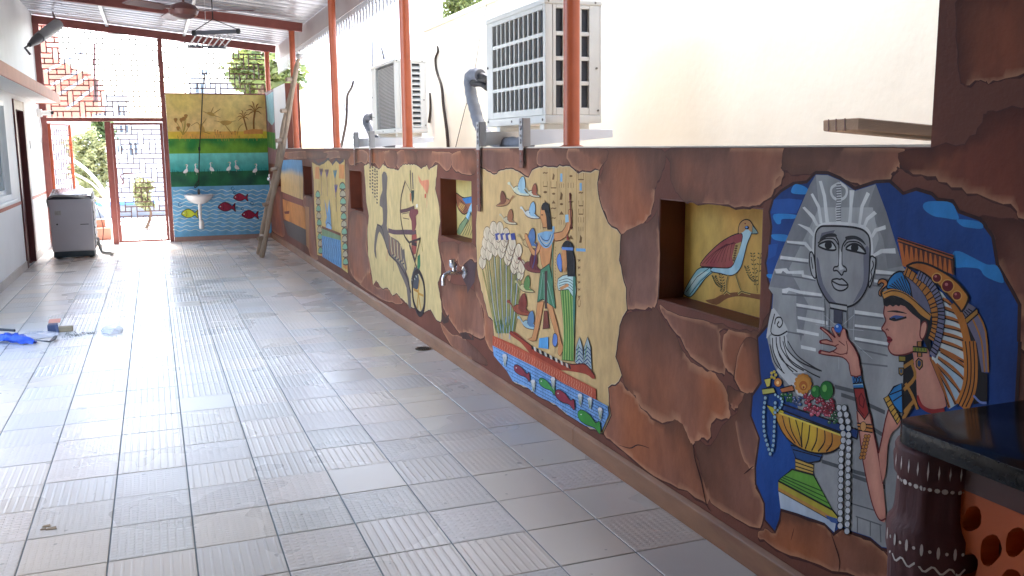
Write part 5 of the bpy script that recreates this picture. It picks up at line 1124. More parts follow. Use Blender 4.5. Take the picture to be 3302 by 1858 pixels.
# crown
P.fill([(1030,560),(1402,682),(1406,800),(1330,772),(1240,732),(1150,716),(1080,748),(1062,738)], rgb(196,106,44))
for i in range(11): x = 1062+i*32; y = 590+i*11; P.fill([(x,y),(x+22,y+7),(x+14,y+100+i*2)], rgb(94,46,30))
P.line([(1030,562),(1402,684)], 0.012, rgb(168,86,40)); P.line([(1035,578),(1404,702)], 0.004, BLK); P.line([(1030,556),(1402,678)], 0.004, BLK); P.line([(1404,684),(1406,800)], 0.005, BLK)
# feathers
fe = P.T([(1270,880),(1330,920),(1400,1020),(1450,1120),(1480,1240),(1490,1449)]) + P.T([(1380,100),(1362,250),(1312,392),(1270,418),(1240,330),(1160,110)], CB) + P.T([(1260,1340),(1310,1240),(1340,1100),(1320,980)])
P.fill(fe, lambda p, d: mixc(rgb(208,212,206), rgb(168,190,204), 0.4+1.3*nz2(p, 9, 2)), w=True)
for a, b in [((1330,960),(1385,1000)), ((1338,1020),(1425,1060)), ((1340,1080),(1450,1120)), ((1335,1140),(1470,1180)), ((1328,1190),(1480,1240)), ((1318,1240),(1488,1310)), ((1300,1290),(1490,1390))]: P.line([a, ((a[0]+b[0])/2, (a[1]+b[1])/2-6), b], 0.010, rgb(176,104,50), 4); P.line([(a[0], a[1]+9), b], 0.0035, BLK)
for a, b in [((1215,60),(1375,170)), ((1200,100),(1365,240)), ((1190,140),(1340,320)), ((1165,120),(1310,390)), ((1150,100),(1270,410))]: P.line([a, ((a[0]+b[0])/2+8, (a[1]+b[1])/2-8), b], 0.009, rgb(176,104,50), 4, CB); P.line([(a[0], a[1]+9), b], 0.0035, BLK, 0, CB)
# black and lilac wing behind
P.fill(P.T([(1490,1110),(1545,1200),(1600,1449)]) + P.T([(1505,200),(1505,372),(1420,390),(1424,200),(1400,0)], CB) + P.T([(1520,1400),(1500,1200)]), rgb(34,28,30), w=True)
P.fill([(1490,1115),(1560,1050),(1618,1180),(1636,1449),(1592,1449),(1560,1260)], rgb(118,112,134)); P.line([(1560,1050),(1618,1180),(1636,1449)], 0.005, rgb(180,120,50), 3); P.line([(1530,1090),(1590,1240),(1612,1449)], 0.005, rgb(180,120,50), 3)
P.fill([(1450,1040),(1502,988),(1552,1018),(1482,1092)], rgb(110,104,120)); P.out([(1480,1092),(1560,1024),(1568,1060),(1492,1126)], rgb(176,124,52), BLK, 0.004)
for i in range(4): P.line([(1462+i*13,1050-i*8),(1484+i*15,1080-i*12)], 0.003, BLK)
P.line([(1400,990),(1450,1080),(1485,1200),(1510,1330),(1520,1449)], 0.022, rgb(190,116,46), 4); P.line([(1390,0),(1402,120),(1400,240),(1380,330),(1345,405)], 0.042, rgb(190,116,46), 5, CB)
for c in [[(1370,0),(1382,120),(1380,240),(1355,330),(1322,405)], [(1418,0),(1426,120),(1424,240),(1406,330),(1372,405)], [(1395,0),(1404,120),(1402,240),(1382,330),(1348,405)]]: P.line(c, 0.0035, BLK, 5, CB)
P.line([(1420,335),(1460,375),(1500,380)], 0.006, rgb(120,140,200), 3, CB)
# gold band with rubies
gb = [(1090,742),(1160,716),(1260,740),(1400,822),(1490,920),(1502,968),(1462,1042),(1440,1020),(1400,972),(1310,875),(1210,792),(1120,752)]
P.fill(gb, lambda p, d: mixc(rgb(206,142,58), rgb(186,104,40), 0.4+1.2*nz2(p, 9, 7)), 3); P.line(gb, 0.006, BLK, 3, closed=True)
for c, r in (((1293,820),28), ((1365,873),38), ((1427,938),28)): P.ell(c, r+7, r+7, rgb(214,160,80), 16); P.ell(c, r, r, rgb(112,22,30), 16); P.ell((c[0]-8,c[1]-10), r*0.3, r*0.3, rgb(196,110,110), 8)
# neck, black hair, face
P.fill(P.T([(1130,1310),(1240,1290)])+P.T([(1150,110),(1240,330),(1252,400),(1200,432),(1120,420),(1072,335),(1058,200),(1050,100)], CB), skin, w=True)
P.line([(1070,335),(1100,400),(1160,432),(1240,425)], 0.012, rgb(150,40,40), 4, CB)
P.fill(P.T([(1060,1340),(1130,1320)])+P.T([(1055,160),(1068,250),(1072,380),(1010,470),(978,490),(985,280),(988,130)], CB), BLK, w=True)
for c in [[(990,160),(1050,120)], [(990,300),(1060,220),(1040,140)], [(990,440),(1060,360)], [(1000,260),(1040,330),(1075,420)], [(985,480),(1030,400)]]: P.line(c, 0.010, rgb(176,122,54), 3, CB)
fc_ = [(945,1000),(938,1060),(952,1100),(940,1130),(924,1156),(932,1170),(948,1185),(960,1212),(968,1225),(962,1240),(976,1255),(968,1285),(985,1320),(1020,1336),(1080,1331),(1135,1312),(1185,1270),(1205,1180),(1215,1090),(1150,1050),(1080,1005),(1000,995)]
P.fill(fc_, skin, 2); P.line(fc_[:16], 0.0045, LN, 3)
P.fill([(930,942),(980,930),(1060,955),(1130,1000),(1190,1060),(1252,1085),(1255,1200),(1250,1330),(1205,1240),(1180,1180),(1182,1100),(1130,1060),(1080,1010),(1050,1000),(1040,1010),(1020,1000),(1000,1012),(980,1000),(960,1012),(938,1003)], BLK)
P.out([(1190,1130),(1215,1110),(1228,1140),(1215,1200),(1195,1230),(1180,1200)], SK, LN, 0.004, 3)
P.line([(962,1045),(1000,1042),(1050,1048),(1092,1058)], 0.006, BLK, 4, taper=True); P.fill([(980,1088),(1010,1070),(1045,1072),(1088,1082),(1045,1090),(1010,1100)], rgb(66,92,150), 3); P.line([(975,1092),(1010,1102),(1050,1094),(1090,1082)], 0.006, BLK, 4); P.ell((1004,1092), 14, 8, BLK, 10)
P.fill([(962,1218),(972,1208),(998,1230),(985,1250),(970,1256),(962,1240)], rgb(140,30,42), 2); P.line([(962,1236),(996,1234)], 0.003, rgb(70,10,20)); P.line([(952,1168),(962,1160),(970,1172)], 0.003, LN, 3)
# head dress
P.out([(960,890),(968,842),(1008,792),(1062,780),(1110,850),(1136,930),(1132,972),(1080,932),(1000,895)], rgb(38,124,186), BLK, 0.005, 3)
for i in range(7): P.line([(975+i*16,870-i*12),(1010+i*14,885-i*2),(1040+i*15,915+i*7)], 0.0035, BLK, 4)
P.out([(1062,780),(1130,800),(1200,890),(1250,990),(1250,1062),(1190,1032),(1136,972),(1110,860)], rgb(106,106,128), BLK, 0.005, 3)
def seg_band(path, w1, col, n, lnw=0.0035):
    P.line(path, w1, BLK, 6); P.line(path, w1*0.86, col, 6); Q = spline(P.T(path), 10)
    for k in range(1, n):
        i = int(k*(len(Q)-1)/n); t_ = (Q[min(i+1, len(Q)-1)]-Q[i-1]).normalized(); nn = Vector((-t_.y, t_.x)); P.line([Q[i]-nn*w1*0.45, Q[i]+nn*w1*0.45], lnw, BLK, w=True)
seg_band([(1080,772),(1160,832),(1240,935),(1280,1050),(1282,1150),(1258,1235)], 0.026, rgb(184,118,48), 18)
seg_band([(1165,795),(1250,862),(1308,970),(1324,1080),(1302,1230),(1262,1340)], 0.024, rgb(118,116,142), 24)
P.line([(935,938),(990,915),(1060,930),(1130,975),(1195,1045),(1252,1082)], 0.018, rgb(196,136,62), 5); P.line([(940,925),(1000,905),(1070,920),(1140,968),(1252,1070)], 0.003, BLK, 5)
P.out([(900,868),(905,838),(930,826),(958,838),(962,868),(935,892),(918,915),(925,940),(908,935),(908,908),(930,880),(940,862),(925,852),(910,862)], rgb(198,122,62), BLK, 0.004, 3)
# ear jewel
for q, c_ in (([(1163,1245),(1192,1242),(1194,1345),(1165,1346)], rgb(170,112,58)), ([(1135,1278),(1228,1284),(1228,1318),(1135,1312)], rgb(150,140,52)), ([(1155,1376),(1172,1356),(1196,1372),(1198,1408),(1178,1432),(1158,1412)], rgb(176,124,66))): P.out(q, c_, BLK, 0.004)
for i in range(4): P.fill([(1145+i*20,1286),(1158+i*20,1287),(1158+i*20,1308),(1145+i*20,1307)], rgb(90,110,44))
P.fill([(1165,1378),(1176,1366),(1188,1380),(1188,1402),(1176,1416),(1166,1404)], rgb(38,60,96)); P.out([(1040,1340),(1085,1342),(1085,1378),(1042,1376)], rgb(150,130,50), BLK, 0.004); P.out([(960,165),(990,165),(990,200),(975,212),(962,200)], rgb(150,120,60), BLK, 0.004, 0, CB); P.fill([(968,172),(982,172),(982,195),(970,195)], rgb(60,90,120), 0, CB)
# arms
P.fill([(700,430),(780,440),(800,540),(832,680),(862,880),(880,1095),(842,1100),(800,1012),(768,880),(740,740),(722,600)], skin, 3, CB); P.line([(702,430),(722,600),(740,740),(768,880),(800,1012),(842,1100),(880,1092)], 0.0045, LN, 4, CB); P.line([(782,440),(800,540),(832,690),(862,880)], 0.0045, LN, 4, CB)
P.fill([(905,400),(975,500),(920,560),(892,640),(885,760),(862,868),(836,690),(858,590),(880,480)], skin, 2, CB); P.line([(905,400),(880,480),(858,590),(836,690)], 0.0045, LN, 3, CB)
P.out([(888,345),(930,282),(980,258),(986,440),(966,440)], rgb(48,128,190), BLK, 0.005, 0, CB); P.line([(905,330),(980,300)], 0.0035, BLK, 0, CB); P.line([(925,370),(985,330)], 0.0035, BLK, 0, CB)
P.out([(868,352),(898,334),(974,478),(952,512),(910,440)], rgb(196,152,62), BLK, 0.005, 0, CB)
for i in range(1, 6): P.line([(868+i*15,352+i*28),(900+i*13,334+i*25)], 0.003, BLK, 0, CB)
P.fill([(703,505),(798,515),(800,562),(712,548)], rgb(190,122,60), 0, CB); P.line([(703,505),(798,516)], 0.004, BLK, 0, CB); P.line([(706,525),(799,538)], 0.004, BLK, 0, CB); P.line([(712,548),(800,563)], 0.004, BLK, 0, CB); P.ell((742,525),20,32,BLK,12,0,CB); P.ell((742,525),17,28,rgb(206,150,90),12,0,CB)
for i in range(7):
    for dx in (-12, 12): P.ell((766-i*5+dx*0.8, 585+i*22), 12, 13, BLK, 10, 0, CB); P.ell((766-i*5+dx*0.8, 585+i*22), 9, 10, rgb(190,124,62), 10, 0, CB)
P.out([(684,292),(746,290),(778,440),(750,482),(704,422)], rgb(158,46,42), BLK, 0.005, 0, CB); P.line([(715,350),(730,320),(750,360),(742,410),(720,390),(715,350)], 0.005, rgb(96,20,20), 0, CB); P.line([(700,345),(708,410),(748,460)], 0.004, rgb(96,20,20), 0, CB)
P.fill([(668,190),(722,178),(746,288),(682,290)], rgb(48,116,178), 0, CB); P.fill([(668,190),(722,178),(726,200),(671,212)], rgb(140,190,206), 0, CB); P.fill([(679,262),(740,258),(742,268),(681,272)], rgb(150,190,206), 0, CB)
for c in [[(668,190),(722,178)], [(671,214),(727,202)], [(679,262),(740,256)], [(682,290),(746,288)]]: P.line(c, 0.004, BLK, 0, CB)
for i in range(3): P.line([(690+i*17,220),(684+i*17,238),(692+i*17,256),(700+i*17,238),(690+i*17,220)], 0.003, BLK, 2, CB)
# hand holding up the jewel
hand = [(506,1322),(522,1304),(580,1316),(628,1288),(598,1270),(522,1256),(514,1240),(560,1232),(600,1248),(568,1200),(518,1158),(534,1152),(602,1206),(618,1216),(592,1164),(606,1150),(640,1212),(652,1196),(664,1160),(684,1164),(698,1222),(742,1282),(772,1350),(778,1400),(788,1470),(722,1470),(708,1392),(668,1350),(610,1340),(560,1334)]
P.fill(hand, skin, 2); P.line(hand, 0.004, LN, 2, closed=True)
for c in [[(600,1310),(650,1330),(700,1320)], [(640,1240),(680,1270)], [(690,1240),(700,1290),(690,1330)], [(615,1275),(640,1262)]]: P.line(c, 0.003, LN, 3)
for c in [[(506,1322),(522,1304)], [(514,1240),(522,1256)], [(516,1150),(526,1160)]]: P.line(c, 0.009, rgb(120,24,40))
P.ell((637,1155),26,30,rgb(36,100,190),16); P.ell((630,1143),9,10,rgb(170,206,240),10)
P.build('princess_painting', hwall, 'painted princess in profile lifting a blue jewel, winged golden headdress')
# ---------------------------------------------------------------- bird in the nearest niche
P = Paint('x', XN-0.004, CC, step=1.5e-5, base=4e-4)
a, c, z0, z1 = NICHES[0]; P.fill([Vector((a+0.006, z0+0.006)), Vector((c-0.006, z0+0.006)), Vector((c-0.006, z1-0.006)), Vector((a+0.006, z1-0.006))], lambda p, d: mixc(rgb(196,160,82), rgb(206,150,74), 0.3+1.2*nz2(p, 4, 3)), w=True)
P.box = (0, 0, z0+0.007, z1-0.007)
P.fill([(398,825),(440,815),(480,795),(560,785),(640,795),(700,800),(700,830),(640,818),(560,805),(500,815),(450,845)], rgb(128,80,44), 3)
for c_ in [[(475,795),(480,760),(470,700)], [(640,790),(645,740),(655,610)], [(635,745),(610,720),(590,670)], [(640,780),(630,700),(620,610)], [(478,770),(455,750),(440,715)]]: P.line(c_, 0.003, rgb(120,92,40), 4)
for c_ in [[(475,795),(480,760),(470,700)], [(635,745),(610,720),(590,670)], [(640,780),(630,700),(620,610)], [(645,740),(655,610)], [(478,770),(455,750),(440,715)]]:
    Q = spline([Vector(q) for q in c_], 5)
    for i, q in enumerate(Q[2:]):
        for s_ in (-1, 1): P.ell((q.x+s_*7, q.y-5), 6, 3, rgb(70,70,40), 6, s_*-0.7)
P.fill([(298,795),(305,770),(340,710),(375,672),(420,668),(440,690),(400,720),(370,760),(330,808)], rgb(142,186,188), 2); P.fill([(330,730),(380,690),(415,690),(370,730),(335,780)], rgb(186,206,200)); P.line([(298,795),(305,770),(340,710),(375,672),(440,680),(400,720),(370,760),(330,808),(298,795)], 0.004, BLK, 3); P.line([(310,785),(360,715),(415,675)], 0.003, BLK); P.line([(325,800),(375,735),(430,685)], 0.003, BLK)
bdy = [(545,520),(575,500),(600,470),(620,490),(612,520),(595,560),(580,620),(565,670),(540,700),(510,708),(470,698),(430,690),(430,672),(500,650),(540,600),(560,560)]
P.fill(bdy, lambda p, d: mixc(rgb(176,206,212), rgb(128,176,198), 0.4+1.3*nz2(p, 12, 3)), 3); P.line(bdy, 0.004, BLK, 3, closed=True)
wing = [(375,662),(400,620),(450,570),(490,540),(540,515),(572,515),(566,560),(545,620),(520,668),(470,672),(420,668)]
P.fill(wing, lambda p, d: mixc(rgb(142,58,66), rgb(168,96,78), 0.3+1.2*nz2(p, 10, 9)), 3); P.line(wing, 0.004, BLK, 3, closed=True)
for i in range(8): P.line([(385+i*18,655-i*2),(440+i*12,600-i*6),(500+i*6,560)], 0.0025, rgb(88,30,36), 3)
P.fill([(540,560),(568,550),(556,600),(530,650),(525,620)], rgb(176,150,90)); 
for i in range(7): P.ell((545-i*2, 570+i*11), 7, 5, rgb(96,70,40), 8)
P.fill([(556,510),(560,470),(580,450),(605,452),(622,475),(615,505),(595,490),(575,505)], rgb(186,140,86), 3); P.line([(552,515),(558,470),(580,448),(606,450),(624,476),(645,510),(620,512)], 0.004, BLK, 3); P.fill([(620,474),(648,510),(618,514)], rgb(130,150,140)); P.line([(618,512),(620,474),(648,510),(618,514)], 0.003, BLK); P.ell((594,484), 11, 9, BLK, 10); P.ell((592,482), 6, 5, rgb(90,130,190), 8); P.ell((586,465), 4, 4, rgb(120,50,40), 6)
for c_ in [[(508,705),(498,740),(500,780),(515,792)], [(540,700),(552,740),(570,780),(610,792)], [(500,780),(485,795)], [(570,780),(552,795)]]: P.line(c_, 0.010, rgb(190,160,88), 3); P.line(c_, 0.003, BLK, 3)
P.build('bird_painting', hwall, 'painted red winged bird on a branch at the back of the niche')
# ---------------------------------------------------------------- wing in the second niche
P = Paint('x', XN-0.004, CE, step=3e-5, base=4e-4)
a, c, z0, z1 = NICHES[1]; P.fill([Vector((a+0.006, z0+0.006)), Vector((c-0.006, z0+0.006)), Vector((c-0.006, z1-0.006)), Vector((a+0.006, z1-0.006))], lambda p, d: mixc(rgb(202,184,120), rgb(190,160,96), 0.3+nz2(p, 4, 3)), w=True)
P.box = (0, 0, z0+0.007, z1-0.007)
P.out([(1285,360),(1310,375),(1340,390),(1400,385),(1410,430),(1380,470),(1340,500),(1305,470),(1290,430)], rgb(150,96,70), BLK, 0.008, 3); P.fill([(1325,395),(1400,380),(1405,420),(1350,430)], rgb(70,120,170)); P.fill([(1310,420),(1345,440),(1330,480),(1300,450)], rgb(196,150,90)); P.fill([(1400,400),(1390,480),(1370,540),(1350,520),(1375,450)], rgb(150,190,206))
P.out([(1290,620),(1310,570),(1350,520),(1370,540),(1340,590),(1310,640)], rgb(132,150,110), BLK, 0.006)
for i in range(5): P.line([(1310+i*18,640),(1350+i*12,570),(1385,480)], 0.006, BLK, 3)
for i in range(4): P.line([(1295+i*8,380+i*10),(1310+i*12,440),(1345+i*10,490)], 0.004, BLK, 3)
P.build('wing_painting', hwall, 'painted bird wing and tail at the back of the second niche')
# ---------------------------------------------------------------- river scene panel: reeds, two standing figures, a boat, fish
P = Paint('x', XW, CD, step=1.2e-5, base=1.6e-3)
panel(P, [(145,135),(210,165),(265,138),(330,155),(372,186),(388,150),(420,132),(560,130),(600,160),(640,158),(700,145),(690,205),(697,285),(740,392),(800,446),(790,560),(822,700),(825,790),(795,870),(775,1010),(800,1100),(790,1132),(742,1152),(740,1230),(750,1290),(715,1365),(640,1338),(560,1288),(500,1238),(420,1200),(370,1160),(300,1130),(270,1080),(212,1010),(205,840),(182,820),(150,700),(130,600),(125,400),(130,310),(148,300)], CD, YEL, 21)
BRN = rgb(112,78,40)
for x in (428, 470, 505, 545, 595, 638): P.line([(x,134),(x-3 if x > 500 else x-2, 420 if x < 560 else 515)], 0.004, rgb(150,112,62), 0, CD)
P.line([(592,515),(636,517)], 0.014, rgb(112,160,196), 0, CD)
rg = random.Random(12)
for x in (448, 487, 524, 568, 615):
    y = 150+rg.uniform(0, 10)
    while y < (410 if x < 560 else 490):
        k = rg.randrange(7); s_ = rg.uniform(9, 13)
        if k == 0: P.ell((x, y+s_), s_*0.7, s_*0.45, BRN, 8)
        elif k == 1: P.fill([(x-s_,y+s_*1.6),(x,y),(x+s_,y+s_*1.6)], BRN)
        elif k == 2: P.line([(x-s_,y),(x-s_,y+s_*2.4),(x+s_,y+s_*2.4),(x+s_,y)], 0.006, BRN)
        elif k == 3: P.fill([(x-s_*0.3,y),(x+s_*0.5,y+s_),(x+s_*0.2,y+s_*3),(x-s_*0.7,y+s_*3),(x-s_*0.4,y+s_*1.5)], BRN)
        elif k == 4:
            for q in range(3): P.line([(x-s_+q*s_,y),(x-s_+q*s_,y+s_*2)], 0.004, BRN)
        elif k == 5: P.line([(x-s_,y+3),(x-s_*0.3,y),(x+s_*0.3,y+3),(x+s_,y)], 0.006, BRN)
        else: P.fill([(x-6,y),(x+4,y),(x+4,y+s_*3),(x-6,y+s_*3)], rgb(120,164,192))
        y += s_*3.2+6
for y in range(560, 760, 34): P.line([(600,y),(612,y+8)], 0.005, BRN, 0, CD); P.line([(612,y),(602,y+10)], 0.005, BRN, 0, CD)
P.line([(608,740),(600,760),(606,782),(614,765),(608,740)], 0.004, BRN, 3, CD)
for y in range(500, 700, 14): P.line([(494,y),(497,y+8)], 0.004, BRN, 0, CD)
# reeds with fan heads
for i in range(26):
    x0 = 208+i*3.2; xt = 152+i*7.4; yt = 585-58*math.sin(i*0.18)-(i % 4)*34
    P.line([(x0+12,905),((x0+xt)/2+8,760),(xt+2,yt+20)], 0.009, (rgb(126,140,70), rgb(148,150,92), rgb(96,120,74), rgb(150,170,180))[i % 4], 4, CD); P.line([(x0+15,905),((x0+xt)/2+12,760),(xt+5,yt+20)], 0.003, rgb(52,58,30), 4, CD)
for i in range(26):
    xt = 152+i*7.4; yt = 585-58*math.sin(i*0.18)-(i % 4)*34
    P.out([(xt-14,yt-6),(xt-8,yt-38),(xt+4,yt-46),(xt+16,yt-36),(xt+20,yt-4),(xt+4,yt+22)], rgb(210,190,158), rgb(90,60,50), 0.004, 2, CD)
    for q in (-7, 0, 7): P.line([(xt+3,yt+18),(xt+3+q*1.3,yt-38)], 0.0025, rgb(116,70,66), 0, CD)
for i in range(7): P.fill([(215+i*12,440+8*(i % 2)),(235+i*12,436),(240+i*12,468),(220+i*12,470)], (rgb(66,70,128), rgb(210,190,158))[i % 2], 0, CD)
for i in range(26): x = 212+rg.uniform(0, 75); y = 835+rg.uniform(0, 80); P.line([(x,y+20),(x+rg.uniform(-4,4),y-10)], 0.005, (rgb(112,150,190), rgb(84,120,62), rgb(60,96,56))[i % 3], 0, CD)
P.line([(300,900),(318,760),(330,630)], 0.006, rgb(96,110,60), 4, CD); P.line([(305,900),(330,800),(352,740)], 0.006, rgb(96,110,60), 4, CD)
P.out([(318,645),(322,620),(334,622),(338,640),(328,655)], rgb(200,184,150), rgb(90,60,50), 0.004, 2, CD)
# perched and flying ducks
def duck(x, y, s, c1, c2, f=1):
    s *= 1.25
    P.out([(x,y),(x+f*10*s,y-12*s),(x+f*30*s,y-8*s),(x+f*44*s,y+8*s),(x+f*58*s,y+18*s),(x+f*36*s,y+20*s),(x+f*12*s,y+14*s)], c1, rgb(70,50,36), 0.004, 2, CD)
    P.out([(x+f*16*s,y-4*s),(x+f*22*s,y-34*s),(x+f*34*s,y-44*s),(x+f*40*s,y-20*s),(x+f*36*s,y+2*s)], c2, rgb(70,50,36), 0.004, 2, CD); P.fill([(x+f*14*s,y-2*s),(x+f*34*s,y+0*s),(x+f*48*s,y+14*s),(x+f*24*s,y+10*s)], c2, 0, CD); P.line([(x+f*2*s,y),(x-f*6*s,y-14*s),(x-f*12*s,y-20*s)], 0.010, c1, 3, CD); P.ell((x-f*13*s,y-21*s), 5*s, 5*s, c1, 8, 0, CD)
duck(255, 375, 0.9, rgb(190,178,146), rgb(146,92,60)); duck(300, 235, 1.15, rgb(196,196,168), rgb(150,180,190)); duck(285, 290, 0.9, rgb(170,120,80), rgb(120,70,50), -1); duck(355, 345, 1.0, rgb(196,196,186), rgb(136,170,190)); duck(350, 590, 1.3, rgb(118,58,54), rgb(96,40,44)); duck(330, 690, 1.0, rgb(186,170,120), rgb(92,128,70)); duck(345, 480, 1.2, rgb(176,150,104), rgb(84,112,150)); duck(372, 250, 0.8, rgb(190,186,160), rgb(150,84,60)); duck(300, 790, 1.3, rgb(150,76,52), rgb(122,52,40)); duck(345, 860, 1.1, rgb(150,176,180), rgb(90,120,150))
# man in green kilt with a staff
sk = rgb(196,134,84); skl = rgb(96,56,36)
P.out([(415,760),(445,755),(428,850),(408,940),(390,942),(366,932),(388,925),(400,880)], sk, skl, 0.004, 0, CD); P.out([(452,755),(480,765),(505,850),(528,950),(540,980),(520,1012),(510,1000),(512,955),(490,880)], sk, skl, 0.004, 0, CD)
P.out([(425,445),(492,440),(480,520),(470,590),(440,600),(428,540)], sk, skl, 0.004, 2, CD)
P.out([(484,440),(530,430),(556,380),(560,330),(576,330),(572,390),(548,455),(500,475)], sk, skl, 0.004, 2, CD); P.out([(430,450),(405,520),(380,480),(365,440),(355,452),(380,520),(405,545),(432,500)], sk, skl, 0.004, 2, CD)
P.out([(430,610),(470,580),(482,640),(500,790),(440,745),(414,760),(424,660)], rgb(72,120,88), BLK, 0.005, 0, CD)
for i in range(7): P.line([(440+i*3,620+i*4),(425+i*11,745+i*6)], 0.004, (rgb(150,176,160), rgb(36,70,52))[i % 2], 0, CD)
P.fill([(448,615),(462,612),(460,790),(450,790)], rgb(70,48,44), 0, CD)
P.fill([(415,440),(492,430),(480,490),(455,508),(430,490)], rgb(120,158,186), 2, CD); 
for k in (0, 1, 2): P.line([(418+k*6,444+k*3),(432+k*4,478-k*6),(456,500-k*14),(476-k*4,480-k*6),(490-k*6,438+k*3)], 0.005, (rgb(60,40,40), rgb(196,176,130), rgb(60,60,100))[k], 4, CD)
P.out([(430,330),(436,308),(455,296),(462,340),(460,410),(440,412),(438,395),(432,372),(428,362)], sk, skl, 0.004, 0, CD)
P.fill([(434,312),(440,298),(455,292),(468,302),(474,340),(482,420),(462,422),(456,360),(448,330),(434,330)], BLK, 0, CD); P.ell((437,352), 5, 3, BLK, 8, 0, CD)
P.fill([(545,352),(560,350),(562,385),(546,388)], rgb(150,186,200), 0, CD); P.line([(566,250),(570,330),(574,420)], 0.014, rgb(104,48,40), 0, CD)
P.line([(412,480),(402,560),(392,600)], 0.012, rgb(70,66,110), 3, CD); P.line([(486,480),(484,600),(486,680)], 0.010, rgb(60,120,92), 0, CD)
# woman in a long green dress
P.out([(522,700),(575,690),(590,780),(585,1035),(530,1030),(540,900)], rgb(92,142,62), BLK, 0.004, 0, CD)
for i in range(9): P.line([(528+i*6,705),(538+i*5.5,880),(535+i*6,1030)], 0.005, (rgb(186,190,116), rgb(40,92,44))[i % 2], 3, CD)
P.out([(512,650),(560,630),(592,650),(592,750),(560,700),(515,705)], rgb(176,196,190), BLK, 0.004, 2, CD)
for i in range(4): P.line([(516,660+i*12),(556,650+i*12),(590,668+i*16)], 0.003, BLK, 3, CD)
P.fill([(530,520),(552,520),(552,600),(538,620),(528,570)], sk, 2, CD); P.fill([(548,500),(580,510),(592,560),(592,640),(556,640),(552,560)], BLK, 0, CD); P.fill([(530,495),(545,474),(565,474),(582,495),(580,512),(532,512)], BLK, 2, CD); P.line([(530,508),(582,512)], 0.014, rgb(96,130,186), 0, CD)
P.out([(505,560),(520,530),(530,570),(528,620),(512,600)], rgb(96,126,190), BLK, 0.004, 2, CD); P.fill([(520,690),(556,672),(564,684),(524,705)], sk, 0, CD); P.fill([(550,470),(556,440),(562,470)], rgb(150,60,50), 0, CD)
P.fill([(582,640),(594,640),(592,800),(586,930),(580,800)], rgb(70,120,100), 0, CD)
# flower and jar at the feet
P.fill([(424,928),(466,922),(466,978),(420,972)], rgb(86,150,196), 0, CD); P.out([(446,800),(462,800),(470,880),(440,885)], rgb(120,62,46), BLK, 0.004, 0, CD)
P.line([(498,1000),(497,940)], 0.005, BRN, 0, CD); P.out([(486,935),(490,912),(498,905),(508,918),(508,950),(498,968),(487,955)], rgb(92,120,180), BLK, 0.004, 2, CD)
for x in (612, 650): P.out([(x-20,1040),(x-16,970),(x,922),(x+14,970),(x+20,1075)], rgb(160,172,170), rgb(44,60,70), 0.005, 0, CD); [P.line([(x-16+0*k,985+k*18),(x,970+k*18),(x+16,990+k*18)], 0.006, rgb(40,60,110), 0, CD) for k in range(5)]; P.line([(x-14,1030),(x-4,960)], 0.008, rgb(90,130,80), 0, CD)
# boat, red water band, blue water
P.fill([(290,895),(320,905),(370,950),(430,1000),(520,1035),(580,1050),(640,1050),(682,1100),(676,1118),(640,1095),(560,1080),(480,1070),(400,1020),(340,950),(288,912)], rgb(150,58,38), 3, CD); P.line([(290,895),(370,950),(430,1000),(520,1035),(580,1050),(640,1050),(682,1100)], 0.006, rgb(70,26,20), 4, CD)
for i in range(15): x = 385+i*12.5; y = 960+i*6.4; P.fill([(x,y),(x+9,y+5),(x+13,y+24),(x+4,y+19)], (BLK, rgb(206,198,180))[i % 2], 0, CD)
P.fill([(206,915),(300,955),(440,1030),(545,1090),(690,1165),(690,1215),(540,1140),(400,1060),(290,1005),(206,962)], rgb(176,78,52), 0, CD)
for i in range(40): x = 215+i*11.6; y = 925+i*6.05; P.line([(x,y),(x+4,y+14),(x-1,y+28),(x+4,y+42)], 0.0035, rgb(214,150,120), 3, CD)
wat = [(206,962),(290,1005),(400,1060),(540,1140),(690,1215),(745,1245),(750,1285),(715,1362),(640,1336),(560,1286),(500,1236),(420,1198),(370,1158),(300,1128),(272,1080),(212,1010)]
P.fill(wat, rgb(118,158,204), 0, CD)
poly = [(p[0], p[1]) for p in wat]
for i in range(46):
    for j in range(9):
        x = 210+i*12; y = 962+(x-206)*0.525+j*15+4; L = 9
        if inside((x+6, y+8), poly) and inside((x-2, y), poly): P.line([(x,y),(x+11,y+6)], 0.0026, rgb(28,40,62), 0, CD); (i+j) % 2 == 0 and P.line([(x+5,y+3),(x+5,y+13)], 0.0026, rgb(28,40,62), 0, CD)
def fish(x, y, s, col, tail):
    P.fill([(x,y),(x+14*s,y-10*s),(x+40*s,y+6*s),(x+62*s,y+34*s),(x+76*s,y+30*s),(x+78*s,y+74*s),(x+58*s,y+52*s),(x+30*s,y+42*s),(x+6*s,y+24*s)], col, 3, CD); P.line([(x,y),(x+14*s,y-10*s),(x+40*s,y+6*s),(x+62*s,y+34*s),(x+76*s,y+30*s),(x+78*s,y+74*s),(x+58*s,y+52*s),(x+30*s,y+42*s),(x+6*s,y+24*s)], 0.004, rgb(30,30,30), 3, CD, closed=True); P.ell((x+12*s, y+6*s), 3, 3, rgb(214,206,190), 8, 0, CD)
fish(310, 1060, 0.95, rgb(128,48,62), 1); fish(428, 1122, 0.95, rgb(62,132,64), 1); fish(504, 1178, 1.15, rgb(132,44,58), 1); fish(610, 1275, 1.35, rgb(56,130,52), 1)
for x, y in ((268,1020), (402,1140), (495,1128), (622,1205), (668,1222), (716,1270)): P.fill([(x-12,y-14),(x-3,y-20),(x+6,y-18),(x+10,y-6),(x+2,y+40),(x-5,y+30)], rgb(206,200,196), 0, CD); [P.line([(x,y+36),(x-10+q*8,y-6)], 0.005, rgb(52,104,52), 0, CD) for q in range(3)]
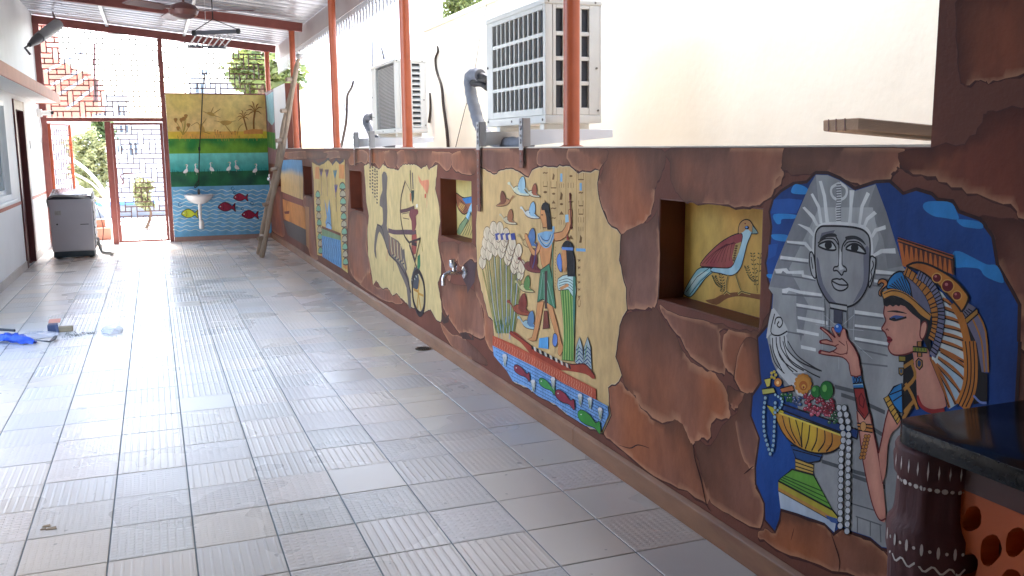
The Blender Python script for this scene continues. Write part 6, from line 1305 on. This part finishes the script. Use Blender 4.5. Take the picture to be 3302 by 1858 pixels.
P.build('river_scene_painting', hwall, 'painted river scene of reeds, two standing figures, boat and fish on yellow plaster')
# ---------------------------------------------------------------- chariot panel
P = Paint('x', XW, CG, step=2.5e-5, base=1.6e-3)
panel(P, [(38,95),(75,80),(100,90),(165,128),(200,80),(230,110),(330,130),(370,85),(470,85),(525,125),(570,90),(590,130),(660,90),(640,290),(670,400),(682,560),(660,720),(690,900),(690,1010),(662,1080),(690,1250),(700,1350),(688,1415),(640,1380),(605,1310),(540,1330),(440,1290),(370,1230),(330,1190),(310,1165),(280,1195),(240,1120),(190,1130),(140,1060),(115,1100),(100,980),(75,850),(68,660),(80,520),(60,400),(50,230)], CG, rgb(204,177,122), 33)
GB = rgb(104,92,86); DKB = rgb(66,50,50)
for k, x in enumerate((90, 112, 132, 150)):
    y = 85+k*18
    while y < 280+k*45: P.line([(x-6,y),(x+5,y+3)], 0.016, rgb(60,50,44), 0, CG); y += 17+5*((k+int(y)) % 3)
# horse
P.fill([(190,170),(215,140),(238,190),(230,330),(238,480),(232,600),(245,650),(262,690),(330,730),(360,790),(380,850),(370,930),(420,1050),(440,1290),(415,1280),(400,1130),(345,1000),(310,910),(250,850),(215,740),(170,650),(150,720),(140,800),(145,885),(125,820),(130,700),(150,590),(185,600),(200,560),(195,450),(172,430),(178,350),(195,300)], GB, 2, CG)
for i in range(8): P.line([(250+i*14,680+i*12),(256+i*14,780+i*13),(270+i*12,850+i*6)], 0.018, (rgb(146,92,66), rgb(206,176,120))[i % 2], 0, CG)
P.line([(245,640),(300,655),(400,655),(482,658)], 0.040, rgb(92,66,72), 4, CG); P.line([(150,590),(190,620),(225,760),(260,850),(330,920),(400,1040),(440,1170)], 0.014, DKB, 4, CG); P.line([(375,800),(385,900),(400,980)], 0.05, GB, 0, CG); P.line([(390,990),(415,1080),(435,1170)], 0.03, DKB, 0, CG)
for i in range(9): P.ell((285+i*11, 850+i*9), 7, 9, (rgb(60,60,70), rgb(170,150,110))[i % 2], 8, 0, CG)
P.line([(240,800),(232,900)], 0.012, rgb(190,110,80), 0, CG); P.line([(285,890),(292,990)], 0.010, rgb(96,70,60), 0, CG)
# archer and bow
P.line([(388,225),(355,360),(350,480),(358,580),(385,690),(430,750)], 0.022, DKB, 5, CG); P.line([(385,215),(445,330)], 0.006, DKB, 0, CG); P.line([(345,480),(400,470),(468,445)], 0.030, rgb(92,60,60), 0, CG)
P.fill([(425,490),(440,465),(495,460),(498,500),(480,520),(485,590),(470,640),(448,640),(442,560),(425,520)], rgb(122,62,62), 2, CG); P.fill([(445,680),(485,670),(490,740),(480,840),(455,850),(442,760)], rgb(150,72,62), 0, CG); P.line([(445,750),(488,760)], 0.03, DKB, 0, CG)
P.fill([(440,300),(466,300),(464,360),(455,420),(444,380)], rgb(44,66,60), 0, CG); P.line([(432,130),(436,220),(440,300)], 0.02, DKB, 0, CG); P.line([(452,150),(456,290)], 0.024, rgb(70,66,76), 0, CG); P.line([(424,160),(426,270)], 0.012, rgb(196,186,110), 0, CG); P.fill([(428,330),(440,320),(438,390),(430,395)], rgb(196,110,70), 0, CG)
P.out([(365,500),(420,490),(422,545),(370,535)], rgb(206,176,120), DKB, 0.006, 0, CG); P.fill([(480,420),(496,415),(496,445),(482,448)], rgb(220,214,196), 0, CG)
P.fill([(500,170),(530,220),(590,210),(585,300),(572,330),(540,270),(510,230)], rgb(214,134,98), 2, CG); P.line([(580,230),(572,450)], 0.008, rgb(206,140,110), 0, CG); P.fill([(555,330),(566,330),(565,365),(555,365)], rgb(200,80,60), 0, CG)
# chariot body and wheel
P.line([(520,700),(475,890),(430,740),(520,710)], 0.02, DKB, 0, CG); P.line([(425,760),(470,900),(500,1000)], 0.03, rgb(84,58,58), 0, CG); P.line([(440,1080),(470,940),(520,720),(540,820)], 0.012, rgb(150,130,60), 0, CG)
P.fill([(495,860),(515,840),(518,940),(505,990),(492,950)], rgb(60,120,80), 0, CG); P.fill([(440,1060),(470,950),(495,990),(508,1060),(500,1130),(480,1140),(450,1120)], rgb(70,70,76), 2, CG)
for i in range(7): P.line([(445+i*7,1060-i*14),(460+i*7,1080-i*10)], 0.010, (rgb(196,190,170), rgb(40,70,60))[i % 2], 0, CG)
P.line([(505,985),(470,1010),(452,1100),(458,1230),(495,1335),(525,1350),(550,1290),(555,1170),(540,1060),(505,985)], 0.042, rgb(48,36,38), 5, CG); P.line([(500,1160),(462,1140)], 0.02, rgb(176,122,50), 0, CG)
for q in ((545,1195), (525,1320), (490,1300), (512,1060)): P.line([(500,1175), q], 0.018, rgb(186,136,56), 0, CG)
P.build('chariot_painting', hwall, 'painted archer in a two horse chariot on cream plaster')
# ---------------------------------------------------------------- pool and lotus panel
P = Paint('x', XW, CH, step=6e-5, base=1.6e-3)
P.fill([(470,150),(520,180),(560,190),(600,155),(650,120),(700,180),(740,120),(780,150),(835,120),(840,400),(850,800),(870,1385),(800,1330),(700,1270),(600,1200),(530,1180),(500,700),(490,350)], rgb(206,176,106), 0, CH)
P.line([(490,130),(540,175),(600,155),(645,115),(665,120)], 0.03, rgb(70,60,60), 0, CH); P.line([(695,175),(740,120),(780,160),(825,125)], 0.03, rgb(70,60,70), 0, CH)
for a in ([(510,200),(550,200),(555,340),(505,330)], [(770,170),(832,180),(834,335),(772,330)], [(545,1130),(590,1150),(590,1200),(555,1170)], [(815,1270),(865,1280),(868,1350),(820,1320)]): P.fill(a, rgb(212,140,74), 0, CH)
for k in range(9):
    y = 480+k*78; P.out([(512+k*4,y+55),(516+k*4,y+10),(535+k*4,y-12),(556+k*4,y+12),(560+k*4,y+58)], (rgb(120,168,138), rgb(178,160,128))[k % 2], rgb(90,70,60), 0.012, 2, CH)
for k in range(11):
    y = 385+k*84; P.out([(782+k*4,y+60),(784+k*4,y+12),(812+k*4,y-10),(838+k*3,y+12),(842+k*3,y+62)], (rgb(124,170,140), rgb(178,164,136))[k % 2], rgb(90,70,60), 0.014, 2, CH)
for x, y, c_ in ((575,220,rgb(110,90,130)), (640,230,rgb(120,90,120)), (730,240,rgb(80,140,160)), (740,400,rgb(90,80,150))):
    for q in range(-2, 3): P.line([(x,y+90),(x+q*9,y)], 0.020, c_, 0, CH)
    P.line([(x,y+80),(x+6,y+300)], 0.02, rgb(150,110,120), 0, CH)
P.fill([(612,560),(632,640),(645,720),(668,560),(680,700),(690,850),(680,900),(640,890),(625,820),(640,760)], rgb(112,156,196), 0, CH); P.out([(630,870),(650,820),(690,860),(690,905),(640,890)], rgb(140,180,210), rgb(50,80,120), 0.012, 2, CH)
P.fill([(585,880),(795,950),(795,1020),(585,965)], rgb(118,148,110), 0, CH); P.line([(585,872),(795,955)], 0.03, rgb(120,70,50), 0, CH)
P.fill([(585,965),(795,1020),(805,1330),(760,1305),(700,1270),(640,1230),(590,1200)], rgb(96,150,196), 0, CH)
for i in range(11): x = 595+i*19; P.line([(x,975+i*5),(x+9,1040+i*5),(x-2,1110+i*6),(x+8,1180+i*7),(x+2,1215+i*9)], 0.014, rgb(44,84,132), 4, CH)
for i in range(9): x = 604+i*22; P.line([(x,985+i*6),(x+8,1050+i*6),(x-2,1120+i*7),(x+6,1190+i*8)], 0.008, rgb(170,200,220), 4, CH)
P.build('lotus_pool_painting', hwall, 'painted pool with lotus flowers between scaled borders')
# ---------------------------------------------------------------- desert sky panel and sunset panel
P = Paint('x', XW, CH, step=8e-5, base=1.6e-3)
def sky_f(p, d): t = (p.y-0.93)/0.42; return mixc(mixc(rgb(204,170,112), rgb(206,182,138), t*2), rgb(98,152,198), (t-0.38)/0.22+0.5*nz2(p, 2, 3))
P.fill([(118,130),(170,125),(240,120),(360,128),(372,330),(372,570),(290,540),(200,505),(128,475)], sky_f, 0, CH)
P.fill([(145,490),(372,570),(372,640),(290,620),(145,540)], rgb(134,72,58), 0, CH)
P.fill([(145,560),(370,640),(415,680),(430,880),(400,900),(250,830),(155,780)], lambda p, d: mixc(rgb(206,136,62), rgb(146,84,48), 0.4+1.4*nz2(p, 2.4, 8)), 0, CH)
P.fill([(152,800),(230,815),(300,850),(405,900),(405,1080),(300,1020),(200,960)], rgb(84,76,76), 0, CH); P.fill([(160,700),(220,690),(215,725),(170,725)], rgb(110,50,40), 0, CH); P.line([(185,600),(188,700)], 0.02, rgb(110,50,40), 0, CH); P.line([(335,250),(340,560)], 0.03, rgb(110,100,100), 3, CH)
P.fill([(395,640),(440,650),(440,1120),(410,1080)], rgb(176,128,88), 0, CH)
P.build('desert_sky_painting', hwall, 'painted blue sky over sand above an orange sunset at the far end')
# ---------------------------------------------------------------- waterfall on the raised corner
P = Paint('x', XW, CF, step=1e-4, base=8e-4)
ya, yb = 15.43, YE-0.005
P.fill([Vector((ya, ZTALL-0.01)), Vector((yb, ZTALL-0.01)), Vector((yb, ZT-0.25)), Vector((ya, ZT-0.25))], lambda p, d: mixc(rgb(142,110,118), rgb(126,84,84), 0.5+nz2(p, 3, 5)), w=True)
rg = random.Random(5)
P.fill([Vector((ya+0.03, 2.38)), Vector((yb-0.1, 2.36)), Vector((yb-0.15, 1.95)), Vector((ya+0.4, 1.85)), Vector((ya+0.05, 1.9))], rgb(150,196,202), w=True)
for k in range(34): y = rg.uniform(ya+0.03, yb-0.12); z = rg.uniform(1.75, 2.3); P.line([Vector((y, z+0.14)), Vector((y+rg.uniform(-0.02, 0.02), z))], 0.045, (rgb(196,222,222), rgb(120,170,180), rgb(96,120,128))[k % 3], w=True, taper=True)
P.fill([Vector((ya+0.01, 1.72)), Vector((yb, 1.76)), Vector((yb, 1.5)), Vector((ya+0.01, 1.45))], lambda p, d: mixc(rgb(50,116,60), rgb(96,140,70), 0.5+nz2(p, 6, 2)), w=True)
P.build('waterfall_painting', hwall, 'painted pale waterfall over green bank on the raised far corner')
# ---------------------------------------------------------------- end wall: marsh above water
P = Paint('y', YE, CF, step=6e-5, base=8e-4)
L0, L1 = XEL+0.003, XW-0.004
def zz(py): return ony(700, 250+py*0.41391, YE).z
def band(py0, py1, fn): P.fill([Vector((L0, zz(py1))), Vector((L1, zz(py1))), Vector((L1, zz(py0))), Vector((L0, zz(py0)))], fn, w=True)
zs = [zz(q) for q in (132, 430, 490, 590, 735, 845, 1225)]
def bandz(z1, z0, fn): P.shade([Vector((L0, z0)), Vector((L1, z0)), Vector((L1, z1)), Vector((L0, z1))], fn, gap=0.04)
zt_, zb_ = 2.383, za+0.076
bandz(zt_, zs[1]-0.05, lambda p, d: mixc(rgb(206,178,122), rgb(214,186,110), 0.5+nz2(p, 2, 1)))
bandz(zs[1]+0.02, zs[2], lambda p, d: mixc(rgb(206,190,66), rgb(198,150,74), 0.4+0.6*math.sin((p.x-L0)*2.4)+0.6*nz2(p, 5, 4)))
bandz(zs[2]+0.03, zs[3]-0.02, lambda p, d: mixc(rgb(40,112,58), rgb(104,150,56), 0.35+1.2*nz2(p, 4, 6)-0.4*((p.y-zs[2])/0.1)))
bandz(zs[3], zs[4], lambda p, d: mixc(rgb(54,142,140), rgb(110,190,184), (p.y-zs[4])/(zs[3]-zs[4])+0.3*nz2(p, 3, 7)))
bandz(zs[4]+0.01, zs[5], lambda p, d: mixc(rgb(36,72,62), rgb(46,110,72), 0.4+1.2*nz2(p, 4, 3)))
bandz(zs[5], zb_, lambda p, d: mixc(rgb(92,150,190), rgb(110,166,200), 0.5+nz2(p, 2, 5)))
rg = random.Random(9)
for k in range(60): x = rg.uniform(L0+0.02, L1-0.02); z = zs[2]+rg.uniform(-0.02, 0.05); P.line([Vector((x, z)), Vector((x+rg.uniform(-0.01, 0.01), z+0.06))], 0.014, (rgb(36,96,50), rgb(120,156,60), rgb(200,150,70))[k % 3], w=True, taper=True)
for k in range(40): x = rg.uniform(L0+0.02, L1-0.02); z = zs[4]-0.01; P.line([Vector((x, z-0.02)), Vector((x, z+rg.uniform(0.02, 0.07)))], 0.018, rgb(30,78,66), w=True, taper=True)
# palms
TR = rgb(132,90,48)
for (x, y, h, s_) in ((770, 415, 150, 1.0), (715, 410, 95, 0.75)):
    P.line([(x,y),(x-2 if s_ == 1 else x-12,y-h*0.5),(x+8 if s_ == 1 else x-25,y-h)], 0.03*s_, TR, 4); tx, ty = (x+8 if s_ == 1 else x-25), y-h
    for dx, dy in ((-70,-5), (-50,-45), (-25,-80), (30,-60), (55,-30), (50,20), (-55,30)): P.line([(tx,ty),(tx+dx*0.5*s_,ty+dy*0.6*s_-12),(tx+dx*s_,ty+dy*s_)], 0.022*s_, rgb(142,98,50), 4, taper=True)
P.fill([(690,415),(760,402),(840,405),(840,440),(690,440)], rgb(196,134,76))
# papyrus heads and cranes
for (x, y) in ((160,340), (205,340), (240,310), (260,380), (180,405), (225,330)):
    P.line([(215,450),((x+215)/2+8,(y+450)/2),(x,y)], 0.010, rgb(150,132,62), 4); P.fill([(x-16,y-16),(x,y-24),(x+16,y-16),(x,y+14)], rgb(150,112,62), 2)
for (x, y) in ((470,415), (490,420), (510,430), (600,440), (625,425)): P.line([(x,450),(x-4,y)], 0.008, rgb(150,112,62)); P.fill([(x-10,y-8),(x+4,y-10),(x-3,y+8)], rgb(160,110,60))
CRN = rgb(178,142,78)
for c_ in [[(375,265),(410,280),(440,292),(510,312)], [(430,290),(455,230)], [(440,292),(510,245)], [(460,338),(500,345),(540,370),(570,350),(630,338)], [(540,365),(600,440)], [(280,378),(325,352),(350,380),(365,430)], [(350,390),(400,320)], [(365,420),(430,440)], [(640,440),(655,390),(685,360)]]: P.line(c_, 0.016, CRN, 4, taper=True); P.line(c_, 0.006, rgb(126,92,50), 4)
P.fill([(400,275),(440,270),(470,300),(430,298)], CRN, 2); P.fill([(500,345),(560,335),(600,350),(555,375)], CRN, 2); P.fill([(340,370),(370,370),(390,420),(355,420)], CRN, 2)
# egrets
for (x, y, f) in ((240,720,1), (322,715,-1), (440,705,-1), (575,700,1), (635,690,-1), (780,715,1)):
    P.fill([(x-22*f,y+22),(x-8*f,y-2),(x+8*f,y-8),(x+16*f,y+6),(x+10*f,y+20),(x-4*f,y+26)], rgb(226,230,228), 2); P.line([(x+10*f,y),(x+6*f,y-20),(x+12*f,y-34),(x+4*f,y-42)], 0.016, rgb(226,230,228), 3); P.line([(x,y+22),(x,y+44)], 0.006, rgb(160,160,150)); P.line([(x+4*f,y-42),(x-8*f,y-36)], 0.006, rgb(196,150,80))
# waves and fish
for r_ in range(11):
    y = 880+r_*31; pts = []
    for i in range(47): pts.append((140+i*16, y+6*math.sin(i*1.25+r_)+2*math.sin(i*0.5)))
    P.line(pts, 0.011, rgb(196,222,230), 2)
for (x, y, s_, col, f) in ((610,935,1.0,rgb(140,42,66),1), (490,1010,1.2,rgb(132,44,66),1), (675,1070,1.15,rgb(132,36,62),1), (205,1062,1.15,rgb(166,178,58),1)):
    q = [(x,y),(x+20*s_,y-22*s_),(x+50*s_,y-32*s_),(x+80*s_,y-16*s_),(x+92*s_,y-6*s_),(x+112*s_,y-28*s_),(x+108*s_,y+2*s_),(x+114*s_,y+30*s_),(x+90*s_,y+10*s_),(x+70*s_,y+22*s_),(x+40*s_,y+26*s_),(x+14*s_,y+14*s_)]
    P.out(q, col, rgb(50,22,40), 0.010, 3); P.ell((x+16*s_,y-4*s_), 5, 5, rgb(226,220,210), 8); P.line([(x+32*s_,y-22*s_),(x+38*s_,y),(x+32*s_,y+18*s_)], 0.006, rgb(60,26,40), 3)
for (x, y, r_) in ((605,865,12), (618,898,8), (755,980,12), (680,1022,10), (195,990,14), (640,1010,6)): P.line([(x+r_*math.cos(u), y+r_*math.sin(u)) for u in [i*0.6 for i in range(10)]], 0.010, rgb(40,90,140), 2)
P.c = [tuple(min(0.85, q*1.35) for q in c[:3])+(1,) for c in P.c]
P.build('marsh_painting', ew, 'painted marsh with palms, egrets on green bank and red fish in blue water')
# ================================================================== outside the gate
m_deck = pm('terrace_paving', rgb(196,194,190), 0.7, var=0.06, scale=1.2)
m_stepb = pm('terracotta', rgb(176,124,102), 0.6, var=0.12, scale=5)
m_rail = pm('white_rail_paint', rgb(225,226,230), 0.35, var=0.03)
m_bark = pm('bark', rgb(104,86,70), 0.9, var=0.3, scale=8, bump=0.01, bscale=10)
m_salm = pm('salmon_render', rgb(216,130,106), 0.7, var=0.08, scale=1.5)
m_far = pm('far_white_render', rgb(214,214,212), 0.7, var=0.05, scale=0.6)
m_fwin = pm('far_window', rgb(84,92,100), 0.25, var=0.2)
m_tarp = pm('blue_tarpaulin', rgb(96,150,196), 0.5, var=0.1)
m_greyw = pm('grey_render', rgb(150,152,156), 0.8, var=0.1, scale=1)
def leafmat(name, a, b):
    m = bpy.data.materials.new(name); m.use_nodes = True; n = m.node_tree.nodes; l = m.node_tree.links; bs = n['Principled BSDF']
    at = n.new('ShaderNodeAttribute'); at.attribute_name = 'tint'; mx = n.new('ShaderNodeMix'); mx.data_type = 'RGBA'; l.new(at.outputs['Fac'], mx.inputs[0]); mx.inputs[6].default_value = a; mx.inputs[7].default_value = b
    l.new(mx.outputs[2], bs.inputs['Base Color']); bs.inputs['Roughness'].default_value = 0.5
    tr = n.new('ShaderNodeBsdfTranslucent'); l.new(mx.outputs[2], tr.inputs[0]); ad = n.new('ShaderNodeMixShader'); ad.inputs[0].default_value = 0.3; l.new(bs.outputs[0], ad.inputs[1]); l.new(tr.outputs[0], ad.inputs[2]); l.new(ad.outputs[0], n['Material Output'].inputs[0]); return m
m_leaf = leafmat('leaf_green', rgb(84,98,54), rgb(142,148,84)); m_leaf2 = leafmat('leaf_dark', rgb(62,84,50), rgb(108,126,74)); m_leaf3 = leafmat('leaf_pale', rgb(112,118,78), rgb(164,166,116))
def tree(label, base, crown_c, crown_r, n_leaf, leaf, mat, seed, nb=7, trunk_r=0.12, grp='trees outside the gate'):
    r_ = random.Random(seed); base = Vector(base); cc_ = Vector(crown_c); cr = Vector(crown_r)
    t = thing('leafy_tree', base, label, 'tree', grp)
    tk = MB(); top = Vector((cc_.x+r_.uniform(-.1,.1), cc_.y, cc_.z-cr.z*0.25)); tk.tube(spline([base, base.lerp(top, 0.5)+Vector((r_.uniform(-.15,.15), 0, 0)), top], 5), [trunk_r*(1-0.06*i) for i in range(11)], 8); tk.build('trunk', m_bark, t, smooth=True)
    clumps = []
    for k in range(nb*3):
        while True:
            d = Vector((r_.uniform(-1,1), r_.uniform(-1,1), r_.uniform(-1,1)))
            if 0.25 < d.length < 1: break
        clumps.append(cc_+Vector((d.x*cr.x, d.y*cr.y, d.z*cr.z)))
    lm = MB()
    for k in range(nb): lm.tube(spline([top.lerp(base, 0.25*r_.random()), (top+clumps[k])/2+Vector((0,0,0.1)), clumps[k]], 3), [trunk_r*0.45*(1-0.13*i) for i in range(7)], 5)
    lo = lm.build('limbs', m_bark, t, smooth=True); tag(lo, kind='stuff')
    vs = []; fs = []; ti = []
    for k in range(n_leaf):
        c = clumps[r_.randrange(len(clumps))]; rad = min(cr)*0.38
        p = c+Vector((r_.gauss(0, rad*cr.x/min(cr)*0.6), r_.gauss(0, rad), r_.gauss(0, rad*0.75)))
        a = Vector((r_.gauss(0,1), r_.gauss(0,1), r_.gauss(0,0.6))).normalized(); b = a.cross(Vector((r_.gauss(0,1), r_.gauss(0,1), r_.gauss(0,1)))).normalized(); s_ = leaf*r_.uniform(0.6, 1.3); q = len(vs)
        vs += [p-a*s_, p+b*s_*0.45, p+a*s_, p-b*s_*0.45]; fs.append((q, q+1, q+2, q+3)); tv = r_.random()*0.7+0.3*((p.z-cc_.z)/cr.z*0.5+0.5); ti += [tv]*4
    me = bpy.data.meshes.new('crown'); me.from_pydata([tuple(v-base) for v in vs], [], fs); at = me.attributes.new('tint', 'FLOAT', 'POINT'); at.data.foreach_set('value', ti); me.materials.append(mat)
    o = bpy.data.objects.new('crown', me); COL.objects.link(o); o.parent = t; tag(o, kind='stuff')
dk = MB().box(-8, 3.3, 17.2, 23.5, -0.5, za-0.03).build('terrace', m_deck); tag(dk, kind='structure')
def wp(px, py, Y): return ony(px, py, Y)
def r2(px0, py0, px1, py1, Y):       # centre and half sizes of a picture box at distance Y
    a, b = wp(px0, py0, Y), wp(px1, py1, Y); c = (a+b)/2; return c, abs(a.x-b.x)/2, abs(a.z-b.z)/2
c, hx_, hz = r2(215, 420, 350, 650, 20.6); tree('pale leafy small tree standing in the open gateway', (c.x, 20.6, -0.1), c, (hx_*0.95, 0.5, hz), 5200, 0.055, m_leaf3, 3, 9, 0.05)
c, hx_, hz = r2(200, 385, 262, 470, 32); tree('dark green tree behind the gateway, left of the white house', (c.x-0.3, 32, -0.5), c, (hx_*1.1, 0.8, hz), 2600, 0.13, m_leaf2, 5, 6)
c, hx_, hz = r2(265, 400, 350, 450, 34); tree('dark green tree behind the gateway, right of its neighbour', (c.x, 34, -0.5), c, (hx_*1.1, 0.8, hz*1.1), 2600, 0.13, m_leaf2, 6, 6)
c, hx_, hz = r2(745, 165, 945, 300, 27); tree('broad green tree rising above the painted end wall', (c.x, 27, -0.5), c, (hx_*0.9, 1.4, hz*0.95), 6500, 0.15, m_leaf, 7, 10, 0.18)
c, hx_, hz = r2(425, 560, 500, 680, 19.8); tree('slender garden tree behind the closed gate leaf', (c.x, 19.8, -0.1), c, (hx_*0.8, 0.4, hz*0.8), 1300, 0.055, m_leaf3, 8, 8, 0.035)
p = ony(1488, 5, 16.0); tree('green tree top showing above the cream boundary wall', (p.x, 16.0, -0.5), (p.x, 16.0, p.z), (0.42, 0.5, 0.34), 2600, 0.05, m_leaf, 9, 8, 0.06)
# curved white stair rail
sr = thing('stair_rail', wp(347, 760, 18.4), 'curved white tube railing just outside the open gateway', 'railing')
for pts, rr in (([(205,508),(240,520),(275,545),(305,575),(330,610),(343,645)], 0.03), ([(205,548),(250,565),(300,595),(335,635),(345,665)], 0.018), ([(205,580),(250,598),(300,632),(335,662),(345,690)], 0.018), ([(230,630),(290,650),(325,678),(346,705)], 0.018)):
    MB().tube(spline([wp(a, b, 18.4) for a, b in pts], 6), rr, 10).build('rail', m_rail, sr, smooth=True, ang=80)
q0, q1 = wp(343, 615, 18.4), wp(352, 765, 18.4); MB().tube([q0, Vector((q1.x, 18.4, za-0.03))], 0.035, 12).build('newel', m_rail, sr, smooth=True)
st = thing('garden_steps', wp(330, 755, 17.9), 'two terracotta steps outside the gateway', 'steps')
a, b = wp(300, 755, 17.8), wp(357, 735, 17.8); MB().box(a.x-0.3, b.x, 17.8, 18.25, za-0.03, b.z).build('step', m_stepb, st, bev=0.006)
a2, b2_ = wp(300, 735, 18.0), wp(338, 708, 18.0); MB().box(a2.x-0.3, b2_.x, 18.0, 18.3, b.z+0.001, b2_.z).build('step', m_stepb, st, bev=0.006)
a, b = wp(285, 665, 23.5), wp(500, 645, 23.5); o = MB().box(a.x, b.x, 23.5, 25.0, a.z, b.z).build('tarpaulin', m_tarp, None, bev=0.03); tag(o, 'blue tarpaulin over the low grey wall beyond the gate', 'tarpaulin')
o = MB().box(a.x-0.5, b.x+0.3, 23.6, 24.9, -0.5, a.z-0.002).build('low_wall', m_greyw, None, bev=0.02); tag(o, 'low grey wall under the blue tarpaulin', 'wall')
# salmon house with outside stair
Y = 27.0
sh = thing('salmon_house', wp(200, 380, Y), 'salmon painted stepped house behind the upper screen on the left', 'house')
pts = [wp(x, y, Y) for x, y in ((60,400), (60,60), (140,65), (152,160), (178,190), (215,200), (240,225), (285,232), (286,250), (315,255), (316,345), (270,352), (262,385))]
MB().prism([(p.x, p.z) for p in pts], 'y', Y, Y+4).build('wall_body', m_salm, sh)
MB().box(pts[0].x, wp(262,385,Y).x, Y+0.01, Y+3.9, -0.6, wp(262,385,Y).z-0.001).build('lower_wall', m_far, sh)
for a, b in (((145,232),(272,165)), ((165,275),(258,228)), ((192,303),(280,252)), ((215,352),(318,270))):
    MB().tube([wp(*a, Y-0.1), wp(*b, Y-0.1)], 0.035, 8).build('stair_rail_bar', m_rail, sh, smooth=True)
for x, y0_, y1_ in ((305,140,330), (312,260,330)): MB().tube([wp(x, y0_, Y-0.2), wp(x, y1_, Y-0.2)], 0.03, 8).build('rail_post', m_rod, sh, smooth=True)
# far white houses
Y = 42.0
def house(name_label, px0, py0, px1, Y, wins, dep=5):
    a, b = wp(px0, py0, Y), wp(px1, py0, Y); h = thing('white_house', ((a.x+b.x)/2, Y, 0), name_label, 'house', 'pale houses beyond the gate')
    MB().box(a.x, b.x, Y, Y+dep, -0.6, a.z).build('wall_body', m_far, h); MB().box(a.x-0.1, b.x+0.1, Y-0.1, Y+dep+0.1, a.z, a.z+0.15).build('roof_slab', m_far, h)
    for (x0, y0, x1, y1) in wins:
        p, q = wp(x0, y1, Y), wp(x1, y0, Y); f_ = MB().box(p.x, q.x, Y-0.06, Y-0.005, p.z, q.z).build('window', m_fwin, h); MB().box((p.x+q.x)/2-0.04, (p.x+q.x)/2+0.04, Y-0.09, Y-0.061, p.z, q.z).build('mullion', m_far, f_)
house('low pale house behind the closed gate leaf with small dark windows', 352, 395, 545, 38, [(362,408,376,418), (388,405,412,428), (425,408,435,416), (448,408,456,416), (420,460,440,500), (380,470,395,490)])
house('taller pale house seen through the upper screen with a barred window', 285, 315, 400, 45, [(293,345,310,372), (318,345,342,372), (385,345,400,372)])
house('pale house behind the right half of the upper screen', 620, 262, 760, 50, [(632,272,655,300), (650,225,668,245)])
# dead creeper stems and wires on the walls across the gap
m_creep = pm('dry_stem', rgb(70,60,52), 0.9, var=0.3, scale=20)
def stem(pts, X, r0, label, name='dry_creeper', cat='creeper'):
    Q = spline([onx(a, b, X-0.012) for a, b in pts], 5); o = MB().tube(Q, [r0*(1-0.5*i/len(Q)) for i in range(len(Q))], 6).build(name, m_creep, None, smooth=True, ang=80); tag(o, label, cat)
stem([(1100,480),(1108,440),(1117,390),(1119,340),(1121,305),(1133,283),(1139,262)], 3.35, 0.035, 'dark dry creeper stem on the white wall beyond the third post')
stem([(1446,480),(1441,420),(1430,340),(1424,280),(1408,230),(1404,190),(1412,165),(1410,150)], XNB, 0.020, 'thick dark dry creeper stem on the cream wall left of the big air conditioner')
stem([(1238,190),(1232,165),(1228,152)], 3.35, 0.012, 'thin dry creeper tip above the smaller air conditioner')
stem([(1384,395),(1388,350),(1386,300)], XNB, 0.018, 'short dry creeper stem beside the smaller air conditioner')
stem([(1468,480),(1500,350),(1522,280),(1548,120),(1572,0),(1576,-30)], XNB, 0.004, 'thin wire hanging down the cream wall left of the big air conditioner', 'hanging_wire', 'wire')
stem([(1202,230),(1200,120),(1199,-20)], 3.35, 0.008, 'thin vertical wire above the smaller air conditioner', 'hanging_wire', 'wire')
